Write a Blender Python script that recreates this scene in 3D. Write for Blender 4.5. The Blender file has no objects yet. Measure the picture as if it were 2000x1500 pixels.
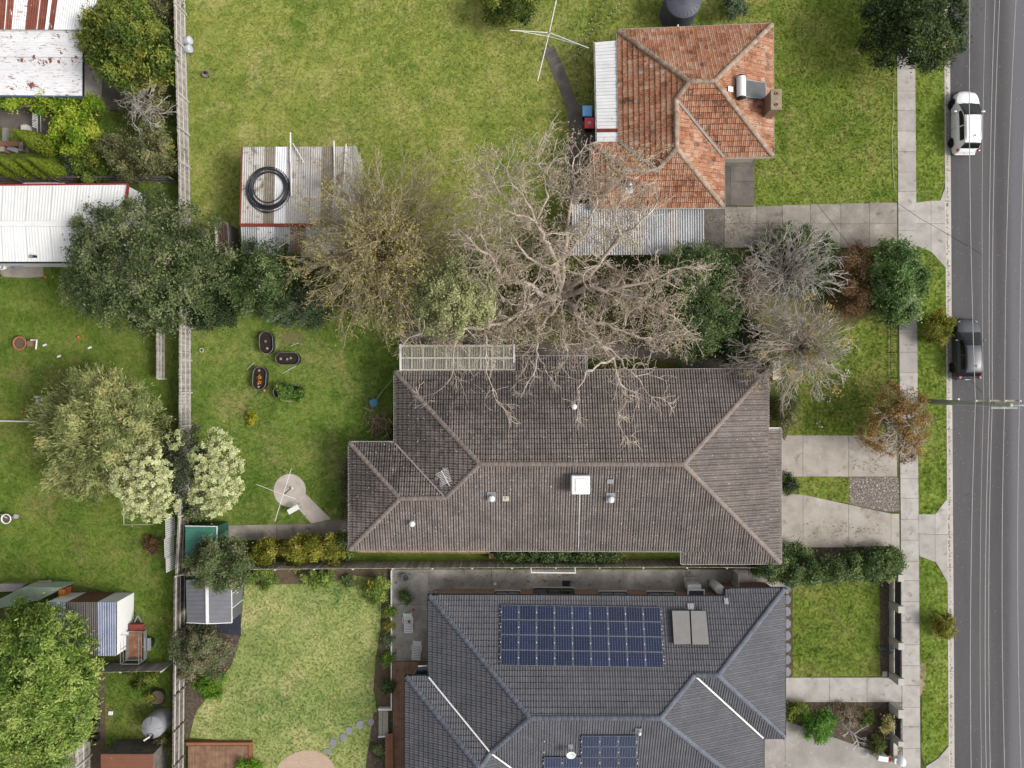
import bpy, bmesh, math, random
import numpy as np
from mathutils import Vector, Matrix
from mathutils.geometry import tessellate_polygon

# ------------------------------------------------------------------ camera, sky, sun, exposure
H = 50.0            # camera height above the yards
FPX = 1375.0        # focal length in photo pixels (photo is 2000 wide)
sc = bpy.context.scene
COL = sc.collection
cam_d = bpy.data.cameras.new('camera'); cam = bpy.data.objects.new('camera', cam_d); COL.objects.link(cam)
cam.location = (0, 0, H); cam.rotation_euler = (0, 0, 0)
cam_d.sensor_width = 36.0; cam_d.lens = FPX / 2000 * 36.0; cam_d.clip_start = 0.5; cam_d.clip_end = 2000
sc.camera = cam
SUN_EL, SUN_AZ = math.radians(41), math.radians(102)      # azimuth clockwise from +Y (photo up)
world = bpy.data.worlds.new('World'); sc.world = world; world.use_nodes = True
wn = world.node_tree.nodes; wl = world.node_tree.links
wn.clear()
sky = wn.new('ShaderNodeTexSky'); sky.sky_type = 'NISHITA'; sky.sun_disc = False
sky.sun_elevation = SUN_EL; sky.sun_rotation = SUN_AZ; sky.dust_density = 4.0; sky.air_density = 1.0; sky.ozone_density = 1.0
hs = wn.new('ShaderNodeHueSaturation'); hs.inputs['Saturation'].default_value = 0.13     # overcast: grey-white sky
bg = wn.new('ShaderNodeBackground'); bg.inputs['Strength'].default_value = 0.15
wo = wn.new('ShaderNodeOutputWorld')
wl.new(sky.outputs[0], hs.inputs['Color']); wl.new(hs.outputs[0], bg.inputs['Color']); wl.new(bg.outputs[0], wo.inputs[0])
sl = bpy.data.lights.new('sun', 'SUN'); so = bpy.data.objects.new('sun', sl); COL.objects.link(so)
sl.energy = 1.9; sl.angle = math.radians(18); sl.color = (1.0, 0.95, 0.88)
sd = Vector((math.sin(SUN_AZ) * math.cos(SUN_EL), math.cos(SUN_AZ) * math.cos(SUN_EL), math.sin(SUN_EL)))
so.rotation_euler = sd.to_track_quat('Z', 'Y').to_euler(); so.location = sd * 80
sc.view_settings.view_transform = 'Standard'; sc.view_settings.look = 'None'
sc.view_settings.exposure = 0.68; sc.view_settings.gamma = 1.0; sc.view_settings.use_curve_mapping = False
sc.render.engine = 'CYCLES'
sc.cycles.max_bounces = 5; sc.cycles.diffuse_bounces = 3; sc.cycles.glossy_bounces = 2
sc.cycles.transmission_bounces = 3; sc.cycles.transparent_max_bounces = 8
sc.cycles.use_denoising = True

random.seed(7)
RNG = np.random.default_rng(7)

# ------------------------------------------------------------------ helpers
def P(px, py, z=0.0):
    k = (H - z) / FPX
    return Vector(((px - 1000) * k, (750 - py) * k, z))

def lin(h, f=1.0):
    h = h.lstrip('#'); o = []
    for i in (0, 2, 4):
        c = int(h[i:i + 2], 16) / 255
        o.append((c / 12.92 if c <= .04045 else ((c + .055) / 1.055) ** 2.4) * f)
    return tuple(o)

EXPO = 1 / 1.75
def A(h, f=1.0):            # albedo behind a colour seen in the photograph
    return tuple(min(.85, c) for c in lin(h, f * EXPO))

MW = {}
def tagobj(o, label=None, cat=None, group=None, kind=None):
    if label: o['label'] = label
    if cat: o['category'] = cat
    if group: o['group'] = group
    if kind: o['kind'] = kind
    return o

def O(name, data, parent=None, mw=None, **tags):
    o = bpy.data.objects.new(name, data); COL.objects.link(o)
    mw = mw if mw is not None else Matrix.Identity(4)
    if parent is not None:
        o.parent = parent; o.matrix_parent_inverse = MW[parent.name].inverted()
    o.matrix_basis = mw; MW[o.name] = mw
    return tagobj(o, **tags)

def thing(name, label, cat, loc, rz=0, group=None):
    return O(name, None, None, Matrix.Translation(Vector(loc)) @ Matrix.Rotation(rz, 4, 'Z'), label=label, cat=cat, group=group)

class G:
    def __init__(s): s.v = []; s.f = []
    def add(s, vs, fs):
        b = len(s.v); s.v += [tuple(v) for v in vs]; s.f += [tuple(b + i for i in f) for f in fs]; return s
    def box(s, c, d, rz=0, m=None):
        x, y, z = d[0] / 2, d[1] / 2, d[2] / 2
        vs = [Vector(q) for q in ((-x,-y,-z),(x,-y,-z),(x,y,-z),(-x,y,-z),(-x,-y,z),(x,-y,z),(x,y,z),(-x,y,z))]
        R = m if m is not None else Matrix.Rotation(rz, 3, 'Z')
        return s.add([R @ q + Vector(c) for q in vs], [(3,2,1,0),(4,5,6,7),(0,1,5,4),(1,2,6,5),(2,3,7,6),(3,0,4,7)])
    def bar(s, a, b, w, h):            # rectangular bar from a to b
        a, b = Vector(a), Vector(b); d = b - a; L = d.length; d.normalize()
        up = Vector((0, 0, 1)) if abs(d.z) < .95 else Vector((1, 0, 0))
        y = up.cross(d).normalized(); z = d.cross(y)
        return s.box((a + b) / 2, (L, w, h), m=Matrix((d, y, z)).transposed())
    def prism(s, pts, z0, z1):
        n = len(pts)
        ar = sum(pts[i][0] * pts[(i + 1) % n][1] - pts[(i + 1) % n][0] * pts[i][1] for i in range(n))
        if ar < 0: pts = pts[::-1]
        vs = [(p[0], p[1], z0) for p in pts] + [(p[0], p[1], z1) for p in pts]
        return s.add(vs, [tuple(range(n - 1, -1, -1)), tuple(range(n, 2 * n))] + [(i, (i + 1) % n, n + (i + 1) % n, n + i) for i in range(n)])
    def tube(s, pts, rad, n=6, cap=True):
        pts = [Vector(p) for p in pts]; m = len(pts)
        rad = rad if hasattr(rad, '__len__') else [rad] * m
        b = len(s.v); ref = Vector((.31, .17, .93))
        for i, p in enumerate(pts):
            d = (pts[min(i + 1, m - 1)] - pts[max(i - 1, 0)])
            if d.length < 1e-9: d = Vector((0, 0, 1))
            d.normalize(); r_ = ref if abs(d.dot(ref)) < .97 else Vector((1, 0, 0))
            x = d.cross(r_).normalized(); y = d.cross(x)
            for k in range(n):
                a = 2 * math.pi * k / n
                s.v.append(tuple(p + (x * math.cos(a) + y * math.sin(a)) * rad[i]))
        for i in range(m - 1):
            for k in range(n):
                s.f.append((b + i * n + k, b + i * n + (k + 1) % n, b + (i + 1) * n + (k + 1) % n, b + (i + 1) * n + k))
        if cap:
            s.f.append(tuple(b + k for k in range(n - 1, -1, -1))); s.f.append(tuple(b + (m - 1) * n + k for k in range(n)))
        return s
    def lathe(s, prof, c=(0, 0, 0), n=20, m=None):
        b = len(s.v); c = Vector(c)
        prof = [(max(r, 1e-3), z) for r, z in prof]
        for r, z in prof:
            for k in range(n):
                a = 2 * math.pi * k / n; q = Vector((r * math.cos(a), r * math.sin(a), z))
                s.v.append(tuple((m @ q if m is not None else q) + c))
        for i in range(len(prof) - 1):
            for k in range(n):
                s.f.append((b + i * n + k, b + i * n + (k + 1) % n, b + (i + 1) * n + (k + 1) % n, b + (i + 1) * n + k))
        if prof[0][0] > 2e-3: s.f.append(tuple(b + k for k in range(n - 1, -1, -1)))
        if prof[-1][0] > 2e-3 and prof[0][0] > 2e-3: s.f.append(tuple(b + (len(prof) - 1) * n + k for k in range(n)))
        return s
    def mesh(s, name, mat=None, smooth=False, bev=0):
        me = bpy.data.meshes.new(name); me.from_pydata(s.v, [], s.f); me.update()
        if bev:
            bm = bmesh.new(); bm.from_mesh(me)
            bmesh.ops.bevel(bm, geom=[e for e in bm.edges if e.is_manifold and e.calc_face_angle(0) > .5], offset=bev, segments=2, affect='EDGES', profile=.6)
            bm.to_mesh(me); bm.free()
        if smooth: me.polygons.foreach_set('use_smooth', [True] * len(me.polygons))
        if mat: me.materials.append(mat)
        return me
    def obj(s, name, mat, parent=None, mw=None, smooth=False, bev=0, **tags):
        return O(name, s.mesh(name, mat, smooth, bev), parent, mw, **tags)

def smooth_angle(me, ang=.6):
    try:
        me.shade_smooth() if hasattr(me, 'shade_smooth') else None
        me.set_sharp_from_angle(angle=ang)
    except Exception: pass

# ------------------------------------------------------------------ materials
class N:
    def __init__(s, name):
        s.m = bpy.data.materials.new(name); s.m.use_nodes = True
        s.n = s.m.node_tree.nodes; s.l = s.m.node_tree.links; s.n.clear()
        s.out = s.n.new('ShaderNodeOutputMaterial')
    def new(s, t, **kw):
        nd = s.n.new(t)
        for k, v in kw.items():
            if hasattr(nd, k): setattr(nd, k, v)
            else: nd.inputs[k.replace('_', ' ')].default_value = v
        return nd
    def link(s, a, b): s.l.new(a, b)
    def ramp(s, fac, stops):
        r = s.n.new('ShaderNodeValToRGB'); e = r.color_ramp.elements
        while len(e) < len(stops): e.new(.5)
        for i, (p, c) in enumerate(stops):
            e[i].position = p; e[i].color = (c[0], c[1], c[2], 1)
        s.link(fac, r.inputs[0]); return r.outputs[0]
    def noise(s, vec, scale, detail=4, rough=.55, dist=0):
        t = s.n.new('ShaderNodeTexNoise'); t.inputs['Scale'].default_value = scale; t.inputs['Detail'].default_value = detail
        t.inputs['Roughness'].default_value = rough; t.inputs['Distortion'].default_value = dist
        if vec is not None: s.link(vec, t.inputs['Vector'])
        return t.outputs[0]
    def math(s, op, a, b=None, clamp=False):
        t = s.n.new('ShaderNodeMath'); t.operation = op; t.use_clamp = clamp
        for i, q in enumerate((a, b)):
            if q is None: continue
            if isinstance(q, (int, float)): t.inputs[i].default_value = q
            else: s.link(q, t.inputs[i])
        return t.outputs[0]
    def mix(s, fac, a, b, mode='MIX'):
        t = s.n.new('ShaderNodeMix'); t.data_type = 'RGBA'; t.blend_type = mode
        for sock, q in ((t.inputs[0], fac), (t.inputs[6], a), (t.inputs[7], b)):
            if isinstance(q, (int, float)): sock.default_value = q
            elif isinstance(q, tuple): sock.default_value = (q[0], q[1], q[2], 1)
            else: s.link(q, sock)
        return t.outputs[2]
    def pos(s, stretch=None):
        g = s.n.new('ShaderNodeNewGeometry').outputs['Position']
        if stretch:
            mp = s.n.new('ShaderNodeMapping'); mp.inputs['Scale'].default_value = stretch; s.link(g, mp.inputs['Vector']); return mp.outputs[0]
        return g
    def thr(s, v, a, b):
        t = s.n.new('ShaderNodeMapRange'); t.inputs[1].default_value = a; t.inputs[2].default_value = b; t.interpolation_type = 'SMOOTHSTEP'
        s.link(v, t.inputs[0]); return t.outputs[0]
    def bsdf(s, col, rough=.8, metal=0, spec=.3, bump=None, bstr=.3, bdist=.02):
        b = s.n.new('ShaderNodeBsdfPrincipled')
        if isinstance(col, tuple): b.inputs['Base Color'].default_value = (col[0], col[1], col[2], 1)
        else: s.link(col, b.inputs['Base Color'])
        if isinstance(rough, (int, float)): b.inputs['Roughness'].default_value = rough
        else: s.link(rough, b.inputs['Roughness'])
        b.inputs['Metallic'].default_value = metal; b.inputs['Specular IOR Level'].default_value = spec
        if bump is not None:
            bn = s.n.new('ShaderNodeBump'); bn.inputs['Strength'].default_value = bstr; bn.inputs['Distance'].default_value = bdist
            s.link(bump, bn.inputs['Height']); s.link(bn.outputs[0], b.inputs['Normal'])
        s.link(b.outputs[0], s.out.inputs[0]); return b

def mat(name, cols, s=1.5, rough=.8, metal=0, spec=.3, bump=.25, bs=25, var=0.0, stretch=None, specks=(), fine=.25, tint=False, stain=None, tw=.14):
    """mottled surface: large noise through a ramp, fine grain, optional specks [(colour, scale, lo, hi, stretch)], per-object variation"""
    n = N(name); p = n.pos(stretch)
    if len(cols) == 1: cols = [cols[0], tuple(c * .8 for c in cols[0])]
    k = len(cols)
    f = n.noise(p, s, 6, .62)
    if tint:
        at = n.n.new('ShaderNodeAttribute'); at.attribute_name = 'tint'
        oi = n.n.new('ShaderNodeObjectInfo')
        r = n.math('FRACT', n.math('ADD', at.outputs['Fac'], oi.outputs['Random']))
        f = n.math('ADD', n.math('MULTIPLY', f, 1 - tw), n.math('MULTIPLY', r, tw))
    col = n.ramp(f, [(.28 + .44 * i / (k - 1), c) for i, c in enumerate(cols)])
    g = n.noise(n.pos(), bs, 3, .7)
    if fine: col = n.mix(1.0, col, n.ramp(g, [(.25, (1 - fine,) * 3), (.75, (1 + fine,) * 3)]), 'MULTIPLY')
    for c0, rad, sc_ in (stain or ()):             # mossy growth spreading from a point, broken up by noise
        vd = n.n.new('ShaderNodeVectorMath'); vd.operation = 'DISTANCE'; n.link(n.pos(), vd.inputs[0]); vd.inputs[1].default_value = tuple(c0)
        q = n.math('ADD', n.math('SUBTRACT', 1.0, n.math('DIVIDE', vd.outputs['Value'], rad)), n.math('MULTIPLY', n.math('SUBTRACT', n.noise(n.pos(), 1.1, 6, .7), .5), 2.4))
        col = n.mix(n.math('MULTIPLY', n.thr(q, .1, .75), .72), col, sc_)
    for sp in specks:
        c, ssc, lo, hi = sp[:4]
        q = n.noise(n.pos(sp[4] if len(sp) > 4 else None), ssc, 5, .65)
        col = n.mix(n.thr(q, lo, hi), col, c)
    if var:
        oi = n.n.new('ShaderNodeObjectInfo')
        v = n.math('ADD', n.math('MULTIPLY', oi.outputs['Random'], 2 * var), 1 - var)
        cc = n.n.new('ShaderNodeCombineColor'); [n.link(v, cc.inputs[i]) for i in range(3)]
        col = n.mix(1.0, col, cc.outputs[0], 'MULTIPLY')
    n.bsdf(col, rough, metal, spec, g if bump else None, bump)
    return n.m

def grass(name, lo, mid, hi, dry, dryamt=.5, s=1.0, seed=0):
    n = N(name); p = n.pos((1, 1, .1))
    mp = n.n.new('ShaderNodeMapping'); mp.inputs['Location'].default_value = (seed * 13.7, seed * 7.1, 0); n.link(p, mp.inputs['Vector']); p = mp.outputs[0]
    big = n.noise(p, .16 * s, 4, .6, .4); m = n.noise(p, .9 * s, 5, .7, .8); f = n.noise(p, 4.5, 5, .8, .6); ff = n.noise(p, 17, 4, .85, .4)
    v = n.math('ADD', n.math('MULTIPLY', big, .45), n.math('MULTIPLY', m, .55))
    v = n.math('ADD', n.math('MULTIPLY', v, .75), n.math('MULTIPLY', f, .25))
    col = n.ramp(v, [(.39, lo), (.5, mid), (.60, hi)])
    d = n.thr(n.math('ADD', n.math('MULTIPLY', n.noise(p, .33, 5, .7, .5), .55), n.math('MULTIPLY', n.noise(p, 3.2, 5, .8), .45)), .58 - .16 * dryamt, .70 - .1 * dryamt)
    col = n.mix(n.math('MULTIPLY', d, .8), col, dry)
    col = n.mix(1.0, col, n.ramp(ff, [(.26, (.82,) * 3), (.5, (1.02,) * 3), (.74, (1.22,) * 3)]), 'MULTIPLY')
    n.bsdf(col, .9, 0, .15, n.math('ADD', f, ff), .8, .05)
    return n.m

def leafmat(name, cols, trans=.4, rough=.6):
    n = N(name)
    at = n.n.new('ShaderNodeAttribute'); at.attribute_name = 'tint'
    k = len(cols)
    col = n.ramp(at.outputs['Fac'], [(.1 + .8 * i / max(1, k - 1), c) for i, c in enumerate(cols)])
    b = n.bsdf(col, rough, 0, .25)
    t = n.n.new('ShaderNodeBsdfTranslucent'); n.link(col, t.inputs[0])
    mx = n.n.new('ShaderNodeMixShader'); mx.inputs[0].default_value = trans
    n.link(b.outputs[0], mx.inputs[1]); n.link(t.outputs[0], mx.inputs[2]); n.link(mx.outputs[0], n.out.inputs[0])
    return n.m

MT = {}
MT['soil'] = mat('soil', [A('#4a3f33'), A('#6b5c4a'), A('#57493a')], 2, .95, bump=.6, bs=18, fine=.5)
MT['mulch'] = mat('mulch', [A('#3f342c'), A('#5d4f44'), A('#786a5c')], 5, .95, bump=.9, bs=30, fine=.7, specks=[(A('#a59a8a'), 9, .64, .72)])
MT['ground'] = grass('ground_grass', A('#3f4a22'), A('#56602c'), A('#656b38'), A('#6a6040'), .5)
MT['lawn_olive'] = grass('lawn_olive', A('#62782e', 1.3), A('#848f42', 1.3), A('#9ea056', 1.3), A('#aea66c', 1.3), .6, 1.0, 1)
MT['lawn_front'] = grass('lawn_front', A('#546c22', 1.25), A('#728434', 1.25), A('#8b9446', 1.25), A('#9c925a', 1.25), .6, 1.2, 2)
MT['lawn_mid'] = grass('lawn_mid', A('#4c6822', 1.28), A('#687e34', 1.28), A('#828e46', 1.28), A('#9a9260', 1.28), .6, 1.1, 3)
MT['lawn_west'] = grass('lawn_west', A('#48621f', 1.25), A('#63782e', 1.25), A('#7c8640', 1.25), A('#8c8054', 1.25), .5, 1.1, 4)
MT['lawn_pale'] = grass('lawn_pale', A('#667f42', 1.3), A('#8e9a58', 1.3), A('#a6aa6c', 1.3), A('#b8b07e', 1.3), .55, 1.2, 5)
MT['lawn_verge'] = grass('lawn_verge', A('#5a7626', 1.22), A('#768c34', 1.22), A('#8e9c48', 1.22), A('#a8a264', 1.22), .5, 1.4, 6)
def asphalt():
    n = N('asphalt'); p = n.pos((1, .12, 1)); f = n.noise(p, .5, 6, .65); sx = n.n.new('ShaderNodeSeparateXYZ'); n.link(n.pos(), sx.inputs[0])
    col = n.ramp(f, [(.3, A('#525052')), (.5, A('#5d5b5d')), (.7, A('#666465'))])
    x = n.math('ADD', sx.outputs[0], n.math('MULTIPLY', n.math('SUBTRACT', n.noise(n.pos((1, .05, 1)), .8, 3), .5), .5))
    for x0, w, c, k in ((36.15, 1.0, A('#7a7a80'), .65), (33.6, .5, A('#676567'), .5), (34.7, .4, A('#504e50'), .5)):      # polished and dark wheel paths along the lane
        d = n.math('ABSOLUTE', n.math('SUBTRACT', x, x0)); col = n.mix(n.math('MULTIPLY', n.thr(d, w, w * .3), k), col, c)
    g = n.noise(n.pos(), 38, 3, .8); col = n.mix(1.0, col, n.ramp(g, [(.25, (.72,) * 3), (.75, (1.28,) * 3)]), 'MULTIPLY')
    col = n.mix(n.thr(n.noise(n.pos(), 1.6, 4, .6), .66, .76), col, A('#535153')); col = n.mix(n.thr(n.noise(n.pos(), 9, 2, .5), .70, .72), col, A('#a8a6a6'))
    n.bsdf(col, .92, 0, .25, g, .5, .01); return n.m
MT['asphalt'] = asphalt()
MT['concrete'] = mat('concrete', [A('#a49e97'), A('#b9b4ae'), A('#c6c1bc')], 1.1, .9, bump=.25, bs=30, fine=.13, var=.10, specks=[(A('#7d776f'), 1.3, .55, .76), (A('#d9d5d0'), 3, .64, .74), (A('#6a655e'), 6, .66, .74)])
MT['concrete_drive'] = mat('concrete_drive', [A('#968e84', 1.12), A('#aaa298', 1.12), A('#bab2a9', 1.12)], .8, .9, bump=.25, bs=30, fine=.12, var=.05, specks=[(A('#cac6c1'), .9, .60, .74), (A('#6f6a63'), .7, .56, .76), (A('#5f5a54'), 4.5, .66, .74)])
MT['concrete_old'] = mat('concrete_old', [A('#77716a', 1.20), A('#8e867d', 1.20), A('#a79f96', 1.20)], .9, .9, bump=.3, bs=22, fine=.2, var=.12, specks=[(A('#5b564f'), .8, .55, .75), (A('#b4aea6'), 3, .64, .75)])
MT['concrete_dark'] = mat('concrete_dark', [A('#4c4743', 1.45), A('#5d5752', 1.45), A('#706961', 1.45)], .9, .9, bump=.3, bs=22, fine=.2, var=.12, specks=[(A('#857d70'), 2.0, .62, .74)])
MT['concrete_patio'] = mat('concrete_patio', [A('#6d6862', 1.40), A('#8d8982', 1.40), A('#b0aca6', 1.40)], .55, .9, bump=.3, bs=20, fine=.22, specks=[(A('#55514c'), 1.6, .58, .72), (A('#c4c1bc'), 2.6, .62, .74)])
MT['concrete_agg'] = mat('concrete_agg', [A('#96908a'), A('#a8a29c'), A('#bbb6b0')], .5, .9, bump=.7, bs=26, fine=.45, specks=[(A('#d0ccc6'), .9, .58, .72)])
MT['kerbmat'] = mat('kerb_concrete', [A('#bdb7af'), A('#cbc6c0')], 1.4, .85, bump=.2, bs=30, fine=.12, var=.08, specks=[(A('#8f877c'), 2.5, .62, .75)])
MT['gravel_grey'] = mat('gravel_grey', [A('#4c4440'), A('#7d726a'), A('#a89c92')], 7, .95, bump=1, bs=13, fine=.7, specks=[(A('#d8d2cc', 1.2), 8, .58, .64), (A('#3c342f'), 6, .60, .68)])
MT['gravel_pink'] = mat('gravel_pink', [A('#b39a85'), A('#c6ac96'), A('#d6c0ac')], 12, .95, bump=1, bs=22, fine=.3)
MT['white'] = mat('white_paint', [A('#e6e6e4', 1.1), A('#efefee', 1.1)], 2, .5, bump=0, fine=.04)
MT['cream'] = mat('cream_paint', [A('#cdc6b4'), A('#d8d2c2')], 2, .55, bump=0, fine=.05)
MT['render_wall'] = mat('rendered_wall', [A('#b4b0a6'), A('#c4c0b6'), A('#cdcac2')], 1.5, .85, bump=.2, fine=.08)
MT['galv'] = mat('galvanised', [A('#a9acb0'), A('#bec1c5')], 3, .45, .6, .5, bump=0, fine=.1)
MT['steel_dark'] = mat('steel_dark', [A('#2c2c2e'), A('#3a3a3c')], 3, .5, .3, bump=0)
MT['black'] = mat('black_plastic', [A('#1c1c1e'), A('#262628')], 4, .5, bump=0, fine=.1)
MT['blackrail'] = mat('black_slats', [A('#202224'), A('#2b2d30')], 4, .55, bump=0, fine=.1)
MT['hose'] = mat('black_poly_pipe', [A('#22242a'), A('#343640')], 4, .35, bump=0, fine=.1, spec=.5)
MT['glass'] = mat('window_glass', [A('#26303a'), A('#36424a')], 1.5, .12, 0, .7, bump=0, fine=0)
MT['glass_light'] = mat('sash_glass', [A('#7e8c8c'), A('#9caaa8')], 1.5, .15, 0, .7, bump=0, fine=0)
MT['timber_grey'] = mat('weathered_timber', [A('#8d8680'), A('#a8a19a'), A('#c2bcb4')], 3, .9, bump=.4, bs=20, fine=.2, var=.28)
MT['timber_rail'] = mat('weathered_rail', [A('#c2bbb2'), A('#dcd6cd')], 3, .9, bump=.4, bs=20, fine=.15, var=.12)
MT['timber_dark'] = mat('dark_weathered_timber', [A('#4f4a46', 1.25), A('#6b655f', 1.25), A('#7d776f', 1.25)], 3, .9, bump=.4, bs=20, fine=.2, var=.25)
MT['timber_brown'] = mat('brown_decking', [A('#6b5040', 1.25), A('#82644e', 1.25), A('#93755c', 1.25)], 2.5, .75, bump=.3, bs=25, fine=.15, var=.12)
MT['timber_red'] = mat('red_brown_timber', [A('#8a5a40'), A('#9f6c4e')], 2.5, .7, bump=.3, bs=25, fine=.12, var=.1)
MT['sleeper'] = mat('grey_sleeper', [A('#a09888'), A('#bcb4a4')], 4, .9, bump=.5, fine=.25, var=.1, specks=[(A('#6d675a'), 4, .58, .7)])
MT['terracotta'] = mat('terracotta', [A('#a8654a'), A('#b9785a')], 4, .8, bump=.2, fine=.1)
MT['bark'] = mat('bark', [A('#6d5d50', 1.4), A('#8a7766', 1.4), A('#9c8a78', 1.4)], 3, .95, bump=.7, bs=18, fine=.3)
MT['bark_dark'] = mat('dark_bark', [A('#3f352c'), A('#55483c')], 3, .95, bump=.7, bs=18, fine=.3)
MT['bark_pink'] = mat('pinkish_grey_bark', [A('#7c6f64', 1.5), A('#a29488', 1.6), A('#c2b6aa', 1.7)], 1.6, .95, bump=.6, bs=18, fine=.22)
MT['bark_olive'] = mat('olive_bark', [A('#7b6e50', 1.4), A('#96885f', 1.4), A('#a89a74', 1.4)], 1.6, .95, bump=.5, bs=18, fine=.22)
MT['bark_grey'] = mat('silver_grey_bark', [A('#807a72', 1.4), A('#a39d95', 1.4), A('#c2bcb4', 1.45)], 1.6, .95, bump=.5, bs=18, fine=.2)
MT['bark_white'] = mat('white_bark', [A('#d8d2cc'), A('#e6e2de')], 1.6, .9, bump=.3, bs=18, fine=.1)
# ------------------------------------------------------------------ the setting
def pxs(pts, z=0.0): return [P(a, b, z) for a, b in pts]

def densify(pts, step=.5, amp=0.0):
    out = []; n = len(pts)
    for i in range(n):
        a, b = pts[i], pts[(i + 1) % n]; L = (b - a).length; k = max(1, int(L / step))
        d = (b - a); nr = Vector((-d.y, d.x, 0)).normalized() if L > 1e-6 else Vector()
        for j in range(k):
            q = a.lerp(b, j / k)
            if amp and j: q = q + nr * random.uniform(-amp, amp)
            out.append(q)
    return out

EXCL = []
def sheet(name, pts, z, m, ragged=0.0, kind='structure', **tags):
    q = pxs(pts)
    if name not in ('lawn', 'nature_strip'): EXCL.append([(a.x, a.y) for a in q])
    if ragged: q = densify(q, .35, ragged)
    tr = tessellate_polygon([[Vector((p.x, p.y, 0)) for p in q]])
    g = G(); g.v = [(p.x, p.y, z) for p in q]
    for t in tr:
        a, b, c = (g.v[i] for i in t)
        s = (b[0] - a[0]) * (c[1] - a[1]) - (b[1] - a[1]) * (c[0] - a[0])
        g.f.append(tuple(t) if s > 0 else (t[2], t[1], t[0]))
    return g.obj(name, m, kind=kind, **tags)

# the far ground at road-base level, and the raised yards west of the kerb
g = G(); g.add([(-700, -700, -.2), (700, -700, -.2), (700, 700, -.2), (-700, 700, -.2)], [(0, 1, 2, 3)]); g.obj('ground', MT['ground'], kind='structure')
def kx(py): return 1843 + 9.5 * (py / 1500.0)                    # photo x of the back of the kerb
g = G(); g.prism([P(kx(-900), -900), P(kx(2400), 2400), (-120, -60, 0), (-120, 60, 0)], -.19, 0.0); g.obj('yard_ground', MT['ground'], kind='structure')
g = G()
e0, e1 = P(kx(-2500) + 3, -2500), P(kx(4000) + 3, 4000)
g.add([(e0.x, e0.y, -.12), (e1.x, e1.y, -.12), (e1.x + 10.6, e1.y, -.12), (e0.x + 10.6, e0.y, -.12)], [(0, 1, 2, 3)]); g.obj('road', MT['asphalt'], kind='structure')
g = G(); g.prism([(e0.x + 10.6, e0.y), (e1.x + 10.6, e1.y), (e1.x + 13, e1.y), (e0.x + 13, e0.y)], -.19, 0); g.obj('far_verge', MT['lawn_verge'], kind='structure')
kb = O('kerb', None, None, Matrix.Translation(P(1848, 750)), kind='structure')
py = -180.0
while py < 1700:                    # kerb and channel in cast lengths
    L = random.uniform(60, 72)
    a, b = py + .3, py + L - .3
    drop = -.09 if (398 < (a + b) / 2 < 500 or 985 < (a + b) / 2 < 1125 or (a + b) / 2 > 1470) else 0.0
    A0, B0 = P(kx(a), a), P(kx(b), b)
    g = G(); g.prism([A0 + Vector((.0, 0, 0)), B0 + Vector((.0, 0, 0)), B0 + Vector((.13, 0, 0)), A0 + Vector((.13, 0, 0))], -.16, .025 + drop)
    g.obj('kerb_stone', MT['kerbmat'], kb, bev=.015)
    g = G(); g.add([A0 + Vector((.135, 0, -.085)), B0 + Vector((.135, 0, -.085)), B0 + Vector((.50, 0, -.105)), A0 + Vector((.50, 0, -.105)),
                    A0 + Vector((.50, 0, -.13)), B0 + Vector((.50, 0, -.13))], [(0, 1, 2, 3), (3, 2, 5, 4)])
    g.obj('channel_slab', MT['kerbmat'], kb)
    py += L

Z1 = .004
def blob_px(x, y, rx, ry): return [(x + rx * math.cos(t) * random.uniform(.8, 1.15), y + ry * math.sin(t) * random.uniform(.8, 1.15)) for t in [i * .5236 for i in range(12)]]
sheet('lawn', [(362, -60), (1180, -60), (1165, 80), (1160, 250), (1118, 300), (1112, 420), (1115, 560), (900, 640), (560, 470), (374, 470), (371, 330), (366, 190)], Z1, MT['lawn_olive'])
sheet('lawn', [(1150, -60), (1440, -60), (1440, 90), (1330, 200), (1150, 280)], Z1 + .002, MT['lawn_olive'])
sheet('lawn', [(1438, -60), (1752, -60), (1753, 200), (1753, 394), (1520, 404), (1470, 404), (1474, 300), (1440, 200)], Z1, MT['lawn_front'], .03)
sheet('lawn', [(374, 560), (470, 560), (560, 580), (700, 610), (785, 640), (785, 730), (770, 790), (730, 1000), (690, 1030), (445, 1026), (372, 1020), (374, 700)], Z1 + .002, MT['lawn_mid'])
sheet('lawn', [(-80, 520), (0, 540), (100, 520), (360, 470), (362, 900), (350, 1120), (335, 1300), (262, 1290), (250, 1165), (140, 1140), (-80, 1140)], Z1, MT['lawn_west'])
sheet('lawn', [(205, 1312), (332, 1312), (332, 1475), (205, 1470)], Z1 + .002, MT['lawn_west'], .04)
sheet('lawn', [(0, 225), (30, 240), (40, 300), (130, 300), (130, 250), (205, 215), (350, 250), (352, 345), (0, 345)], Z1, MT['lawn_west'])
sheet('lawn', [(270, 352), (360, 352), (362, 400), (270, 430)], Z1, MT['lawn_west'])
sheet('lawn', [(478, 1140), (640, 1138), (680, 1122), (735, 1128), (745, 1180), (742, 1235), (733, 1290), (730, 1350), (738, 1400), (745, 1440), (730, 1480), (712, 1560), (488, 1560), (492, 1452), (370, 1440), (382, 1390), (415, 1350), (452, 1300), (470, 1240), (474, 1180)], Z1 + .002, MT['lawn_pale'], .02)
sheet('lawn', [(1548, 1128), (1719, 1126), (1719, 1320), (1548, 1322)], Z1, MT['lawn_front'], .02)
sheet('lawn', [(1500, 640), (1740, 560), (1753, 640), (1752, 850), (1530, 850), (1560, 780)], Z1, MT['lawn_front'])
sheet('lawn', [(1526, 931), (1660, 932), (1658, 983), (1560, 966), (1526, 962)], Z1, MT['lawn_front'], .02)
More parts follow.
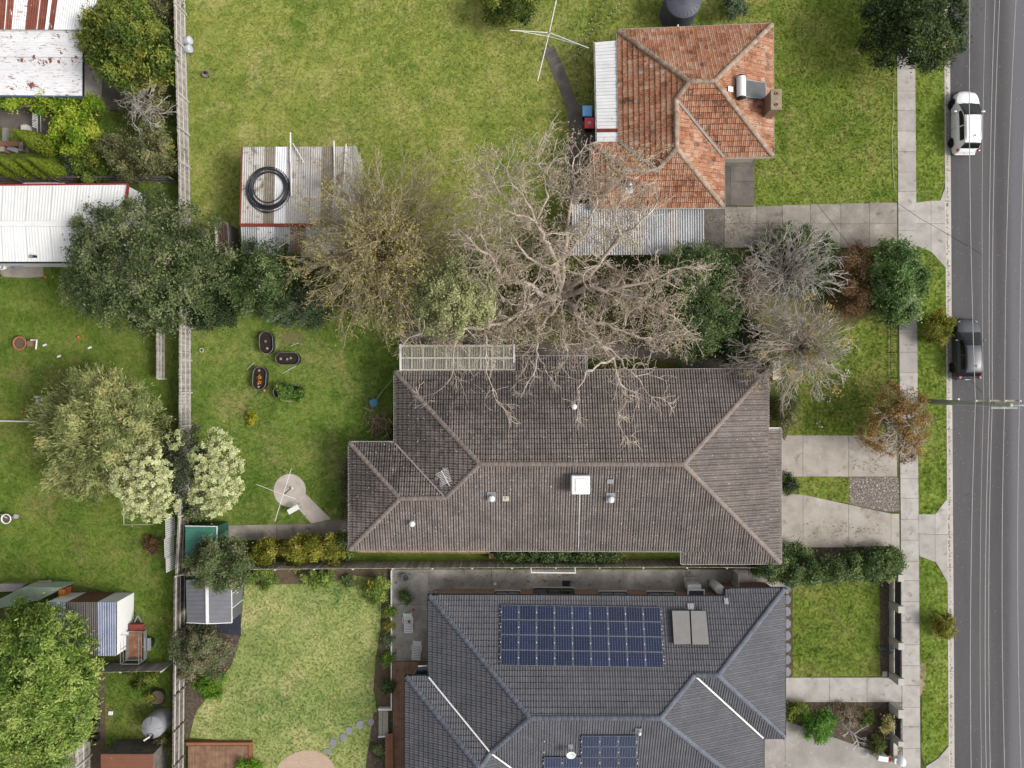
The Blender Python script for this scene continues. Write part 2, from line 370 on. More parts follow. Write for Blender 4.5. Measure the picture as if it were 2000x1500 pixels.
for q in ([(1787, -60), (1844, -60), (1845, 360), (1835, 392), (1788, 396)],
          [(1790, 480), (1806, 482), (1842, 512), (1846, 520), (1849, 972), (1828, 1004), (1793, 1003), (1790, 760)],
          [(1794, 1086), (1820, 1095), (1835, 1112), (1850, 1140), (1852, 1455), (1830, 1480), (1806, 1494), (1799, 1470), (1802, 1340), (1793, 1290)]):
    sheet('nature_strip', q, Z1, MT['lawn_verge'], .03)
sheet('nature_strip', [(1793, 1288), (1808, 1300), (1806, 1345), (1797, 1360)], Z1 + .005, mat('dry_verge', [A('#9a8a68'), A('#b0a280')], 4, .95, fine=.3))
# beds
sheet('garden_bed', [(735, 1132), (767, 1110), (767, 1385), (742, 1385), (730, 1340), (734, 1285), (745, 1230), (748, 1170)], Z1 + .006, MT['soil'], .03)
sheet('garden_bed', [(475, 1112), (766, 1112), (735, 1130), (690, 1124), (640, 1140), (478, 1142)], Z1 + .008, MT['soil'], .02)
sheet('garden_bed', [(362, 1225), (470, 1225), (466, 1262), (450, 1300), (410, 1352), (384, 1390), (366, 1440), (362, 1460)], Z1 + .008, MT['mulch'], .03)
sheet('garden_bed', [(1719, 1120), (1738, 1120), (1738, 1322), (1719, 1322)], Z1 + .006, MT['mulch'])
sheet('garden_bed', [(1533, 1372), (1741, 1372), (1741, 1470), (1702, 1464), (1620, 1436), (1533, 1405)], Z1 + .006, MT['mulch'])
sheet('garden_bed', [(1743, 1372), (1761, 1372), (1763, 1480), (1746, 1480)], Z1 + .006, MT['gravel_grey'])
sheet('garden_bed', [(1533, 1135), (1547, 1135), (1547, 1322), (1533, 1322)], Z1 + .006, MT['mulch'])
sheet('garden_bed', [(1752, 1140), (1758, 1140), (1761, 1322), (1756, 1322)], Z1 + .006, MT['mulch'])
sheet('garden_bed', [(680, 1076), (1335, 1078), (1335, 1098), (680, 1098)], Z1 + .006, MT['lawn_west'])
sheet('garden_bed', [(730, 1390), (767, 1395), (767, 1560), (710, 1560), (716, 1480)], Z1 + .003, MT['mulch'], .02)
sheet('garden_bed', [(1540, 1066), (1745, 1070), (1748, 1128), (1540, 1128)], Z1 + .003, MT['mulch'])
sheet('garden_bed', blob_px(572, 660, 24, 12), Z1 + .009, mat('thin_grass_soil', [A('#6b6246'), A('#7a7a48'), A('#6c7a3c')], 3, .95, fine=.4), .06)
sheet('garden_bed', [(180, 1318), (205, 1312), (207, 1500), (180, 1500)], Z1 + .006, MT['soil'])
sheet('gravel_bed', [(1658, 932), (1754, 932), (1757, 998), (1735, 1000), (1658, 984)], Z1 + .006, MT['gravel_grey'])
sheet('gravel_bed', [(535, 1515), (545, 1492), (566, 1475), (590, 1466), (615, 1466), (640, 1478), (652, 1492), (660, 1520), (600, 1560)], Z1 + .009, MT['gravel_pink'], .03)
sheet('leaf_litter', [(860, 600), (1000, 560), (1120, 520), (1260, 510), (1420, 520), (1520, 560), (1500, 690), (1360, 715), (1140, 690), (1010, 668), (780, 668)], Z1 + .012,
      mat('leaf_litter', [A('#4a4630'), A('#5f5a3c'), A('#4c5c28')], 1.2, .95, bump=.8, bs=16, fine=.55), .12)
sheet('leaf_litter', [(1600, 520), (1710, 500), (1716, 610), (1640, 640), (1560, 680), (1450, 700), (1500, 560)], Z1 + .014, mat('bare_litter', [A('#5f5744'), A('#6e6c44'), A('#7c7a4e')], 1.2, .95, bump=.8, bs=16, fine=.5), .12)

def slabs(name, cells, m, z=.03, gap=.012, base=None, thick=.1, jit=.004):
    """a paved surface: one structure object whose slabs are pieces of it; cells are photo-pixel polygons"""
    root = O(name, None, None, Matrix.Translation(P(*cells[0][0])), kind='structure')
    if base is None:
        pass
    for c in cells:
        q = pxs(c); cx = sum((p for p in q), Vector()) / len(q); EXCL.append([(a.x, a.y) for a in q])
        q = [p + (cx - p).normalized() * gap for p in q]
        zz = z + random.uniform(-jit, jit)
        G().prism(q, zz - thick, zz).obj('slab', m, root, bev=.006)
    return root

def strip(xa, xb, ya, yb, ta=0, tb=0): return [(xa, ya), (xb, ya), (xb + tb, yb), (xa + ta, yb)]
# footpath: slabs about 1.45 m long
cells = []; py = -60.0
fx = lambda y: 1750.5 + 12 * y / 1500; fx2 = lambda y: 1786.5 + 11 * y / 1500
while py < 1540:
    L = random.choice((38, 40, 41, 43)); cells.append([(fx(py), py), (fx2(py), py), (fx2(py + L), py + L), (fx(py + L), py + L)]); py += L
slabs('footpath', cells, MT['concrete'])
# drive of the orange-roofed house
xs = [1415, 1478, 1528, 1583, 1642, 1698, 1752]
cells = []
for a, b in zip(xs[:-1], xs[1:]):
    cells.append(strip(a, b, 404 - (a - 1415) * .03, 437)); cells.append(strip(a, b, 437, 484 if a < 1690 else 482))
slabs('driveway', cells[:4], MT['concrete_old']); slabs('driveway', cells[4:], MT['concrete_old'])
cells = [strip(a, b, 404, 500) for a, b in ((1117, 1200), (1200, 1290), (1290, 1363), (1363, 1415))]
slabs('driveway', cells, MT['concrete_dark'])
slabs('driveway_crossover', [[(1788, 396), (1818, 392), (1818, 437), (1788, 437)], [(1788, 437), (1818, 437), (1818, 492), (1789, 480)],
       [(1818, 392), (1836, 392), (1845, 368), (1846, 437), (1818, 437)], [(1818, 437), (1846, 437), (1848, 525), (1818, 492)]], MT['concrete'])
# the two drives of the brown-roofed house
slabs('driveway', [strip(a, b, 850, 931) for a, b in ((1500, 1568), (1568, 1657), (1657, 1752))], MT['concrete_drive'])
slabs('driveway', [[(1500, 962), (1568, 966), (1568, 1069), (1500, 1069)], [(1568, 966), (1657, 985), (1657, 1069), (1568, 1069)],
                   [(1657, 985), (1740, 1003), (1740, 1066), (1657, 1069)], [(1740, 1003), (1756, 1003), (1757, 1082), (1748, 1075), (1740, 1066)]], MT['concrete_drive'])
slabs('driveway_crossover', [[(1794, 1004), (1826, 1004), (1826, 1044), (1794, 1042)], [(1794, 1042), (1826, 1044), (1827, 1098), (1795, 1086)],
       [(1826, 1004), (1849, 974), (1850, 1044), (1826, 1044)], [(1826, 1044), (1850, 1044), (1851, 1140), (1836, 1112), (1827, 1098)]], MT['concrete'])
slabs('driveway_crossover', [[(1808, 1496), (1832, 1481), (1853, 1456), (1855, 1560), (1808, 1560)]], MT['concrete'])
slabs('path', [strip(1533, 1620, 1323, 1371), strip(1620, 1693, 1323, 1371), strip(1693, 1761, 1323, 1371)], MT['concrete'])
slabs('driveway', [[(1480, 1438), (1533, 1438), (1533, 1580), (1480, 1580)], [(1533, 1407), (1620, 1437), (1700, 1465), (1762, 1484), (1764, 1580), (1533, 1580)]], MT['concrete_agg'])
slabs('porch_slab', [strip(1413, 1473, 306, 325), strip(1413, 1426, 325, 402), strip(1426, 1473, 325, 355), strip(1426, 1473, 355, 402)], MT['concrete_dark'], .06)
# paths of the back yards
slabs('path', [[(1058, 98), (1083, 90), (1096, 120), (1072, 128)], [(1072, 128), (1096, 120), (1112, 158), (1090, 168)], [(1090, 168), (1112, 158), (1128, 203), (1106, 214)],
               [(1106, 214), (1128, 203), (1165, 218), (1165, 270), (1112, 268)], [(1112, 268), (1165, 270), (1165, 330), (1113, 330)], [(1113, 330), (1165, 330), (1165, 404), (1115, 404)]], MT['concrete_dark'])
pad = [(566 + 31.5 * math.cos(t), 958 + 32.5 * math.sin(t)) for t in [2 * math.pi * i / 36 for i in range(36)]]
slabs('path', [pad, [(578, 988), (586, 983), (593, 975), (597, 965), (601, 968), (647, 1014), (608, 1022)]], mat('pale_concrete', [A('#a89e95', 1.25), A('#b8aea5', 1.25), A('#c4bbb2', 1.25)], 1.0, .9, fine=.12, specks=[(A('#968c82', 1.2), 2.5, .58, .72)]), .035, .002)
slabs('path', [[(446, 1026), (540, 1024), (540, 1054), (446, 1056)], [(540, 1024), (572, 1024), (572, 1052), (540, 1054)], [(572, 1024), (605, 1023), (648, 1016), (684, 1014), (684, 1046), (572, 1052)]], MT['concrete_old'])
slabs('patio', [strip(767, 838, 1112, 1180), strip(767, 838, 1180, 1292)], MT['concrete_patio'])
slabs('side_path', [strip(a, b, 1112, 1160) for a, b in ((838, 960), (960, 1100), (1100, 1240), (1240, 1340), (1340, 1428), (1428, 1540))], MT['concrete_patio'])
slabs('path', [[(0, 512), (85, 514), (86, 540), (60, 543), (8, 541), (0, 534)]], MT['concrete_old'], .02)
slabs('path', [strip(183, 240, 160, 192), strip(185, 232, 192, 215)], MT['concrete_dark'], .02)
slabs('path', [[(0, 215), (60, 210), (100, 225), (95, 262), (42, 268), (0, 250)]], MT['concrete_dark'], .02)
slabs('path', [strip(780, 1010, 655, 676), strip(1010, 1330, 672, 700), strip(1330, 1500, 700, 724)], MT['concrete_dark'], .02)

# ------------------------------------------------------------------ tiled roofs
def ray_plane(px, py, p0, n, off=0.0):
    d = Vector(((px - 1000) / FPX, (750 - py) / FPX, -1)); o = Vector((0, 0, H))
    t = (p0 + n * off - o).dot(n) / d.dot(n); return o + d * t

def clip_poly(poly, a, b):
    """Sutherland-Hodgman against the half plane left of a->b; points are (x, y, z)"""
    out = []; n = len(poly); ex, ey = b[0] - a[0], b[1] - a[1]
    for i in range(n):
        p, q = poly[i], poly[(i + 1) % n]
        dp = ex * (p[1] - a[1]) - ey * (p[0] - a[0]); dq = ex * (q[1] - a[1]) - ey * (q[0] - a[0])
        if dp >= 0: out.append(p)
        if (dp >= 0) != (dq >= 0):
            t = dp / (dp - dq); out.append(tuple(p[k] + (q[k] - p[k]) * t for k in range(3)))
    return out

def in_poly(x, y, poly):
    c = False; n = len(poly)
    for i in range(n):
        (x1, y1), (x2, y2) = poly[i], poly[(i + 1) % n]
        if (y1 > y) != (y2 > y) and x < (x2 - x1) * (y - y1) / (y2 - y1) + x1: c = not c
    return c

SLOT = {'roman': (.028, .036), 'flat': (.014, .02), 'marseille': (.016, .034)}
PROFILES = {
    'roman': ([(0, 0), (.10, 0), (.18, .06), (.32, .06), (.40, 0), (.60, 0), (.68, .06), (.82, .06), (.90, 0), (1, 0)], .35, .34, .05),
    'flat': ([(0, .006), (.10, .045), (.24, .045), (.32, .006), (.5, .006), (.60, .045), (.74, .045), (.82, .006), (1, .006)], .34, .36, .04),
    'marseille': ([(0, .03), (.12, .03), (.2, .0), (.42, .0), (.5, .03), (.58, 0), (.86, 0), (.92, .03), (1, .03)], .27, .36, .05)}

class TiledRoof:
    def __init__(s, house, prof, m, mcap, mdeck):
        s.sx, s.sy = SLOT[prof]; s.h = house; s.prof, s.tw, s.te, s.lift = PROFILES[prof]; s.m = m; s.mcap = mcap
        s.full = []; s.cut = G(); s.ct = []; s.faces = {}; s.deck = G(); s.mdeck = mdeck; s.caps = []; s.valleys = []
    def tile_quads(s):
        pr, tw, te, l = s.prof, s.tw, s.te, s.lift; q = []
        for (x0, h0), (x1, h1) in zip(pr[:-1], pr[1:]):
            w = tw - s.sx; e = te - s.sy
            q.append([(x0 * w, 0, h0 + l), (x1 * w, 0, h1 + l), (x1 * w, e, h1), (x0 * w, e, h0)])
            q.append([(x0 * w, .0, -.012), (x1 * w, .0, -.012), (x1 * w, 0, h1 + l), (x0 * w, 0, h0 + l)])
        return q
    def face(s, key, pts):
        """pts: world points, the first two are the eave from left to right seen from outside"""
        v0, v1 = pts[0], pts[1]; u = (v1 - v0); u.z = 0; u.normalize(); w = Vector((-u.y, u.x, 0))
        if sum((p - v0).dot(w) for p in pts[2:]) < 0: u = -u; w = -w
        num = den = 0
        for p in pts[2:]:
            d = (p - v0).dot(w); num += d * (p.z - v0.z); den += d * d
        sl = num / den; v = (w + Vector((0, 0, sl))).normalized(); n = u.cross(v); cs = 1 / math.sqrt(1 + sl * sl)
        loc = [((p - v0).dot(u), (p - v0).dot(w) / cs) for p in pts]
        s.faces[key] = (v0.copy(), u, v, n)
        b = len(s.deck.v); s.deck.v += [tuple(p - n * .06) for p in pts]; s.deck.f.append(tuple(range(b, b + len(pts))))
        tris = []
        for t in tessellate_polygon([[Vector((a, c, 0)) for a, c in loc]]):
            A_, B_, C_ = (loc[i] for i in t)
            if (B_[0] - A_[0]) * (C_[1] - A_[1]) - (B_[1] - A_[1]) * (C_[0] - A_[0]) < 0: B_, C_ = C_, B_
            tris.append((A_, B_, C_))
        M3 = Matrix((u, v, n)).transposed()
        x0 = min(a for a, _ in loc); x1 = max(a for a, _ in loc); y1 = max(c for _, c in loc); y0 = min(c for _, c in loc) 
        ny0 = math.floor((y0 + .05) / s.te); ny = int(math.ceil(y1 / s.te)); nx = int(math.ceil((x1 - x0) / s.tw))
        quads = s.tile_quads(); tw, te = s.tw, s.te
        for j in range(ny0, ny):
            for i in range(nx):
                a, c = x0 + i * tw, j * te - .04
                cor = [(a, c + .042), (a + tw, c + .042), (a + tw, c + te), (a, c + te)]
                ins = [in_poly(x, y, loc) for x, y in cor]; mid = in_poly(a + tw / 2, c + te / 2, loc)
                if all(ins):
                    o = v0 + u * a + v * c
                    s.full.append((o.z, o + Vector((0, 0, random.uniform(-.006, .006))), M3))
                elif any(ins) or mid or True:
                    tq = [t for t in tris if min(p[0] for p in t) < a + tw and max(p[0] for p in t) > a and min(p[1] for p in t) < c + te + .03 and max(p[1] for p in t) > c]
                    if not tq: continue
                    tn = random.random()
                    for t in tq:
                        for qd in quads:
                            pl = [(x + a, y + c, z) for x, y, z in qd]
                            for e in range(3):
                                pl = clip_poly(pl, t[e], t[(e + 1) % 3])
                                if len(pl) < 3: break
                            if len(pl) < 3: continue
                            b = len(s.cut.v)
                            s.cut.v += [tuple(v0 + u * x + v * y + n * z) for x, y, z in pl]; s.cut.f.append(tuple(range(b, b + len(pl)))); s.ct.append(tn)
    def cap(s, a, b, w=.14): s.caps.append((a, b, w))
    def valley(s, a, b, m, w=.09): s.valleys.append((a, b, m, w))
    def build(s):
        roof = s.deck.obj('roof', s.mdeck, s.h)
        tm = G(); [tm.add(q, [(0, 1, 2, 3)]) for q in s.tile_quads()]; me = tm.mesh('roof_tile', s.m)
        s.full.sort(key=lambda t: -t[0])
        for z, o, M3 in s.full[:300]: O('roof_tile', me, roof, Matrix.Translation(o) @ M3.to_4x4())
        rest = s.full[300:]; Q = np.array(s.tile_quads()).reshape(-1, 3); nq = len(Q) // 4
        vs = np.concatenate([Q @ np.array(M3).T + np.array(o) for _, o, M3 in rest]) if rest else np.zeros((0, 3))
        tint = np.repeat(RNG.random(len(rest)), nq)
        cv = np.array(s.cut.v); allv = np.concatenate([vs, cv]) if len(cv) else vs
        m2 = bpy.data.meshes.new('roof_tiles')
        fl = [tuple(range(i, i + 4)) for i in range(0, len(vs), 4)] + [tuple(i + len(vs) for i in f) for f in s.cut.f]
        m2.from_pydata(allv.tolist(), [], fl); m2.update()
        at = m2.attributes.new('tint', 'FLOAT', 'FACE'); at.data.foreach_set('value', np.concatenate([tint, np.array(s.ct)]).astype(np.float32))
        m2.materials.append(s.m); O('roof_tiles', m2, roof, kind='stuff')
        # ridge and hip caps: half-round pieces lapped along each line
        n = 8; cg = G()
        for x, dr in ((0, .018), (1.0, 0)):
            for k in range(n + 1):
                t = math.pi * k / n; cg.v.append((x, (1 + dr * 6) * math.cos(t), (1 + dr * 6) * math.sin(t) * .62))
        for k in range(n): cg.f.append((k, n + 1 + k, n + 2 + k, k + 1))
        cg.v += [(-.002, .85 * math.cos(math.pi * k / n), .5 * math.sin(math.pi * k / n)) for k in range(n + 1)]
        b = 2 * (n + 1)
        for k in range(n): cg.f.append((k, k + 1, b + k + 1, b + k))
        cm = cg.mesh('ridge_cap', s.mcap, True)
        for a, b, w in s.caps:
            d = b - a; L = d.length; k = max(1, round(L / .40)); d.normalize()
            y = Vector((0, 0, 1)).cross(d).normalized(); z = d.cross(y)
            M3 = Matrix((d * (L / k + .03), y * w, z * w)).transposed()
            for i in range(k):
                p = a + d * (L * i / k) + Vector((0, 0, .025 + random.uniform(-.004, .004)))
                O('ridge_cap', cm, roof, Matrix.Translation(p) @ M3.to_4x4())
        for a, b, m, w in s.valleys:
            d = (b - a).normalized(); y = Vector((0, 0, 1)).cross(d).normalized(); up = Vector((0, 0, .125))
            g = G(); g.add([a + y * w + up + Vector((0, 0, .02)), a + up - Vector((0, 0, .0)), a - y * w + up + Vector((0, 0, .02)), b + y * w + up + Vector((0, 0, .02)), b + up, b - y * w + up + Vector((0, 0, .02))], [(0, 1, 4, 3), (1, 2, 5, 4)])
            g.obj('valley_flashing', m, roof)
        return roof

def offset_poly(pts, d):
    """move each edge of a polygon inwards by d"""
    n = len(pts); ar = sum(pts[i].x * pts[(i + 1) % n].y - pts[(i + 1) % n].x * pts[i].y for i in range(n)); sg = 1 if ar > 0 else -1
    out = []
    for i in range(n):
        p0, p1, p2 = pts[i - 1], pts[i], pts[(i + 1) % n]
        d1 = (p1 - p0); d1.z = 0; d1.normalize(); d2 = (p2 - p1); d2.z = 0; d2.normalize()
        n1 = Vector((-d1.y, d1.x, 0)) * sg; n2 = Vector((-d2.y, d2.x, 0)) * sg
        k = 1 + n1.dot(n2)
        out.append(p1 + (n1 + n2) * (d / max(.3, k)))
    return out

def walls_gutters(house, eave, mwall, mgut, msof, inset=.5, gut=True):
    wl_ = [Vector((q.x, q.y, 0)) for q in offset_poly(eave, inset)]; n = len(wl_); zt = min(p.z for p in eave) - .08
    g = G()
    for i in range(n):
        a, b = wl_[i], wl_[(i + 1) % n]
        g.add([(a.x, a.y, 0), (b.x, b.y, 0), (b.x, b.y, zt), (a.x, a.y, zt)], [(0, 1, 2, 3)])
    g.obj('wall', mwall, house)
    g = G(); q = [Vector((p.x, p.y, zt)) for p in offset_poly(eave, .03)]
    g.v = [tuple(p) for p in q]; g.f = [tuple(t) for t in tessellate_polygon([q])]; g.obj('soffit', msof, house)
    if gut:
        oe = offset_poly(eave, -.05)
        for i in range(n):
            a, b = oe[i], oe[(i + 1) % n]
            d = (b - a); d.z = 0; d.normalize(); nr = Vector((d.y, -d.x, 0)); z = Vector((0, 0, .0))
            g = G()
            for o_, w, hh in ((.05, .022, .13), (-.05, .022, .13)):      # two lips of the open gutter
                pa, pb = a + nr * o_, b + nr * o_; g.bar(pa + z - Vector((0, 0, .05)), pb + z - Vector((0, 0, .05)), w, hh)
            g.bar(a - Vector((0, 0, .11)), b - Vector((0, 0, .11)), .1, .012)
            g.obj('gutter', mgut, house)
    return wl_

def window(house, a, b, z0, z1, panes=2, mg=None, mf=None):
    """a window in a wall: a, b ground points on the wall face left to right seen from outside"""
    d = (b - a).normalized(); nr = Vector((d.y, -d.x, 0)); mf = mf or MT['white']; mg = mg or MT['glass']
    f = G(); o = nr * .03; t = .05
    A_ = a + o; B_ = b + o
    f.bar(A_ + Vector((0, 0, z0)), B_ + Vector((0, 0, z0)), .09, t); f.bar(A_ + Vector((0, 0, z1)), B_ + Vector((0, 0, z1)), .09, t)
    for i in range(panes + 1):
        q = A_.lerp(B_, i / panes); f.bar(q + Vector((0, 0, z0 + .026)), q + Vector((0, 0, z1 - .026)), t, .086)
    w = f.obj('window', mf, house)
    for i in range(panes):
        p, q = A_.lerp(B_, i / panes) - nr * .005, A_.lerp(B_, (i + 1) / panes) - nr * .005
        G().add([p + Vector((0, 0, z0)), q + Vector((0, 0, z0)), q + Vector((0, 0, z1)), p + Vector((0, 0, z1))], [(0, 1, 2, 3)]).obj('pane', mg, w)
    G().bar(A_ - d * .08 + nr * .05 + Vector((0, 0, z0 - .07)), B_ + d * .08 + nr * .05 + Vector((0, 0, z0 - .07)), .16, .05).obj('sill', MT['cream'], w)

def brickmat(name, c1, c2, mortar, sc_=1.0):
    n = N(name); p = n.n.new('ShaderNodeNewGeometry')
    sx = n.n.new('ShaderNodeSeparateXYZ'); n.link(p.outputs['Position'], sx.inputs[0])
    cb = n.n.new('ShaderNodeCombineXYZ'); n.link(n.math('ADD', sx.outputs[0], sx.outputs[1]), cb.inputs[0]); n.link(sx.outputs[2], cb.inputs[1])
    b = n.n.new('ShaderNodeTexBrick'); n.link(cb.outputs[0], b.inputs['Vector'])
    b.inputs['Color1'].default_value = (*c1, 1); b.inputs['Color2'].default_value = (*c2, 1); b.inputs['Mortar'].default_value = (*mortar, 1)
    b.inputs['Scale'].default_value = 1.0; b.inputs['Brick Width'].default_value = .24; b.inputs['Row Height'].default_value = .086; b.inputs['Mortar Size'].default_value = .012
    n.bsdf(b.outputs['Color'], .9, 0, .2, b.outputs['Fac'], -.4, .01); return n.m
MT['brick_pink'] = brickmat('brick_pink', A('#b98a72'), A('#a3705a'), A('#c0b2a4'))
MT['brick_tan'] = brickmat('brick_tan', A('#b4936f'), A('#94714f'), A('#b8aa98'))
MT['brick_red'] = brickmat('brick_red', A('#a0725a'), A('#8a5c46'), A('#b3a595'))
# ------------------------------------------------------------------ house with the orange terracotta roof
def tilemat(name, cols, specks=(), fine=.22, rough=.85, stain=None):
    return mat(name, cols, .8, rough, bump=.3, bs=26, fine=fine, tint=True, specks=specks, stain=stain, tw=.3 if 'terra' in name else .13)
MT['tile_orange'] = tilemat('terracotta_tile', [A('#82563f', 1.18), A('#a26c50', 1.18), A('#b87f60', 1.18), A('#b58b70', 1.18), A('#c8a48e', 1.18)],
    [(A('#cbbfb0'), 6.5, .565, .66), (A('#5a463c'), 1.1, .52, .76), (A('#4a3c34'), 6, .58, .68), (A('#948a7e'), 1.0, .60, .74)], .4)
MT['cap_orange'] = mat('lichened_cap', [A('#8a6c56', 1.05), A('#a48f7d', 1.05), A('#bcafa1', 1.05)], 3, .9, fine=.3, bs=20, var=.15)
MT['deck_dark'] = mat('roof_underlay', [A('#2a2623'), A('#332e2a')], 2, .95)
E1 = 2.9
h1 = thing('house', 'pale house under a hipped orange terracotta tile roof', 'house', P(1330, 220))
rA, rB, rC, rD, rE, rF, rG, rH = (P(*q, E1) for q in ((1207, 60), (1508, 48), (1509, 305), (1412.5, 307), (1413, 404), (1155, 406), (1155, 281), (1210, 279)))
q1, q2, q3, q4, q5, q6 = P(1346, 160, 4.88), P(1396, 158, 4.9), P(1320.5, 194, 4.5), P(1322, 290, 4.5), P(1283, 333, 3.97), P(1225, 333, 3.97)
r1 = TiledRoof(h1, 'marseille', MT['tile_orange'], MT['cap_orange'], MT['deck_dark'])
r1.face('N', [rB, rA, q1, q2]); r1.face('E', [rC, rB, q2]); r1.face('S', [rD, rC, q2, q1, q3]); r1.face('E2', [rE, rD, q3, q4])
r1.face('S2', [rF, rE, q4, q5, q6]); r1.face('W', [rA, rH, q5, q4, q3, q1]); r1.face('N2', [rH, rG, q6, q5]); r1.face('W2', [rG, rF, q6])
for a, b in ((rA, q1), (rB, q2), (rC, q2), (q1, q2), (q3, q1), (q4, q3), (rE, q4), (q5, q4), (q6, q5), (rG, q6), (rF, q6)): r1.cap(a, b, .15)
MT['valley_grey'] = mat('lead_valley', [A('#8f867e'), A('#a39a92')], 3, .7, bump=0)
r1.valley(rD, q3, MT['valley_grey']); r1.valley(rH, q5, MT['valley_grey'])
r1.build()
ev1 = [rA, rH, rG, rF, rE, rD, rC, rB]
w1 = walls_gutters(h1, ev1, MT['cream'], MT['timber_rail'], MT['white'])
window(h1, w1[6] + (w1[7] - w1[6]) * .15, w1[6] + (w1[7] - w1[6]) * .45, .9, 2.2, 3); window(h1, w1[4] + (w1[5] - w1[4]) * .3, w1[4] + (w1[5] - w1[4]) * .7, .9, 2.2, 2)
window(h1, w1[7] + (w1[0] - w1[7]) * .3, w1[7] + (w1[0] - w1[7]) * .5, .9, 2.2, 2)
# chimney: brick stack with a worn mortar cap
MT['brick_brown'] = brickmat('brick_brown', A('#98714f', 1.2), A('#7d5a40', 1.2), A('#a89884', 1.2))
ch = P(1496, 212, 3.2); ch = Vector((ch.x + .12, ch.y, 0)); chh = Matrix.Rotation(.02, 3, 'Z')
G().box((ch.x, ch.y, 2.3), (.62, 1.25, 4.6)).obj('chimney', MT['brick_brown'], h1)
cap = G().box((ch.x, ch.y, 4.66), (.7, 1.34, .12)).obj('chimney_cap', mat('mortar_cap', [A('#8a7c6a'), A('#b0a28c')], 4, .9, fine=.4, specks=[(A('#4a4440'), 5, .6, .7)]), h1, bev=.02)
for dy in (-.35, .35): G().lathe([(.1, 4.72), (.1, 4.80), (.075, 4.80), (.07, 4.725)], (ch.x, ch.y + dy, 0), 12).obj('flue', MT['terracotta'], cap)

def corr_sheet(c0, c1, c2, c3, wl_=.15, amp=.018):
    """corrugated sheet; ribs run from the c0-c1 edge to the c3-c2 edge"""
    W = (c1 - c0).length; k = max(4, int(W / wl_ * 4)); n = (c1 - c0).cross(c3 - c0).normalized()
    if n.z < 0: n = -n
    g = G()
    for i in range(k + 1):
        t = i / k; o = n * (amp * math.sin(2 * math.pi * t * W / wl_))
        g.v += [tuple(c0.lerp(c1, t) + o), tuple(c3.lerp(c2, t) + o)]
    up = (Vector(g.v[2]) - Vector(g.v[0])).cross(Vector(g.v[1]) - Vector(g.v[0])).z
    for i in range(k): g.f.append((2 * i, 2 * i + 2, 2 * i + 3, 2 * i + 1) if up > 0 else (2 * i, 2 * i + 1, 2 * i + 3, 2 * i + 2))
    return g
def sheets(parent, c0, c1, c2, c3, widths, mats, name='roof_sheet', wl_=.15, amp=.018):
    tot = sum(widths); acc = 0
    for i, w in enumerate(widths):
        a, b = acc / tot, (acc + w) / tot; acc += w
        lift = Vector((0, 0, .006 * (i % 2)))
        corr_sheet(c0.lerp(c1, a) + lift, c0.lerp(c1, b) + lift, c3.lerp(c2, b) + lift, c3.lerp(c2, a) + lift, wl_, amp).obj(name, mats[i % len(mats)], parent)

MT['corr_white'] = mat('white_steel', [A('#e6e7ea', 1.1), A('#f0f1f2', 1.1), A('#f6f6f6', 1.12)], 1.2, .5, 0, .4, bump=0, fine=.06, var=.05, specks=[(A('#b9b8b6'), 1.5, .66, .8)])
MT['corr_grey'] = mat('zinc_steel', [A('#9c9c9e'), A('#b4b5b8'), A('#c6c7c9')], .9, .55, .2, .4, bump=0, fine=.1, var=.08, specks=[(A('#8d8782'), 1.2, .62, .78)])
MT['corr_old'] = mat('weathered_zinc', [A('#b0aaa2'), A('#cac5bf'), A('#d8d4cf')], 1.0, .65, .1, .3, bump=0, fine=.12, var=.07, specks=[(A('#857a6c'), 1.4, .54, .70), (A('#6e6458'), 6, .62, .70), (A('#9a5a44'), 2.6, .66, .72)])
MT['corr_mossy'] = mat('mossy_sheet', [A('#7d7566'), A('#968c7c'), A('#a39a8a')], 3, .85, bump=.3, fine=.3, var=.08)
MT['corr_rust'] = mat('rusted_sheet', [A('#743e30'), A('#884c3c'), A('#9a6252')], 1.5, .9, bump=.2, fine=.2, var=.08, specks=[(A('#e0dcd8'), 3.5, .64, .70, (1, .35, 1))])
MT['corr_spotted'] = mat('rust_spotted_sheet', [A('#dddbde', 1.1), A('#eae9ec', 1.1), A('#f0f0f2', 1.1)], 1.2, .6, 0, .35, bump=0, fine=.08, var=.06, specks=[(A('#8c4a36'), 1.6, .60, .625, (1, .7, 1)), (A('#a08078'), 4, .58, .64, (.5, 2.6, 1))])
MT['rust'] = mat('red_oxide', [A('#7c3a2c'), A('#934536')], 3, .8, bump=0, fine=.15)
MT['redtrim'] = mat('red_trim', [A('#8f2f33'), A('#a03a3d')], 3, .6, bump=0, fine=.1)
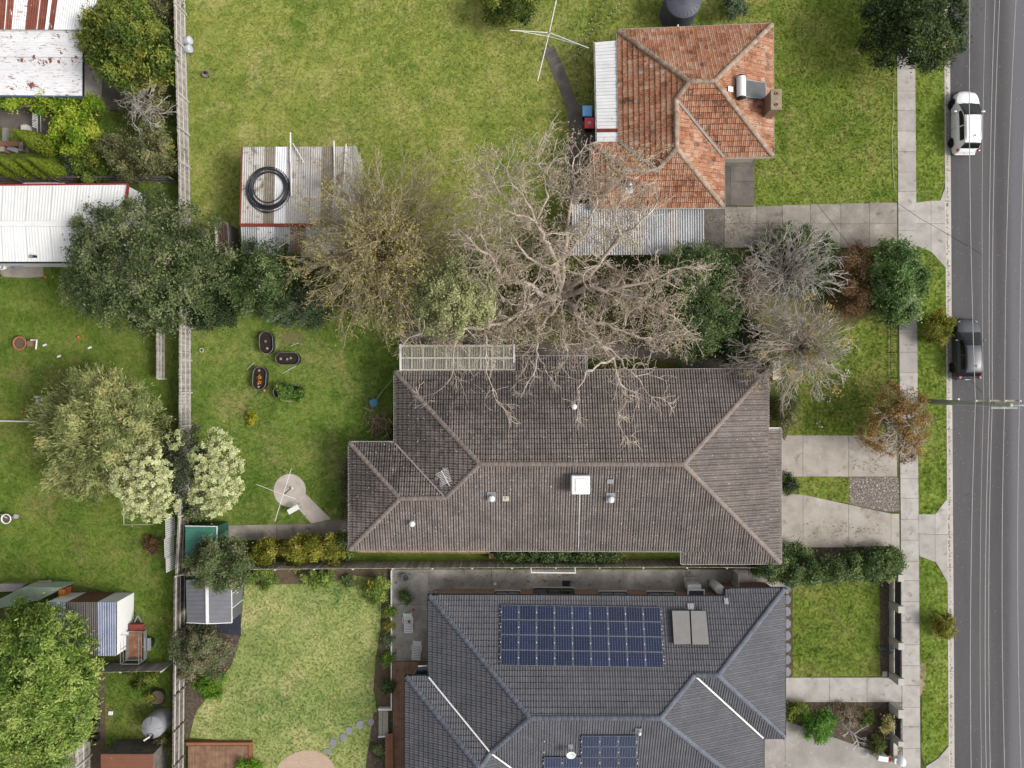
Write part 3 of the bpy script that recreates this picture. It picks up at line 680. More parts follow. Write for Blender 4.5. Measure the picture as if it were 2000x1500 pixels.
# back verandah with pale steel sheets laid across
vr = thing('verandah', 'narrow back verandah under ribbed white steel sheets beside the orange roof', 'verandah', P(1186, 180))
va, vb, vc, vd = P(1162, 83, 2.5), P(1166, 278, 2.5), P(1209.5, 278, 2.82), P(1207, 79, 2.82)
N_ = 15
for i in range(N_):
    a, b = i / N_, (i + 1) / N_
    m = MT['rust'] if i == N_ - 2 else MT['corr_white']
    l = Vector((0, 0, .02 * (i % 2)))
    if i == N_ - 2: b = a + .5 / N_
    if i == N_ - 1: a = a - .5 / N_
    g = G(); p0, p1, p2, p3 = va.lerp(vb, a) + l, va.lerp(vb, b) + l, vd.lerp(vc, b) + l, vd.lerp(vc, a) + l
    for s_ in (0, .5):
        x0, x1 = p0.lerp(p1, s_ + .04), p0.lerp(p1, s_ + .46); y0, y1 = p3.lerp(p2, s_ + .04), p3.lerp(p2, s_ + .46)
        u_ = Vector((0, 0, .05)); z0, z1 = p0.lerp(p1, s_), p0.lerp(p1, s_ + .5); w0, w1_ = p3.lerp(p2, s_), p3.lerp(p2, s_ + .5)
        g.add([z0, x0 + u_, x1 + u_, z1, w0, y0 + u_, y1 + u_, w1_], [(0, 1, 5, 4), (1, 2, 6, 5), (2, 3, 7, 6), (0, 3, 2, 1)])
    g.obj('roof_sheet', m, vr)
for y in (88, 150, 215, 272):
    p = P(1166, y, 0); p.z = 0; q_ = P(1163 + (y - 83) * .02, y, 2.45); G().box((q_.x + .15, q_.y, 1.2), (.1, .1, 2.4)).obj('post', MT['white'], vr)
G().bar(P(1161, 83, 2.42), P(1165, 278, 2.42), .12, .12).obj('gutter', MT['timber_rail'], vr)
# carport on the south side
cp = thing('carport', 'open carport with a ribbed grey steel roof beside the orange-roofed house', 'carport', P(1246, 452))
c0, c1, c2, c3 = P(1118, 499, 2.35), P(1375.5, 496, 2.35), P(1375, 403, 2.62), P(1116, 398, 2.62)
sheets(cp, c0, c1, c2, c3, [1] * 11, [MT['corr_grey'], MT['corr_grey'], MT['corr_old']], wl_=.17, amp=.03)
for x in (1122, 1205, 1290, 1371):
    for y in (401, 495):
        q_ = P(x, y, 2.3); G().box((q_.x, q_.y, 1.12), (.09, .09, 2.24)).obj('post', MT['timber_dark'], cp)
for y in (401, 450, 495): G().bar(P(1119, y, 2.27), P(1374, y, 2.27), .07, .12).obj('beam', MT['timber_dark'], cp)
# solar hot water unit: white cylinder and collector panel on the east face
p0, u, v, n = r1.faces['E']
sw = thing('solar_water_heater', 'white cylinder solar water heater with a dark panel on the orange roof', 'water heater', ray_plane(1460, 172, p0, n, .1))
ta, tb = ray_plane(1447, 146, p0, n, .35), ray_plane(1448, 194, p0, n, .35)
d = (tb - ta).normalized(); zz = n; xx = zz.cross(d)
M4 = Matrix.Translation(ta) @ Matrix((xx, zz, d)).transposed().to_4x4(); Lt = (tb - ta).length
G().lathe([(0, 0), (.18, .02), (.27, .09), (.28, .14)], n=20).obj('end_cap', MT['steel_dark'], sw, M4, True)
G().lathe([(.282, .14), (.29, .16), (.29, Lt - .16), (.282, Lt - .14)], n=20).obj('tank', MT['white'], sw, M4, True)
G().lathe([(.28, Lt - .14), (.27, Lt - .08), (.15, Lt - .01), (0, Lt)], n=20).obj('end_cap', MT['steel_dark'], sw, M4, True)
cq = [ray_plane(x, y, p0, n, .14) for x, y in ((1457, 156), (1496, 161), (1497, 194), (1456, 189))]
g = G(); g.add([p - n * .1 for p in cq] + cq, [(0, 1, 2, 3), (4, 7, 6, 5), (0, 4, 5, 1), (1, 5, 6, 2), (2, 6, 7, 3), (3, 7, 4, 0)]); fr = g.obj('collector_panel', MT['galv'], sw)
c_ = sum(cq, Vector()) / 4
G().add([p.lerp(c_, .05) + n * .012 for p in cq], [(0, 3, 2, 1)]).obj('absorber', mat('absorber', [A('#45464c'), A('#5c5d63')], 3, .35, 0, .5, bump=0, fine=.15, specks=[(A('#8a8a8c'), 6, .66, .72)]), fr)
g = G().tube([tb + n * .1, ray_plane(1452, 199, p0, n, .12), ray_plane(1462, 198, p0, n, .1)], .02, 6); g.obj('pipe', MT['galv'], sw)
for (x, y, s_, key) in ((1427, 174, .34, 'E'),):
    b_ = ray_plane(x, y, p0, n, .1); G().box((0, 0, 0), (s_, s_ * 1.2, .03), m=Matrix((u, v, n)).transposed()).obj('roof_patch', MT['white'], mw=Matrix.Translation(b_), label='square white sheet patch beside the solar water heater', cat='roof patch')
# whirlybird vent on the south face
p0, u, v, n = r1.faces['S2']
b_ = ray_plane(1229, 366, p0, n, .06)
wv = thing('roof_vent', 'round spinning roof vent on the orange tiles behind bare branches', 'vent', b_)
G().box((0, 0, 0), (.5, .75, .05), m=Matrix((u, v, n)).transposed()).obj('flashing', MT['white'], wv, Matrix.Translation(b_))
tb_ = ray_plane(1229, 360, p0, n, .35)
G().lathe([(.16, -.3), (.16, -.05), (.2, 0), (.24, .12), (.2, .24), (.08, .3), (0, .3)], n=16).obj('turbine', MT['galv'], wv, Matrix.Translation(tb_ - Vector((0, 0, .05))), True)
for k in range(12):
    t = k * math.pi / 6; G().box((math.cos(t) * .235, math.sin(t) * .235, .07), (.02, .05, .2), t + .6).obj('blade', MT['steel_dark'], wv, Matrix.Translation(tb_))

# ------------------------------------------------------------------ house with the brown double-roll tile roof
MT['tile_brown'] = tilemat('brown_concrete_tile', [A('#746b66'), A('#827873'), A('#8f847e'), A('#9a8f88')],
    [(A('#776e68'), .30, .50, .78), (A('#dcd9d4'), 7, .635, .67), (A('#efedea'), 12, .65, .68)], .25, .85, [(P(960, 725, 3), 7.0, A('#5c5754')), (P(700, 900, 3), 5.5, A('#544f4d')), (P(780, 830, 3), 5.5, A('#524d4b'))])
MT['cap_brown'] = mat('brown_cap', [A('#83776f'), A('#998c84')], 3, .85, fine=.15, bs=20, var=.08)
MT['gut_grey'] = mat('grey_gutter', [A('#bdbab6', 1.2), A('#ccc9c5', 1.2)], 3, .5, bump=0, fine=.06)
E2 = 2.8
h2 = thing('house', 'long brown-tiled brick house in the middle with a white roof cooler', 'house', P(1120, 900))
a = {k: P(x, y, z) for k, (x, y, z) in {'A': (772, 727, E2), 'B': (1499, 722, E2), 'B2': (1499, 838, E2), 'B3': (1524, 838, 2.46), 'C': (1524, 1099, 2.46), 'D': (1332, 1100, 2.46), 'D2': (1332, 1075, E2),
     'Ee': (683, 1073, E2), 'Ff': (683, 865, E2), 'Gg': (772, 865, E2), 'R1': (937, 906, 5.0), 'R2': (1335, 907, 5.0), 'R3': (871, 972, 4.12), 'R4': (781, 974, 4.12),
     'T1': (1007, 725.4, E2), 'T2': (1007, 697, 2.46), 'T3': (1144, 697, 2.46), 'T4': (1144, 724.6, E2)}.items()}
cE = P(1500, 1075, E2)                # where the hip crosses the main eave level
r2 = TiledRoof(h2, 'roman', MT['tile_brown'], MT['cap_brown'], MT['deck_dark'])
r2.face('N', [a['B'], a['A'], a['R1'], a['R2']]); r2.face('Nx', [a['T3'], a['T2'], a['T1'], a['T4']])
r2.face('W', [a['A'], a['Gg'], a['R3'], a['R1']]); r2.face('N2', [a['Gg'], a['Ff'], a['R4'], a['R3']]); r2.face('W2', [a['Ff'], a['Ee'], a['R4']])
r2.face('S', [a['Ee'], cE, a['R2'], a['R1'], a['R3'], a['R4']]); r2.face('Sx', [a['D'], a['C'], cE, a['D2']])
r2.face('E', [cE, a['B'], a['R2']]); r2.face('Ex', [a['C'], a['B3'], a['B2'], cE])
for p, q in (('A', 'R1'), ('B', 'R2'), ('C', 'R2'), ('R1', 'R2'), ('R3', 'R1'), ('R4', 'R3'), ('Ff', 'R4'), ('Ee', 'R4')): r2.cap(a[p], a[q], .15)
r2.valley(a['Gg'], a['R3'], mat('valley_pale', [A('#9a948e'), A('#b0aaa4')], 3, .6, bump=0), .05)
r2.build()
ev2 = [a[k] for k in ('A', 'Gg', 'Ff', 'Ee', 'D2', 'D', 'C', 'B3', 'B2', 'B', 'T4', 'T3', 'T2', 'T1')]
w2 = walls_gutters(h2, ev2, MT['brick_tan'], MT['gut_grey'], MT['white'])
window(h2, w2[6] + (w2[7] - w2[6]) * .55, w2[6] + (w2[7] - w2[6]) * .85, .8, 2.1, 3); window(h2, w2[6] + (w2[7] - w2[6]) * .1, w2[6] + (w2[7] - w2[6]) * .4, .2, 2.2, 1, MT['cream'])
for t in (.12, .3, .5, .7, .88): window(h2, w2[3] + (w2[4] - w2[3]) * (t - .035), w2[3] + (w2[4] - w2[3]) * (t + .035), 1, 2.1, 2)
window(h2, w2[0] + (w2[1] - w2[0]) * .3, w2[0] + (w2[1] - w2[0]) * .7, .9, 2.1, 2)

def on(face, px, py, off=0.0):
    p0, u, v, n = face; return ray_plane(px, py, p0, n, off), Matrix((u, v, n)).transposed()
# evaporative cooler
fS = r2.faces['S']
b_, M3 = on(fS, 1134, 947, .1)
ac = thing('roof_cooler', 'white rounded evaporative cooler box on the brown tiled roof', 'cooler', b_)
cc = P(1134, 947, 5.25); 
g = G().box((cc.x, cc.y, 5.0), (1.22, 1.24, .66)); g.obj('housing', mat('cooler_plastic', [A('#dcdcdf'), A('#e9e9ec')], 2, .4, bump=0, fine=.03), ac, bev=.1)
g = G().box((cc.x, cc.y, 5.325), (1.15, 1.17, .07)); g.obj('lid', MT['white'], ac, bev=.05)
G().box((cc.x, cc.y, 5.375), (.68, .82, .03)).obj('lid_panel', MT['white'], ac, bev=.012)
for s_ in (-1, 1):
    for k in range(5): G().box((cc.x + s_ * .615, cc.y, 4.78 + k * .08), (.03, .95, .025)).obj('louvre', MT['galv'], ac)
G().box((cc.x, cc.y, 4.45), (.7, .7, .6)).obj('duct', MT['galv'], ac)
dp = thing('drain_pipe', 'thin white drain pipe running down the brown roof from the cooler', 'pipe', on(fS, 1132, 1000)[0])
G().tube([on(fS, x, y, .1)[0] for x, y in ((1132, 962), (1131.5, 985), (1130.5, 1030), (1130, 1072))], .022, 6).obj('pipe', MT['white'], dp)
def roofvent(face, px, py, label, w=.56, l=.72, dome=True, rr=.18, plate=None):
    b, M3 = on(face, px, py, .1)
    t = thing('roof_vent', label, 'vent', b); m4 = Matrix.Translation(b) @ M3.to_4x4()
    nseg = 3
    for k in range(nseg): G().box(((k - 1) * w / nseg, 0, .01 + .012 * (k % 2)), (w / nseg * .96, l, .03)).obj('flashing', plate or MT['galv'], t, m4)
    if dome: G().lathe([(rr * .8, 0), (rr * .8, .2), (rr * 1.15, .2), (rr * 1.15, .27), (rr * .7, .34), (0, .37)], n=16).obj('cowl', MT['white'], t, Matrix.Translation(b + Vector((.02, -.1, 0))), True)
    return t
roofvent(fS, 960, 970, 'round white roof cowl beside the small square plate on brown tiles')
roofvent(fS, 1192, 972, 'round white roof cowl on a ribbed plate right of the cooler')
roofvent(fS, 1192, 940, 'small ribbed metal plate without a cowl above the right-hand cowl', .42, .3, False)
roofvent(fS, 805, 1019, 'small white cowl alone near the lower left corner of brown roof', .34, .34, True, .17)
roofvent(r2.faces['N'], 1120, 791, 'small white cowl under the branches on the upper brown slope', .3, .34, True, .17)
roofvent(r2.faces['N'], 1146, 731, 'pale ribbed plate at the top edge of the brown roof', .32, .3, False)
b_, M3 = on(fS, 988, 974, .09)
t = thing('roof_plate', 'small square cream plate with a black cable loop on brown tiles', 'plate', b_)
G().box((0, 0, 0), (.42, .36, .03)).obj('plate', MT['cream'], t, Matrix.Translation(b_) @ M3.to_4x4(), bev=.005)
G().tube([(.07 * math.cos(k * .6), .05 + .06 * math.sin(k * .6), .03 + .01 * k) for k in range(9)], .014, 6).obj('cable', MT['black'], t, Matrix.Translation(b_) @ M3.to_4x4())
# TV aerial on the west slope
b_, M3 = on(r2.faces['W'], 864, 945, .1)
an = thing('tv_aerial', 'fishbone television aerial above the dark west slope of brown roof', 'aerial', b_)
for (x, y, w, l) in ((862.5, 946, .28, .38), (867, 916.5, .22, .2), (852, 935, .2, .12)):
    bb, M_ = on(r2.faces['W'], x, y, .1); G().box((0, 0, 0), (l, w, .03)).obj('base_plate', MT['galv'], an, Matrix.Translation(bb) @ M_.to_4x4())
top = P(867, 929, 6.3); root = on(r2.faces['W'], 867, 932, .05)[0]
G().tube([(top.x, top.y, root.z - .3), top], .02, 6).obj('mast', MT['galv'], an)
ba, bb2 = P(862, 919, 6.3), P(878, 949, 6.3); dd = (bb2 - ba).normalized(); pp = Vector((-dd.y, dd.x, 0))
G().tube([ba, bb2], .022, 6).obj('boom', MT['white'], an)
for k in range(9):
    c_ = ba.lerp(bb2, .05 + .09 * k); L = .42 - .018 * k
    G().tube([c_ + pp * L + Vector((0, 0, .02)), c_ - pp * L + Vector((0, 0, .02))], .013, 5).obj('element', MT['white'], an)
# polycarbonate pergola on the north side
MT['poly'] = N('clear_corrugated_plastic').m
_n = MT['poly'].node_tree
def polymat():
    n = N('corrugated_plastic'); b = n.bsdf(n.ramp(n.noise(n.pos(), 1.3, 5), [(.35, A('#a5a295', 1.3)), (.65, A('#c2bfb4', 1.3))]), .35, 0, .5)
    tr = n.n.new('ShaderNodeBsdfTransparent'); tr.inputs[0].default_value = (.78, .78, .74, 1)
    mx = n.n.new('ShaderNodeMixShader'); mx.inputs[0].default_value = .5; n.link(b.outputs[0], mx.inputs[1]); n.link(tr.outputs[0], mx.inputs[2]); n.link(mx.outputs[0], n.out.inputs[0]); return n.m
bpy.data.materials.remove(MT['poly']); MT['poly'] = polymat()
pg = thing('pergola', 'pergola with clear corrugated plastic roof over cream rafters', 'pergola', P(892, 700))
c0, c1, c2, c3 = P(781, 725, 2.7), P(1005, 724, 2.7), P(1005, 672, 2.45), P(781, 673, 2.45)
sheets(pg, c3, c2, c1, c0, [1] * 10, [MT['poly']], wl_=.16, amp=.02)
dn = Vector((0, 0, -.1))
for x in (803.5, 826, 848, 871, 893, 916, 938, 960.5, 983): G().bar(P(x, 672.5, 2.55) + dn, P(x, 724, 2.80) + dn, .05 if x not in (826, 871, 916, 960.5) else .08, .1).obj('rafter', MT['cream'], pg)
for y, z in ((675.5, 2.50), (699, 2.62), (722, 2.73)): G().bar(P(782, y, z), P(1004, y, z), .11, .05).obj('batten', MT['cream'], pg)
G().bar(P(782, 672, 2.52), P(782.5, 725, 2.76), .14, .05).obj('barge_board', MT['white'], pg); G().bar(P(1004, 672, 2.52), P(1004, 708, 2.68), .14, .05).obj('barge_board', MT['white'], pg)
G().bar(P(780, 671, 2.46), P(1006, 670.5, 2.46), .1, .1).obj('gutter', MT['steel_dark'], pg)
for x in (784, 858, 930, 1002):
    q_ = P(x, 675, 2.3); G().box((q_.x, q_.y, 1.1), (.1, .1, 2.2)).obj('post', MT['cream'], pg)
# low brick wall along the south side
lw = thing('brick_wall', 'low tan brick wall along the south side of brown-roofed house', 'wall', P(830, 1078))
G().prism([P(700, 1074, .6), P(957, 1076, .6), P(957, 1080, .6), P(700, 1078, .6)], 0, .6).obj('wall', MT['brick_tan'], lw)
for k in range(62):
    q0 = P(701 + k * 4.15, 1076.6 + k * .026, .63); G().box((q0.x, q0.y, .635), (.135, .2, .07)).obj('coping_brick', MT['brick_tan'], lw)
G().prism([P(955, 1081, .6), P(965, 1081, .6), P(965, 1091, .6), P(955, 1091, .6)], 0, .62).obj('pier', MT['brick_tan'], lw)

# ------------------------------------------------------------------ house with the dark grey roof and solar panels
MT['tile_dark'] = tilemat('charcoal_tile', [A('#5c5d63'), A('#626369'), A('#69696f'), A('#707076')], [(A('#54535a'), .5, .58, .8)], .18, .7)
MT['cap_dark'] = mat('charcoal_cap', [A('#5c616c'), A('#717682')], 3, .75, fine=.15, bs=20, var=.1)
E3 = 2.8
h3 = thing('house', 'brick house under a charcoal tile roof carrying blue solar panels', 'house', P(1200, 1330))
def W3(x, y, z): return Vector((x, y, z))
b = {k: P(*q) for k, q in {'A': (838, 1163, E3), 'B': (1415, 1166, E3), 'B2': (1416, 1151, 2.62), 'C': (1532, 1150, 2.62), 'D': (1532, 1440, 2.66), 'D2': (1490, 1440, E3),
     'R1': (1035, 1402, 5.6), 'R2': (1290, 1402.5, 5.6), 'R3': (1402, 1319, 4.66), 'R4': (1357, 1318.5, 4.66), 'V': (838, 1321, E3), 'V2': (793, 1321, E3), 'Q': (959, 1469, 4.55), 'X': (937, 1501, 4.84)}.items()}
ys = -27.9
b['K'] = W3(b['D2'].x, ys, E3); b['K0'] = W3(b['Q'].x + (b['Q'].z - E3) / .405 * 1.0, ys, E3)
b['K0'].x = 3.0
b['X2'] = W3(b['X'].x, -38, b['X'].z); b['V3'] = W3(b['V2'].x, -38, E3); b['E3a'] = W3(b['X'].x + (b['X'].x - b['V2'].x), -38, E3); b['E3b'] = W3(b['E3a'].x, ys, E3)
r3 = TiledRoof(h3, 'flat', MT['tile_dark'], MT['cap_dark'], MT['deck_dark'])
bN = P(1418, 1166, E3)
r3.face('N', [b['C'], b['A'], b['R1'], b['R2'], b['R4'], b['R3']]) if False else None
# the north face: main slope up to the long ridge plus the lower east ridge; both share one plane
r3.face('N', [b['B'], b['A'], b['R1'], b['R2'], b['R4'], b['R3'], P(1519, 1166.5, 2.8)])
r3.face('Nx', [b['C'], b['B2'], b['B'], P(1519, 1166.5, 2.8)])
r3.face('E', [b['D'], b['C'], b['R3']]); r3.face('Se', [b['D2'], b['D'], b['R3'], b['R4']])
r3.face('E2', [b['K'], b['D2'], b['R4'], b['R2']]); r3.face('S', [b['K0'], b['K'], b['R2'], b['R1'], b['Q']])
r3.face('W', [b['A'], b['V'], b['Q'], b['R1']]); r3.face('N2', [b['V'], b['V2'], b['X'], b['Q']])
r3.face('W2', [b['V2'], b['V3'], b['X2'], b['X']]); r3.face('E3', [b['E3a'], b['E3b'], b['K0'], b['Q'], b['X'], b['X2']])
for p, q in (('A', 'R1'), ('R1', 'R2'), ('Q', 'R1'), ('X', 'Q') if False else ('Q', 'X'), ('V2', 'X'), ('X2', 'X'), ('C', 'R3'), ('R4', 'R3'), ('R2', 'R4') if False else ('R4', 'R2'), ('D', 'R3'), ('K', 'R2')): r3.cap(b[p], b[q], .16)
r3.valley(b['V'], b['Q'], MT['white'], .055); r3.valley(b['D2'], b['R4'], MT['white'], .055); r3.valley(b['K0'], b['Q'], MT['white'], .055)
r3.build()
ev3 = [b[k] for k in ('A', 'V', 'V2', 'V3', 'E3a', 'E3b', 'K', 'D2', 'D', 'C', 'B2', 'B')]
w3 = walls_gutters(h3, ev3, MT['brick_pink'], MT['steel_dark'], MT['white'], .32)
wa, wb = w3[11], w3[0]
def wx(px): return wb.lerp(wa, (px - 845) / (1410 - 845))
for x0, x1, z0, z1, k, mg in ((962, 1010, .9, 2.1, 2, MT['glass_light']), (1040, 1118, .1, 2.2, 3, MT['glass']), (1170, 1222, .9, 2.1, 2, MT['glass_light']), (1265, 1318, .9, 2.1, 2, MT['glass_light'])):
    window(h3, wx(x1), wx(x0), z0, z1, k, mg, MT['steel_dark'])
window(h3, w3[8] + (w3[9] - w3[8]) * .2, w3[8] + (w3[9] - w3[8]) * .45, .9, 2.1, 2); window(h3, w3[8] + (w3[9] - w3[8]) * .6, w3[8] + (w3[9] - w3[8]) * .85, .9, 2.1, 2)
G().prism([P(838, 1147), P(1420, 1150), P(1420, 1153), P(838, 1150)], .031, .08).obj('footing', MT['concrete'], h3)

# solar panels
def solarmat():
    n = N('solar_cells'); tc = n.n.new('ShaderNodeTexCoord'); sx = n.n.new('ShaderNodeSeparateXYZ'); n.link(tc.outputs['Object'], sx.inputs[0])
    def line(v, freq, w):
        f = n.math('FRACT', n.math('MULTIPLY', v, freq)); d = n.math('ABSOLUTE', n.math('SUBTRACT', f, .5)); return n.math('GREATER_THAN', d, .5 - w)
    lx = line(sx.outputs[0], 1 / .172, .045); ly = line(sx.outputs[1], 1 / .172, .03)
    oi = n.n.new('ShaderNodeObjectInfo')
    base = n.ramp(n.noise(n.pos(), 3, 3), [(.35, A('#0e1a38')), (.65, A('#142244'))])
    col = n.mix(ly, base, A('#33436e')); col = n.mix(lx, col, A('#757d95'))
    v = n.math('ADD', n.math('MULTIPLY', oi.outputs['Random'], .35), .85); cc = n.n.new('ShaderNodeCombineColor'); [n.link(v, cc.inputs[i]) for i in range(3)]
    col = n.mix(1.0, col, cc.outputs[0], 'MULTIPLY'); n.bsdf(col, .2, 0, .5); return n.m
MT['solar'] = solarmat()
def solar_array(label, face, quad, nx, ny, skip=(), gaps=0.06):
    p0, u, v, n = face; c = [ray_plane(x, y, p0, n, .16) for x, y in quad]     # tl tr br bl
    root = thing('solar_array', label, 'solar panels', sum(c, Vector()) / 4)
    def at(s, t): return c[0].lerp(c[1], s).lerp(c[3].lerp(c[2], s), t)
    W = (c[1] - c[0]).length / nx; L = (c[3] - c[0]).length / ny
    uu = (c[1] - c[0]).normalized(); vv = (c[0] - c[3]); vv = (vv - uu * vv.dot(uu)).normalized(); M3 = Matrix((uu, vv, uu.cross(vv))).transposed()
    fw, fl = W - .02, L - .02; t = .014
    g = G()
    for cx, cy, sx, sy in ((0, fl / 2 - t / 2, fw, t), (0, -fl / 2 + t / 2, fw, t), (fw / 2 - t / 2, 0, t, fl - 2 * t), (-fw / 2 + t / 2, 0, t, fl - 2 * t)): g.box((cx, cy, 0), (sx, sy, .04))
    fm = g.mesh('frame', MT['galv']); gl = G().box((0, 0, -.004), (fw - 2 * t, fl - 2 * t, .036)).mesh('cells', MT['solar'])
    for j in range(ny):
        for i in range(nx):
            if (i, j) in skip: continue
            ctr = at((i + .5) / nx, (j + .5) / ny); m4 = Matrix.Translation(ctr) @ M3.to_4x4()
            p = O('solar_panel', gl, root, m4); O('frame', fm, p, m4)
    for j in range(ny):
        for k in (.27, .73):
            s0 = min(i for i in range(nx) if (i, j) not in skip) / nx
            G().bar(at(s0 - .012, (j + k) / ny) - n * .06, at(1.012, (j + k) / ny) - n * .06, .04, .05).obj('rail', MT['galv'], root)
    for j in range(ny):
        for i in range(nx + 1):
            if (i, j) in skip and (i - 1, j) in skip: continue
            q_ = at(i / nx, (j + .5) / ny); G().box((0, 0, .02), (.05, .08, .02)).obj('clamp', MT['white'], root, Matrix.Translation(q_) @ M3.to_4x4())
    return root
solar_array('large array of blue solar panels on the upper charcoal roof slope', r3.faces['N'], [(979, 1181), (1290, 1186), (1297, 1304), (977, 1299.5)], 9, 4)
solar_array('stepped group of blue solar panels at bottom edge of charcoal roof', r3.faces['S'], [(1064, 1437), (1243, 1437), (1246, 1520), (1060, 1520)], 5, 4, {(0, 0), (1, 0), (0, 1), (1, 1)})
# pair of thermal collectors
p0, u, v, n = r3.faces['N']
for (quad, lab) in (([(1312, 1192), (1346.5, 1192), (1350, 1259), (1316, 1260)], 'left grey solar thermal collector on the charcoal roof'), ([(1348.5, 1192), (1379, 1192.5), (1385.5, 1260), (1352, 1260)], 'right grey solar thermal collector on the charcoal roof')):
    c = [ray_plane(x, y, p0, n, .3) for x, y in quad]
    t = thing('thermal_collector', lab, 'collector', sum(c, Vector()) / 4)
    g = G(); g.add([p - n * .1 for p in c] + c, [(0, 1, 2, 3), (4, 7, 6, 5), (0, 4, 5, 1), (1, 5, 6, 2), (2, 6, 7, 3), (3, 7, 4, 0)]); fr = g.obj('frame', MT['steel_dark'], t)
    cc_ = sum(c, Vector()) / 4
    G().add([p.lerp(cc_, .03) + n * .01 for p in c], [(0, 3, 2, 1)]).obj('cover', mat('collector_glass', [A('#8b8886'), A('#969391')], 2, .3, 0, .5, bump=0, fine=.03), t)
    for s_ in (.5,):
        a_, b_ = c[3].lerp(c[2], s_), c[3].lerp(c[2], s_) - v * .75
        G().bar(a_ - n * .15, b_ - n * .2, .04, .03).obj('strut', MT['galv'], t)
        G().bar(c[0].lerp(c[1], .2) - n * .12, c[0].lerp(c[1], .2) - n * .24, .05, .05).obj('foot', MT['galv'], t)
for x, y, w, l, lab in ((1349, 1184.5, .42, .4, 'bright ribbed metal tile above the thermal collectors'), (1418.5, 1174, .28, .4, 'bright ribbed metal tile at step of charcoal roof edge')):
    roofvent(r3.faces['N'], x, y, lab, w, l, False)
roofvent(r3.faces['S'], 1247, 1426.5, 'small bright metal cowl just below the charcoal main ridge', .42, .36, True, .1)
b_, M3 = on(r3.faces['S'], 1114, 1462, .1)
t = thing('satellite_dish', 'small round white dish on charcoal tiles beside the lower panels', 'dish', b_)
tp = b_ + Vector((0, -.12, .5)); MR = Matrix.Rotation(.35, 3, 'X')
G().lathe([(0, -.05), (.15, -.03), (.27, .03), (.3, .07), (.28, .075), (.15, -.005), (0, -.03)], (0, 0, 0), 24, MR).obj('dish', MT['white'], t, Matrix.Translation(tp), True)
G().tube([b_, b_ + Vector((0, .15, .3)), tp], .025, 6).obj('arm', MT['galv'], t); G().box((b_.x, b_.y + .15, b_.z + .05), (.32, .3, .04)).obj('base_plate', MT['galv'], t)
# ------------------------------------------------------------------ sheds
def box_walls(parent, pts, z0, zts, m, name='wall'):
    n = len(pts)
    for i in range(n):
        a, b = pts[i], pts[(i + 1) % n]; za, zb = zts[i], zts[(i + 1) % n]
        G().add([(a.x, a.y, z0), (b.x, b.y, z0), (b.x, b.y, zb), (a.x, a.y, za)], [(0, 1, 2, 3)]).obj(name, m, parent)
def gp(px, py, z): q = P(px, py, z); return Vector((q.x, q.y, 0))

# rusty sheds, top left
t = thing('shed', 'top-left shed with wide red rust stripes down its white roof', 'shed', P(90, 20))
c0, c1, c2, c3 = P(-120, 57, 3.0), P(180, 58, 3.0), P(205, -80, 3.6), P(-120, -80, 3.6)
ws = [150, 22, 14, 28, 22, 12, 12, 11, 11, 78]
ms = [MT['corr_rust'], MT['corr_rust'], MT['corr_white'], MT['corr_white'], MT['corr_rust'], MT['corr_rust'], MT['corr_white'], MT['corr_rust'], MT['corr_rust'], MT['corr_white']]
sheets(t, c0, c1, c2, c3, [120, 12, 2, 13, 28, 22, 2, 15, 7, 11, 78], [MT['corr_rust'], MT['corr_rust'], MT['corr_white'], MT['corr_rust'], MT['corr_spotted'], MT['corr_rust'], MT['corr_white'], MT['corr_rust'], MT['corr_white'], MT['corr_rust'], MT['corr_white']])
box_walls(t, [gp(-118, 55, 3), gp(176, 56, 3), gp(200, -78, 3.5), gp(-118, -78, 3.5)], 0, [2.95, 2.95, 3.5, 3.5], MT['corr_old'])
t = thing('shed', 'low shed with a rust-spotted white corrugated roof above the green vine', 'shed', P(80, 125))
c0, c1, c2, c3 = P(162, 187, 2.3), P(162, 58, 2.75), P(-120, 56, 2.75), P(-120, 185, 2.3)
rows = [0, .2, .42, .62, .82, 1.0]
for a_, b_ in zip(rows[:-1], rows[1:]):
    l = Vector((0, 0, .012 * (rows.index(a_) % 2)))
    corr_sheet(c1.lerp(c0, a_) + l, c1.lerp(c0, b_) + l, c2.lerp(c3, b_) + l, c2.lerp(c3, a_) + l, .15, .018).obj('roof_sheet', MT['corr_spotted'], t)
G().bar(P(163, 58, 2.72), P(163, 188, 2.27), .05, .16).obj('barge', MT['steel_dark'], t)
G().bar(P(-120, 187, 2.24), P(163, 189, 2.24), .1, .1).obj('gutter', mat('blue_grey_gutter', [A('#4d5a72'), A('#5d6a80')], 3, .5, bump=0), t)
box_walls(t, [gp(-118, 183, 2.3), gp(158, 185, 2.3), gp(158, 60, 2.7), gp(-118, 58, 2.7)], 0, [2.2, 2.2, 2.7, 2.7], MT['corr_old'])
# white gable shed
t = thing('shed', 'long white gable-roofed shed with a red barge board, left edge', 'shed', P(110, 440))
zr, ze = 3.1, 2.45
eN0, eN1, rdg0, rdg1, eS0, eS1 = P(-140, 364, ze), P(250, 361, ze), P(-140, 437, zr), P(240, 432, zr), P(-140, 511, ze), P(226, 512, ze)
eS1 = Vector((eN1.x, eS0.y, ze)); rdg1 = Vector((eN1.x, rdg0.y, zr))
MT['trim_white'] = mat('pale_trim_deck', [A('#e6e6e5', 1.12), A('#eeeeed', 1.12), A('#f4f4f3', 1.12)], .8, .5, bump=0, fine=.05, var=.03, specks=[(A('#c2c0bc'), 1.0, .66, .8, (2.5, .3, 1))])
sheets(t, eN0, eN1, rdg1, rdg0, [1] * 16, [MT['trim_white']], wl_=.2, amp=.008)
sheets(t, eS0, eS1, rdg1, rdg0, [1] * 16, [MT['trim_white']], wl_=.2, amp=.008)
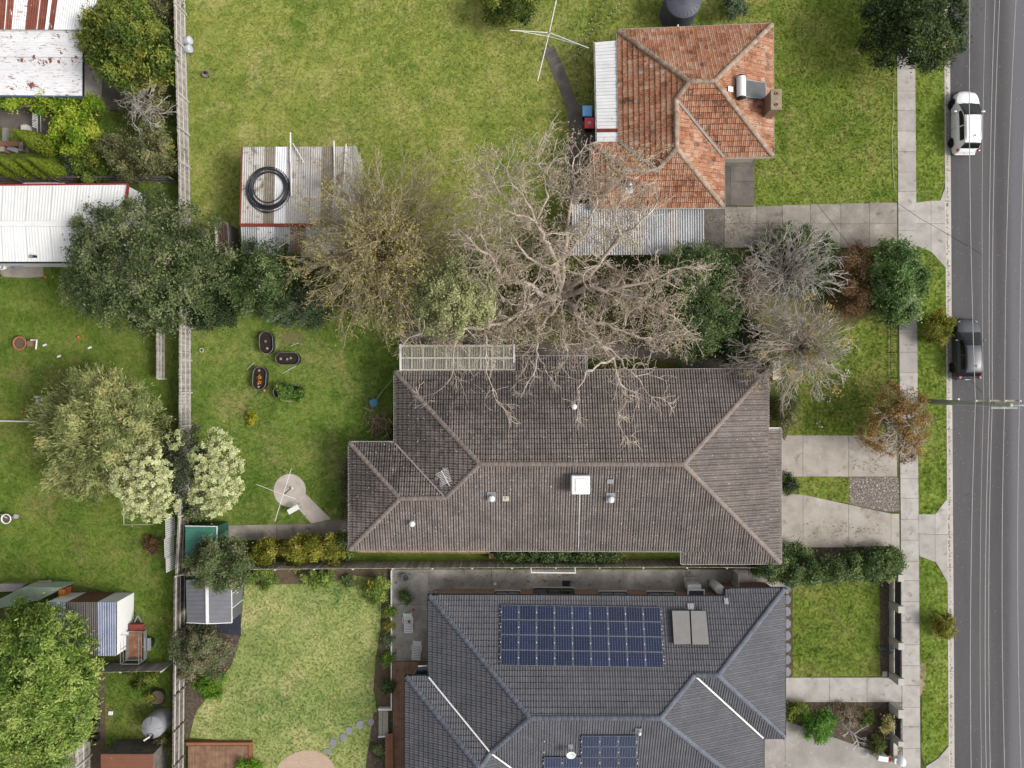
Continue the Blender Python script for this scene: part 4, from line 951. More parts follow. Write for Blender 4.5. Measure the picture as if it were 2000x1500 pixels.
G().bar(rdg0 + Vector((0, 0, .03)), rdg1 + Vector((0, 0, .03)), .34, .05).obj('ridge_cap', MT['corr_white'], t)
G().bar(eN1 + Vector((.03, 0, .02)), rdg1 + Vector((.03, 0, .03)), .1, .2).obj('barge_board', MT['redtrim'], t); G().bar(eS1 + Vector((.03, 0, .02)), rdg1 + Vector((.03, 0, .03)), .1, .2).obj('barge_board', MT['redtrim'], t)
G().bar(eN0 + Vector((0, .06, -.03)), eN1 + Vector((0, .06, -.03)), .1, .1).obj('gutter', MT['redtrim'], t); G().bar(eS0 + Vector((0, -.06, -.03)), eS1 + Vector((0, -.06, -.03)), .1, .1).obj('gutter', MT['steel_dark'], t)
x_ = eN1.x - .08
G().add([(x_, eN1.y - .05, 0), (x_, eS1.y + .05, 0), (x_, eS1.y + .05, ze - .02), (x_, rdg1.y, zr - .03), (x_, eN1.y - .05, ze - .02)], [(0, 1, 2, 3, 4)]).obj('gable_wall', MT['corr_white'], t)
for s_, e in ((1, eN0), (-1, eS0)): G().add([(-42, e.y - s_ * .05, 0), (x_, e.y - s_ * .05, 0), (x_, e.y - s_ * .05, ze - .02), (-42, e.y - s_ * .05, ze - .02)], [(0, 1, 2, 3)]).obj('wall', MT['corr_white'], t)
q_ = P(65, 501, 2.6)
v_ = thing('roof_vent', 'tiny dark box vent near the lower edge of white shed roof', 'vent', q_)
G().box((q_.x - .1, q_.y, 2.62), (.2, .2, .22)).obj('box', MT['galv'], v_, bev=.02); G().box((q_.x + .14, q_.y, 2.6), (.18, .16, .16)).obj('hood', MT['steel_dark'], v_, bev=.02)
# hose shed
t = thing('shed', 'corrugated iron shed with a coil of black pipe on its roof', 'shed', P(585, 370))
c0, c1, c2, c3 = P(470, 440, 2.75), P(692, 440, 2.75), P(695, 286, 2.45), P(474, 287, 2.45)
sheets(t, c0, c1, c2, c3, [22, 20, 21, 23, 23, 22, 21, 22, 20, 23], [MT['corr_old'], MT['corr_old'], MT['corr_mossy'], MT['corr_white'], MT['corr_old'], MT['corr_old'], MT['corr_old'], MT['corr_mossy'], MT['corr_old'], MT['corr_old']])
d0, d1 = P(472, 497, 2.2), P(690, 497, 2.2)
sheets(t, d0, d1, c1, c0, [24, 26, 24, 23, 25, 24, 23], [MT['corr_grey'], MT['corr_spotted'], MT['corr_grey'], mat('brown_rust_sheet', [A('#6b4f44'), A('#8a7468'), A('#a89a90')], 1.2, .85, fine=.25), MT['corr_grey'], MT['corr_spotted'], MT['corr_grey']])
G().bar(c0 + Vector((-.02, 0, .04)), c1 + Vector((.02, 0, .04)), .22, .05).obj('ridge_cap', MT['rust'], t)
G().bar(c3 + Vector((-.04, 0, -.02)), c0 + Vector((-.04, 0, -.02)), .06, .14).obj('barge', MT['rust'], t)
box_walls(t, [gp(474, 495, 2.2), gp(688, 495, 2.2), gp(693, 289, 2.4), gp(476, 289, 2.4)], 0, [2.1, 2.1, 2.4, 2.4], MT['corr_old'])
g = G(); q0, q1_ = P(690, 284, 2.5), P(689, 376, 2.6); w0_, w1_ = P(706, 300, .9), P(705, 372, .9)
gs = thing('glass_sheet', 'frosted plastic sheet leaning against the right side of iron shed', 'sheet', w0_)
gg = G(); gg.add([q0, P(695, 286, 2.5), P(706, 318, 1.5), P(704, 380, 1.5), q1_], [(0, 1, 2, 3, 4)]); me_ = gg.obj('sheet', mat('frosted_sheet', [A('#a9b0ab'), A('#bcc2be')], 2, .4, bump=0, fine=.1), gs)
sm = me_.modifiers.new('thickness', 'SOLIDIFY'); sm.thickness = .03
# coil of black pipe
c_ = P(522, 367, 2.75)
coil = thing('pipe_coil', 'coil of black poly pipe lying on the iron shed roof', 'pipe coil', c_)
for k in range(13):
    R_ = [1.58, 1.50, 1.42, 1.36, 1.46, 1.31, 1.24, 1.16, 1.08, 1.38, 1.28, 1.02, 1.12][k]; ox, oy = random.uniform(-.09, .09), random.uniform(-.10, .10)
    if k == 0: ox = -.1; oy = -.05
    pts = [Vector((c_.x + ox + R_ * math.cos(t_) , c_.y + oy + R_ * 1.02 * math.sin(t_), c_.z - .22 + .06 * (k % 4) + .03 * math.sin(3 * t_ + k) - .085 * R_ * math.sin(t_))) for t_ in [2 * math.pi * i / 48 for i in range(49)]]
    G().tube(pts, .042, 6, False).obj('loop', MT['hose'], coil, smooth=True)
# white plastic pipes laid on that roof
for (x0, y0, x1, y1, r_, lab) in ((567, 259, 569, 383, .05, 'longest white pipe on the iron shed roof, beside the coil'), (572, 280, 594, 318, .035, 'short white pipe lying slantwise on the iron shed roof'),
      (652, 275, 654, 370, .05, 'white pipe on the iron shed roof over the dark sheet'), (676, 281, 671, 360, .04, 'white pipe nearest the right edge of iron shed roof'), (565, 291, 568, 326, .025, 'thin white pipe touching the longest pipe on shed roof')):
    G().tube([P(x0, y0, 2.56 + .0), P(x1, y1, 2.78)], r_, 8).obj('pipe', MT['white'], label=lab, cat='pipe')
# narrow rusty lean-to beside it
t = thing('shed', 'narrow rust-brown tin lean-to beside the dark green tree', 'shed', P(440, 465))
c0, c1, c2, c3 = P(422, 494, 1.9), P(447, 490, 1.9), P(444, 434, 1.9), P(418, 436, 1.9)
sheets(t, c0, c1, c2, c3, [1, 3], [MT['corr_old'], mat('dark_rust_sheet', [A('#4a3832'), A('#5c463c')], 2, .9, fine=.25)], wl_=.16)
G().bar(c1 + Vector((.02, 0, 0)), c2 + Vector((.02, 0, 0)), .05, .08).obj('trim', MT['galv'], t)
box_walls(t, [gp(423, 492, 1.9), gp(447, 489, 1.9), gp(444, 436, 1.9), gp(419, 437, 1.9)], 0, [1.86] * 4, MT['timber_dark'])
# green garden shed
MT['green_steel'] = mat('green_steel', [A('#3d7a68'), A('#4b8a78')], 2, .5, bump=0, fine=.08)
MT['green_dark'] = mat('green_wall_steel', [A('#2c5a4a'), A('#356656')], 2, .5, bump=0, fine=.08)
t = thing('garden_shed', 'small flat green steel garden shed against the back fence', 'shed', P(410, 1055))
c0, c1, c2, c3 = P(362, 1086, 1.95), P(424, 1086, 1.95), P(424, 1028, 1.85), P(362, 1027, 1.85)
sheets(t, c3, c0, c1, c2, [1] * 5, [MT['green_steel']], wl_=.2, amp=.012)
for p_, q_ in ((c0, c1), (c1, c2), (c2, c3)): G().bar(p_ + Vector((0, 0, .02)), q_ + Vector((0, 0, .02)), .05, .06).obj('trim', MT['white'], t)
wp = [gp(363, 1085, 1.9), gp(423, 1085, 1.9), gp(423, 1029, 1.85), gp(363, 1029, 1.85)]
box_walls(t, wp, 0, [1.9, 1.9, 1.82, 1.82], MT['green_dark'])
G().box((wp[1].x + .02, (wp[1].y + wp[2].y) / 2, .92), (.03, .8, 1.75)).obj('door', MT['green_steel'], t)
# grey gable shed
MT['slate_steel'] = mat('slate_grey_steel', [A('#6f7076'), A('#7d7e84')], 2, .45, 0, .4, bump=0, fine=.05)
t = thing('garden_shed', 'slate grey gable garden shed with a white ridge strip', 'shed', P(425, 1180))
zr, ze = 2.35, 2.0
a0, a1, m0, m1, b0, b1 = P(363, 1133, ze), P(365, 1216, ze), P(404.5, 1128, zr), P(405.5, 1218, zr), P(452, 1133, ze), P(453, 1216, ze)
sheets(t, a0, a1, m1, m0, [1] * 10, [MT['slate_steel']], wl_=.25, amp=.012); sheets(t, b0, b1, m1, m0, [1] * 10, [MT['slate_steel']], wl_=.25, amp=.012)
G().bar(m0 + Vector((0, 0, .03)), m1 + Vector((0, 0, .03)), .2, .04).obj('ridge_cap', MT['white'], t)
for p_, q_ in ((a1, m1), (m1, b1), (b0, b1)): G().bar(p_ + Vector((0, 0, -.01)), q_ + Vector((0, 0, -.01)), .05, .07).obj('trim', MT['white'], t)
xw0, xw1, yw0, yw1 = a0.x + .05, b0.x - .03, a1.y + .06, a0.y - .06; xm = m0.x
MT['slate_wall'] = mat('slate_wall', [A('#5c5d63'), A('#686970')], 2, .5, bump=0, fine=.06)
for y_ in (yw0, yw1): G().add([(xw0, y_, 0), (xw1, y_, 0), (xw1, y_, ze - .03), (xm, y_, zr - .05), (xw0, y_, ze - .03)], [(0, 1, 2, 3, 4)]).obj('wall', MT['slate_wall'], t)
for x_ in (xw0, xw1): G().add([(x_, yw0, 0), (x_, yw1, 0), (x_, yw1, ze - .03), (x_, yw0, ze - .03)], [(0, 1, 2, 3)]).obj('wall', MT['slate_wall'], t)
dr = G().box((xw1 + .02, (yw0 + yw1) / 2, .95), (.03, 1.0, 1.85)).obj('door', MT['slate_steel'], t)
for k in (-.5, .5): G().box((xw1 + .04, (yw0 + yw1) / 2 + k, .95), (.03, .05, 1.85)).obj('door_trim', MT['white'], dr)
G().box((xw1 + .06, (yw0 + yw1) / 2 + .3, 1.0), (.04, .04, .3)).obj('handle', MT['white'], dr)
sheet('path', [(364, 1218), (470, 1200), (471, 1242), (400, 1232), (364, 1236)], Z1 + .01, mat('blue_black_paving', [A('#2d303c'), A('#3a3d4a')], 2, .8, fine=.2))
# sheds in the lower-left yard
t = thing('shed', 'lean-to of blue-grey and dark brown corrugated iron with white upstand', 'shed', P(185, 1220))
blu = mat('blue_grey_iron', [A('#788098', 1.1), A('#8890a6', 1.1), A('#969eb2', 1.1)], 1.2, .5, .1, .4, bump=0, fine=.08, var=.06)
brn = mat('dark_brown_iron', [A('#55504d'), A('#625c58')], 1.5, .6, 0, .3, bump=0, fine=.15, var=.08)
sA = [P(90, 1176, 2.2), P(129, 1176, 2.2), P(131, 1290, 2.0), P(104, 1290, 2.0)]
for (x0, x1, m_) in ((90, 129, blu), (129.5, 190, brn), (190.5, 228, blu)):
    c0, c1, c2, c3 = P(x0, 1176, 2.2), P(x1, 1176, 2.2), P(x1, 1281, 2.05), P(x0 + 1, 1281, 2.05)
    k = 2 if m_ is blu else 3
    sheets(t, c3, c2, c1, c0, [1] * k, [m_], wl_=.15, amp=.02)
wp = [gp(92, 1176, 2.2), gp(228, 1176, 2.2), gp(228, 1280, 2.05), gp(92, 1280, 2.05)]
for (f0, f1, m_) in ((0, .28, MT['corr_white']), (.28, .72, mat('brown_wall', [A('#6b4a40'), A('#7a5648')], 2, .7, fine=.1)), (.72, 1, MT['corr_white'])):
    p_, q_ = wp[0].lerp(wp[1], f0), wp[0].lerp(wp[1], f1); G().add([p_, q_, q_ + Vector((0, 0, 2.17)), p_ + Vector((0, 0, 2.17))], [(0, 1, 2, 3)]).obj('wall', m_, t)
G().add([wp[1], wp[2], wp[2] + Vector((0, 0, 2.02)), wp[1] + Vector((0, 0, 2.17))], [(0, 1, 2, 3)]).obj('wall', MT['white'], t)
G().add([wp[3], wp[2], wp[2] + Vector((0, 0, 2.02)), wp[3] + Vector((0, 0, 2.02))], [(0, 1, 2, 3)]).obj('wall', MT['corr_grey'], t)
t = thing('shed', 'low pale green lean-to partly under the big bright green tree', 'shed', P(60, 1165))
gr = mat('faded_green_iron', [A('#98a896', 1.3), A('#aab8a6', 1.3)], 1.5, .7, bump=0, fine=.12, specks=[(A('#c9ccc6'), 2, .62, .75)])
sheets(t, P(-60, 1200, 1.6), P(78, 1172, 1.6), P(122, 1147, 1.7), P(45, 1147, 1.7), [1] * 6, [gr])
box_walls(t, [gp(-40, 1190, 1.6), gp(80, 1170, 1.6), gp(120, 1149, 1.7), gp(40, 1149, 1.7)], 0, [1.5] * 4, gr)
t = thing('board_stack', 'grey fibro boards leaning beside the low pale green lean-to', 'boards', P(25, 1148))
G().prism([P(-30, 1154), P(40, 1152), P(56, 1139), P(10, 1137)], .02, .4).obj('boards', mat('grey_board', [A('#8f8984', 1.3), A('#a19b97', 1.3)], 2, .8, fine=.1), t, bev=.02)
t = thing('crate', 'orange plastic box at the end of pale green lean-to', 'box', P(133, 1153)); G().prism([P(128, 1145), P(139, 1145), P(139, 1160), P(128, 1160)], 0.006, .8).obj('body', mat('orange_plastic', [A('#b8742e'), A('#c98438')], 3, .5, bump=0), t, bev=.02); G().prism([P(130, 1146.5, .83), P(137, 1146.5, .83), P(137, 1158, .83), P(130, 1158, .83)], .805, .84).obj('lid', MT['rust'], t)
t = thing('bench_seat', 'small pale concrete bench on the lawn above the lean-to', 'bench', P(88, 1139))
G().prism([P(74, 1134, .4), P(101, 1133, .4), P(102, 1144, .4), P(75, 1145, .4)], .36, .44).obj('seat', MT['concrete_old'], t, bev=.01)
for x in (79, 96): G().prism([P(x - 2, 1135), P(x + 2, 1135), P(x + 2, 1143), P(x - 2, 1143)], 0, .36).obj('leg', MT['concrete_old'], t)
for (x0, y0, x1, y1, lab, m_) in ((197, 1473, 299, 1560, 'red-brown flat tin roof shed at the bottom edge', mat('red_brown_tin', [A('#7c4e3c'), A('#8a5a46')], 1.5, .7, bump=0, fine=.1, specks=[(A('#b09a8a'), 3, .68, .75)])), (98, 1446, 143, 1560, 'dark ribbed tin shed roof below the big green tree', MT['corr_mossy'])):
    t = thing('shed', lab, 'shed', P((x0 + x1) / 2, 1520))
    c = [P(x0, y1, 2.0), P(x1, y1, 2.0), P(x1, y0, 2.1), P(x0, y0, 2.1)]
    if 'red' in lab: sheets(t, c[0], c[3], c[2], c[1], [1] * 6, [m_], wl_=.3, amp=.012)
    else: sheets(t, c[0], c[1], c[2], c[3], [1] * 3, [m_])
    box_walls(t, [gp(x0 + 1, y1 - 1, 2), gp(x1 - 1, y1 - 1, 2), gp(x1 - 1, y0 + 1, 2.1), gp(x0 + 1, y0 + 1, 2.1)], 0, [1.95, 1.95, 2.05, 2.05], MT['timber_dark'])

# ------------------------------------------------------------------ fences
def paling_fence(label, pts, h=1.75, mp=None, mr=None, side=1, group=None, pw=.105, post=2.7, rails=3, gapp=.004, name='paling_fence'):
    """pts: photo pixels along the base; side +1 puts rails and posts on the left of the direction of travel"""
    q = [P(*p) for p in pts]; t = thing(name, label, 'fence', q[0])
    mp = mp or MT['timber_grey']; mr = mr or MT['timber_rail']
    me = [G().add([(-pw / 2, -.009, 0), (pw / 2, -.009, 0), (pw / 2, .009, 0), (-pw / 2, .009, 0), (-pw / 2, -.009, 1), (pw / 2, -.009, 1), (pw / 2, .009, 1), (-pw / 2, .009, 1)],
          [(4, 5, 6, 7), (0, 1, 5, 4), (1, 2, 6, 5), (2, 3, 7, 6), (3, 0, 4, 7)]).mesh('paling', mp) for _ in range(1)][0]
    cnt = 0; rest = G(); tot = sum((b - a).length for a, b in zip(q[:-1], q[1:])); nxt = 0; run = 0; total_n = int(tot / (pw + gapp)); 
    for a, b in zip(q[:-1], q[1:]):
        d = (b - a); L = d.length; d.normalize(); nr = Vector((-d.y, d.x, 0)) * side; ang = math.atan2(d.y, d.x)
        k = max(1, int(L / (pw + gapp)))
        for i in range(k):
            c = a + d * (L * (i + .5) / k); hh = h + random.uniform(-.03, .03)
            off = nr * random.uniform(-.006, .006)
            mw = Matrix.Translation(c + off) @ Matrix.Rotation(ang + random.uniform(-.03, .03), 4, 'Z') @ Matrix.Rotation(random.uniform(-.012, .012), 4, 'Y') @ Matrix.Diagonal((1, 1, hh, 1))
            if cnt < 300: O('paling', me, t, mw)
            else: rest.box(c + Vector((0, 0, hh / 2)), (pw, .018, hh), ang)
            cnt += 1
        for r_ in range(rails):
            z = h * (.14 + .72 * r_ / max(1, rails - 1)); G().bar(a + nr * .035 + Vector((0, 0, z)), b + nr * .035 + Vector((0, 0, z)), .045, .075).obj('rail', mr, t)
        kk = max(1, round(L / post))
        for i in range(kk + (1 if b is q[-1] else 0)):
            c = a + d * (L * i / kk) + nr * .075; G().box((c.x, c.y, (h - .08) / 2), (.11, .085, h - .08), ang).obj('post', MT['timber_dark'] if mp is MT['timber_dark'] else mr, t)
    if rest.v: rest.obj('palings', mp, t, kind='stuff')
    return t
MT['timber_pale'] = mat('pale_paling', [A('#a89f95', 1.3), A('#bfb6ac', 1.3), A('#d2cac0', 1.3)], 3, .9, bump=.4, bs=20, fine=.2, var=.32)
paling_fence('grey paling fence with three rails along the olive back lawn', [(361, -40), (364, 100), (367, 200), (371, 330), (372, 400), (373, 560), (374, 640)], 1.75, side=1)
paling_fence('grey paling fence behind the middle lawn with raised planters', [(373, 641), (373, 830), (371, 1000), (366, 1110)], 1.8, side=1)
paling_fence('dark grey paling fence with pale rails beside the slate grey shed', [(363, 1113), (362, 1220), (361, 1340), (359, 1540)], 1.75, MT['timber_dark'], MT['timber_rail'], side=1)
paling_fence('grey paling fence between the brown-roofed and charcoal-roofed houses', [(366, 1111), (480, 1098.5), (700, 1097), (1000, 1095), (1330, 1094), (1480, 1096)], 1.9, MT['timber_pale'], MT['timber_rail'], side=-1, pw=.12)
paling_fence('dark timber fence above the long white shed at left', [(-100, 357), (350, 356)], 1.5, MT['timber_dark'], MT['timber_dark'], side=-1, pw=.14)
paling_fence('short grey timber fence below the box trailer', [(180, 1296), (335, 1293)], 1.6, MT['timber_grey'], MT['timber_rail'], side=-1, pw=.14)
paling_fence('silver grey timber fence beside the big bright green tree, bottom left', [(177, 1340), (178, 1540)], 1.8, MT['timber_grey'], MT['timber_rail'], side=1, pw=.14)
paling_fence('weathered fence piece beside the feathery pale green tree', [(322, 640), (322, 740)], 1.2, MT['timber_grey'], MT['timber_rail'], side=1, pw=.14)
# lattice screen standing against the back fence
lt = thing('lattice_screen', 'white garden lattice panels propped along the back fence', 'lattice', P(350, 1060))
for (ya, yb, dx) in ((1006, 1042, 0), (1043, 1078, -2), (1079, 1106, 1)):
    pa, pb = P(349 + dx, ya, 0), P(350 + dx, yb, 0); L = (pb - pa).length; d = (pb - pa).normalized()
    for k in range(int(L / .15) + 1):
        c = pa + d * (k * .15); G().bar(c + Vector((-.02, 0, .55)), c + Vector((-.1, 0, 1.75)), .045, .014).obj('slat', MT['white'], lt)
    for k in range(9):
        z = .58 + k * .145; G().bar(pa + Vector((-.02 - .007 * k, 0, z)), pb + Vector((-.02 - .007 * k, 0, z)), .014, .045).obj('slat', MT['white'], lt)
# black picket front fence
pf = thing('picket_fence', 'low black metal picket fence beside the footpath', 'fence', P(1737, 700))
fa, fb = P(1737, 628), P(1738, 812)
for z in (.15, 1.0): G().bar(fa + Vector((0, 0, z)), fb + Vector((0, 0, z)), .035, .035).obj('rail', MT['blackrail'], pf)
k = 58
pm = G().tube([(0, 0, .05), (0, 0, 1.12), (0, 0, 1.16)], [.011, .011, .002], 5).mesh('picket', MT['blackrail'])
for i in range(k): O('picket', pm, pf, Matrix.Translation(fa.lerp(fb, i / (k - 1))))
for f_ in (0, .33, .6, 1): c = fa.lerp(fb, f_); G().box((c.x, c.y, .6), (.05, .05, 1.2)).obj('post', MT['blackrail'], pf)
# rendered pier fence with black slats
rf = thing('front_fence', 'front fence of pale rendered piers with black slat panels', 'fence', P(1738, 1250))
def pier(py, w=13, hh=1.25, x0=1735.5, dp=.42):
    c = P(x0 + 6, py, 0); G().box((c.x, c.y, hh / 2), (dp, w / 27.5, hh)).obj('pier', MT['render_wall'], rf, bev=.015); return c
ps = [1120, 1180, 1250, 1318]
cs_ = [pier(y) for y in ps]
for a_, b_ in zip(cs_[:-1], cs_[1:]):
    lo, hi = a_.y - .27, b_.y + .27
    G().box((a_.x - .05, (lo + hi) / 2, .17), (.25, lo - hi, .34)).obj('plinth', MT['render_wall'], rf, bev=.012)
    for k in range(9): G().box((a_.x + .02, (lo + hi) / 2, .42 + k * .085), (.022, lo - hi, .07)).obj('slat', MT['blackrail'], rf)
    for f_ in (.5,): G().box((a_.x + .05, lo + (hi - lo) * f_, .75), (.04, .05, .8)).obj('slat_post', MT['blackrail'], rf)
rf2 = thing('front_fence', 'short rendered pier fence in front of the white bare shrub', 'fence', P(1740, 1410)); rf = rf2
c1_, c2_ = pier(1379, 16), pier(1436, 10)
G().box((c1_.x - .05, (c1_.y + c2_.y) / 2, .17), (.25, c1_.y - c2_.y - .5, .34)).obj('plinth', MT['render_wall'], rf, bev=.012)
for k in range(9): G().box((c1_.x + .02, (c1_.y + c2_.y) / 2, .42 + k * .085), (.022, c1_.y - c2_.y - .5, .07)).obj('slat', MT['blackrail'], rf)
G().box((c2_.x, P(0, 1458).y, .25), (.28, 1.0, .5)).obj('plinth', MT['render_wall'], rf, bev=.012)
lb = thing('letterbox_wall', 'low white letterbox wall with a terracotta pot by footpath', 'letterbox', P(1725, 1478))
c = P(1714, 1471); G().box((c.x, c.y, .4), (.7, .36, .8), -.15).obj('wall', MT['white'], lb, bev=.012)
c = P(1742, 1477); G().box((c.x, c.y, .36), (.4, .36, .72), -.15).obj('wall', MT['white'], lb, bev=.012)
c = P(1728, 1474); G().lathe([(.13, 0), (.2, .5), (.22, .52), (.22, .6), (.17, .6), (.15, .5)], (c.x, c.y, 0), 16).obj('pot', MT['terracotta'], lb, smooth=True)
c = P(1750, 1478); g = G().lathe([(.0, 0), (.2, 0), (.34, .35), (.34, .6), (.28, .82), (.0, .9)], (c.x, c.y, .0), 20); g.obj('rounded_post', MT['white'], lb, smooth=True)
# wire edging
for (pts, lab, m_, r_) in (([(0, 822), (84, 824)], 'thin white pipe rail across the left lawn', MT['white'], .045), ([(241, 955), (242, 1025), (299, 1024), (299, 990)], 'thin pale timber edging frame under the cream-flowered tree', MT['cream'], .03),
     ([(1745, 180), (1744, 232), (1746, 233), (1742, 260), (1744, 330), (1748, 372)], 'thin pale wire along the footpath beside front lawn', MT['cream'], .014)):
    z_ = .35 if 'rail' in lab else .05
    G().tube([P(x, y, z_) for x, y in pts], r_, 6).obj('garden_edging' if 'wire' not in lab else 'fence_wire', m_, label=lab, cat='edging' if 'wire' not in lab else 'wire')
# ------------------------------------------------------------------ cars
def loft(secs, closed_ends=True):
    """secs: list of rings (lists of points) -> grid"""
    g = G(); m = len(secs[0])
    for r in secs: g.v += [tuple(p) for p in r]
    for i in range(len(secs) - 1):
        for k in range(m - 1): g.f.append((i * m + k, i * m + k + 1, (i + 1) * m + k + 1, (i + 1) * m + k))
    if closed_ends:
        g.f.append(tuple(range(m - 1, -1, -1))); b = (len(secs) - 1) * m; g.f.append(tuple(range(b, b + m)))
    return g
def interp(tab, x):
    for (x0, y0), (x1, y1) in zip(tab[:-1], tab[1:]):
        if x <= x1: t = (x - x0) / (x1 - x0); t = max(0, t); return y0 + (y1 - y0) * t
    return tab[-1][1]
def car(label, cx, yf, yr, body, wagon, dark):
    """nose towards +Y (photo up); yf front, yr rear in metres"""
    L = yf - yr; zr = -.12; cy = (yf + yr) / 2; t = thing('parked_car', label, 'car', (cx, cy, zr)); mw = Matrix.Translation((cx, cy, zr))
    s = L / 4.4; hw = .88
    wid = [(-2.2, .62), (-2.1, .76), (-1.9, .83), (-1.3, .875), (0, .885), (1.2, .87), (1.75, .80), (2.0, .68), (2.15, .48), (2.2, .34)]
    top = [(-2.2, .62), (-2.12, .84), (-1.9, .98), (-1.2, .99), (.8, .96), (1.2, .93), (1.7, .84), (2.0, .74), (2.15, .62), (2.2, .52)]
    secs = []; n = 24
    for i in range(n + 1):
        y = -2.2 + 4.4 * i / n; w = interp(wid, y); z = interp(top, y)
        half = [(w * .93, .22), (w * .99, .34), (w, .55), (w * .985, z * .80), (w * .93, z * .93), (w * .8, z * .985), (w * .4, z + .02), (0, z + .03)]
        ring = [Vector((-x, y * s, q)) for x, q in half] + [Vector((x, y * s, q)) for x, q in half[::-1][1:]]
        secs.append(ring)
    g = loft(secs); bo = g.obj('body', body, t, mw, True); smooth_angle(bo.data, .7)
    # cabin
    cab = [(-2.02 if wagon else -1.98, .02), (-1.72, .40), (-1.45, .52), (-.4, .55), (.12, .52), (.42, .42), (1.24, .02)]
    cw = [(-2.02, .66), (-1.5, .70), (0, .73), (.6, .74), (1.24, .72)]
    secs = []
    ysx = [-2.0, -1.86, -1.72, -1.55, -1.2, -.8, -.3, .1, .3, .5, .75, 1.0, 1.22]
    def cabring(y, grow=0.0):
        hgt = max(.02, interp(cab, y)); w = interp(cw, y); zb = interp(top, y) - .03; wt = w * (1 - .24 * min(1, hgt / .5))
        half = [(w + .06, zb), (w + .03, zb + .04), (wt + .05, zb + hgt * .78), (wt, zb + hgt * .94), (wt * .75, zb + hgt), (0, zb + hgt + .025)]
        return [Vector((-x, y * s, q)) for x, q in half] + [Vector((x, y * s, q)) for x, q in half[::-1][1:]]
    secs = [cabring(y) for y in ysx]
    ro = loft(secs).obj('roof', body, t, mw, True); smooth_angle(ro.data, .6)
    # glass panels sit 6 mm proud of the cabin
    def panel(name, ya, yb, ks, m, out=.008):
        g_ = G(); ys2 = [ya + (yb - ya) * i / 6 for i in range(7)]; k = len(ks)
        for y in ys2:
            r = cabring(y)
            for q in ks:
                i0 = int(q); f = q - i0; p = r[i0].lerp(r[min(i0 + 1, len(r) - 1)], f)
                c0 = Vector((0, y * s, .9)); d = (p - c0); d.normalize(); g_.v.append(tuple(p + d * out + Vector((0, 0, out))))
        for i in range(6):
            for q in range(k - 1): g_.f.append((i * k + q, i * k + q + 1, (i + 1) * k + q + 1, (i + 1) * k + q))
        return g_.obj(name, m, t, mw, True)
    gl = MT['car_glass']
    panel('windscreen', .24, 1.17, [2.6, 3.2, 4, 4.5, 5, 5.5, 6, 6.8, 7.4], gl)
    panel('rear_window', -1.97, -1.68, [2.8, 3.3, 4, 5, 6, 6.7, 7.2], gl)
    for ks in ([1.15, 1.4, 1.7, 1.95], [8.05, 8.3, 8.6, 8.85]):
        panel('side_window', -.42, .62, ks, gl); panel('side_window', -1.45, -.5, ks, gl)
    for sx in (-1, 1):
        G().bar((sx * .52, -1.5 * s, 1.515), (sx * .54, .2 * s, 1.50), .03, .035).obj('roof_rail', MT['steel_dark'] if dark else MT['galv'], t, mw)
        g_ = G().box((sx * .98, .62 * s, .98), (.2, .1, .13)); g_.obj('mirror', body, t, mw, bev=.03)
        for y in (1.38, -1.32):
            wy = y * s
            w_ = G().lathe([(.2, -.1), (.30, -.1), (.325, -.06), (.325, .06), (.30, .1), (.2, .1)], (0, 0, 0), 24, Matrix.Rotation(math.pi / 2, 3, 'Y')).obj('wheel', MT['tyre'], t, mw @ Matrix.Translation((sx * .80, wy, .325)), True)
            G().lathe([(0, .075 * sx), (.06, .085 * sx), (.19, .07 * sx), (.205, .09 * sx)], (0, 0, 0), 16, Matrix.Rotation(math.pi / 2, 3, 'Y')).obj('rim', MT['galv'], w_, mw @ Matrix.Translation((sx * .80, wy, .325)), True)
            G().lathe([(.0, 0), (.39, 0), (.39, .02), (0, .02)], (0, 0, 0), 20, Matrix.Rotation(math.pi / 2, 3, 'Y')).obj('wheel_arch', MT['black'], t, mw @ Matrix.Translation((sx * .835 - (.02 if sx < 0 else 0), wy, .36)))
        hl = G().box((sx * .56, 1.93 * s, .66), (.2, .2, .10), sx * -.6).obj('headlight', MT['lamp_clear'], t, mw, bev=.03)
        G().box((sx * .70, -2.02 * s, .86), (.18, .2, .20), sx * .45).obj('tail_light', MT['lamp_red'], t, mw, bev=.04)
        for y in (.05, -.95): G().box((sx * .895, y * s, .80), (.03, .17, .03)).obj('door_handle', body, t, mw, bev=.006)
        for y in (.62, -.45): G().box((sx * .883, y * s, .62), (.012, .012, .5)).obj('door_seam', MT['black'], t, mw)
    G().box((0, 2.14 * s, .38), (1.1, .12, .22)).obj('front_bumper', MT['black'], t, mw, bev=.04); G().box((0, -2.17 * s, .45), (1.4, .14, .2)).obj('rear_bumper', body, t, mw, bev=.05)
    G().box((0, -2.19 * s, .68), (.38, .03, .12)).obj('number_plate', MT['white'], t, mw)
    G().box((.03, -1.25 * s, 1.57), (.03, .16, .06)).obj('aerial_fin', MT['black'], t, mw, bev=.01)
    for k, x in enumerate((-.25, .2)): G().bar((x - .28, 1.22 * s, .985), (x + .25, 1.14 * s, 1.0), .02, .02).obj('wiper', MT['black'], t, mw)
    return t
def paint(name, c, rough=.3, spec=.5, coat=.35):
    n = N(name); b = n.bsdf(c, rough, 0, spec); b.inputs['Coat Weight'].default_value = coat; b.inputs['Coat Roughness'].default_value = .25; return n.m
MT['car_glass'] = paint('car_glass', A('#14191e'), .12, .4, .0); MT['tyre'] = mat('tyre_rubber', [A('#1d1d1e'), A('#28282a')], 5, .9, bump=0)
MT['lamp_clear'] = paint('lamp_clear', A('#b9bcc0'), .1); MT['lamp_red'] = paint('lamp_red', A('#b03040'), .15)
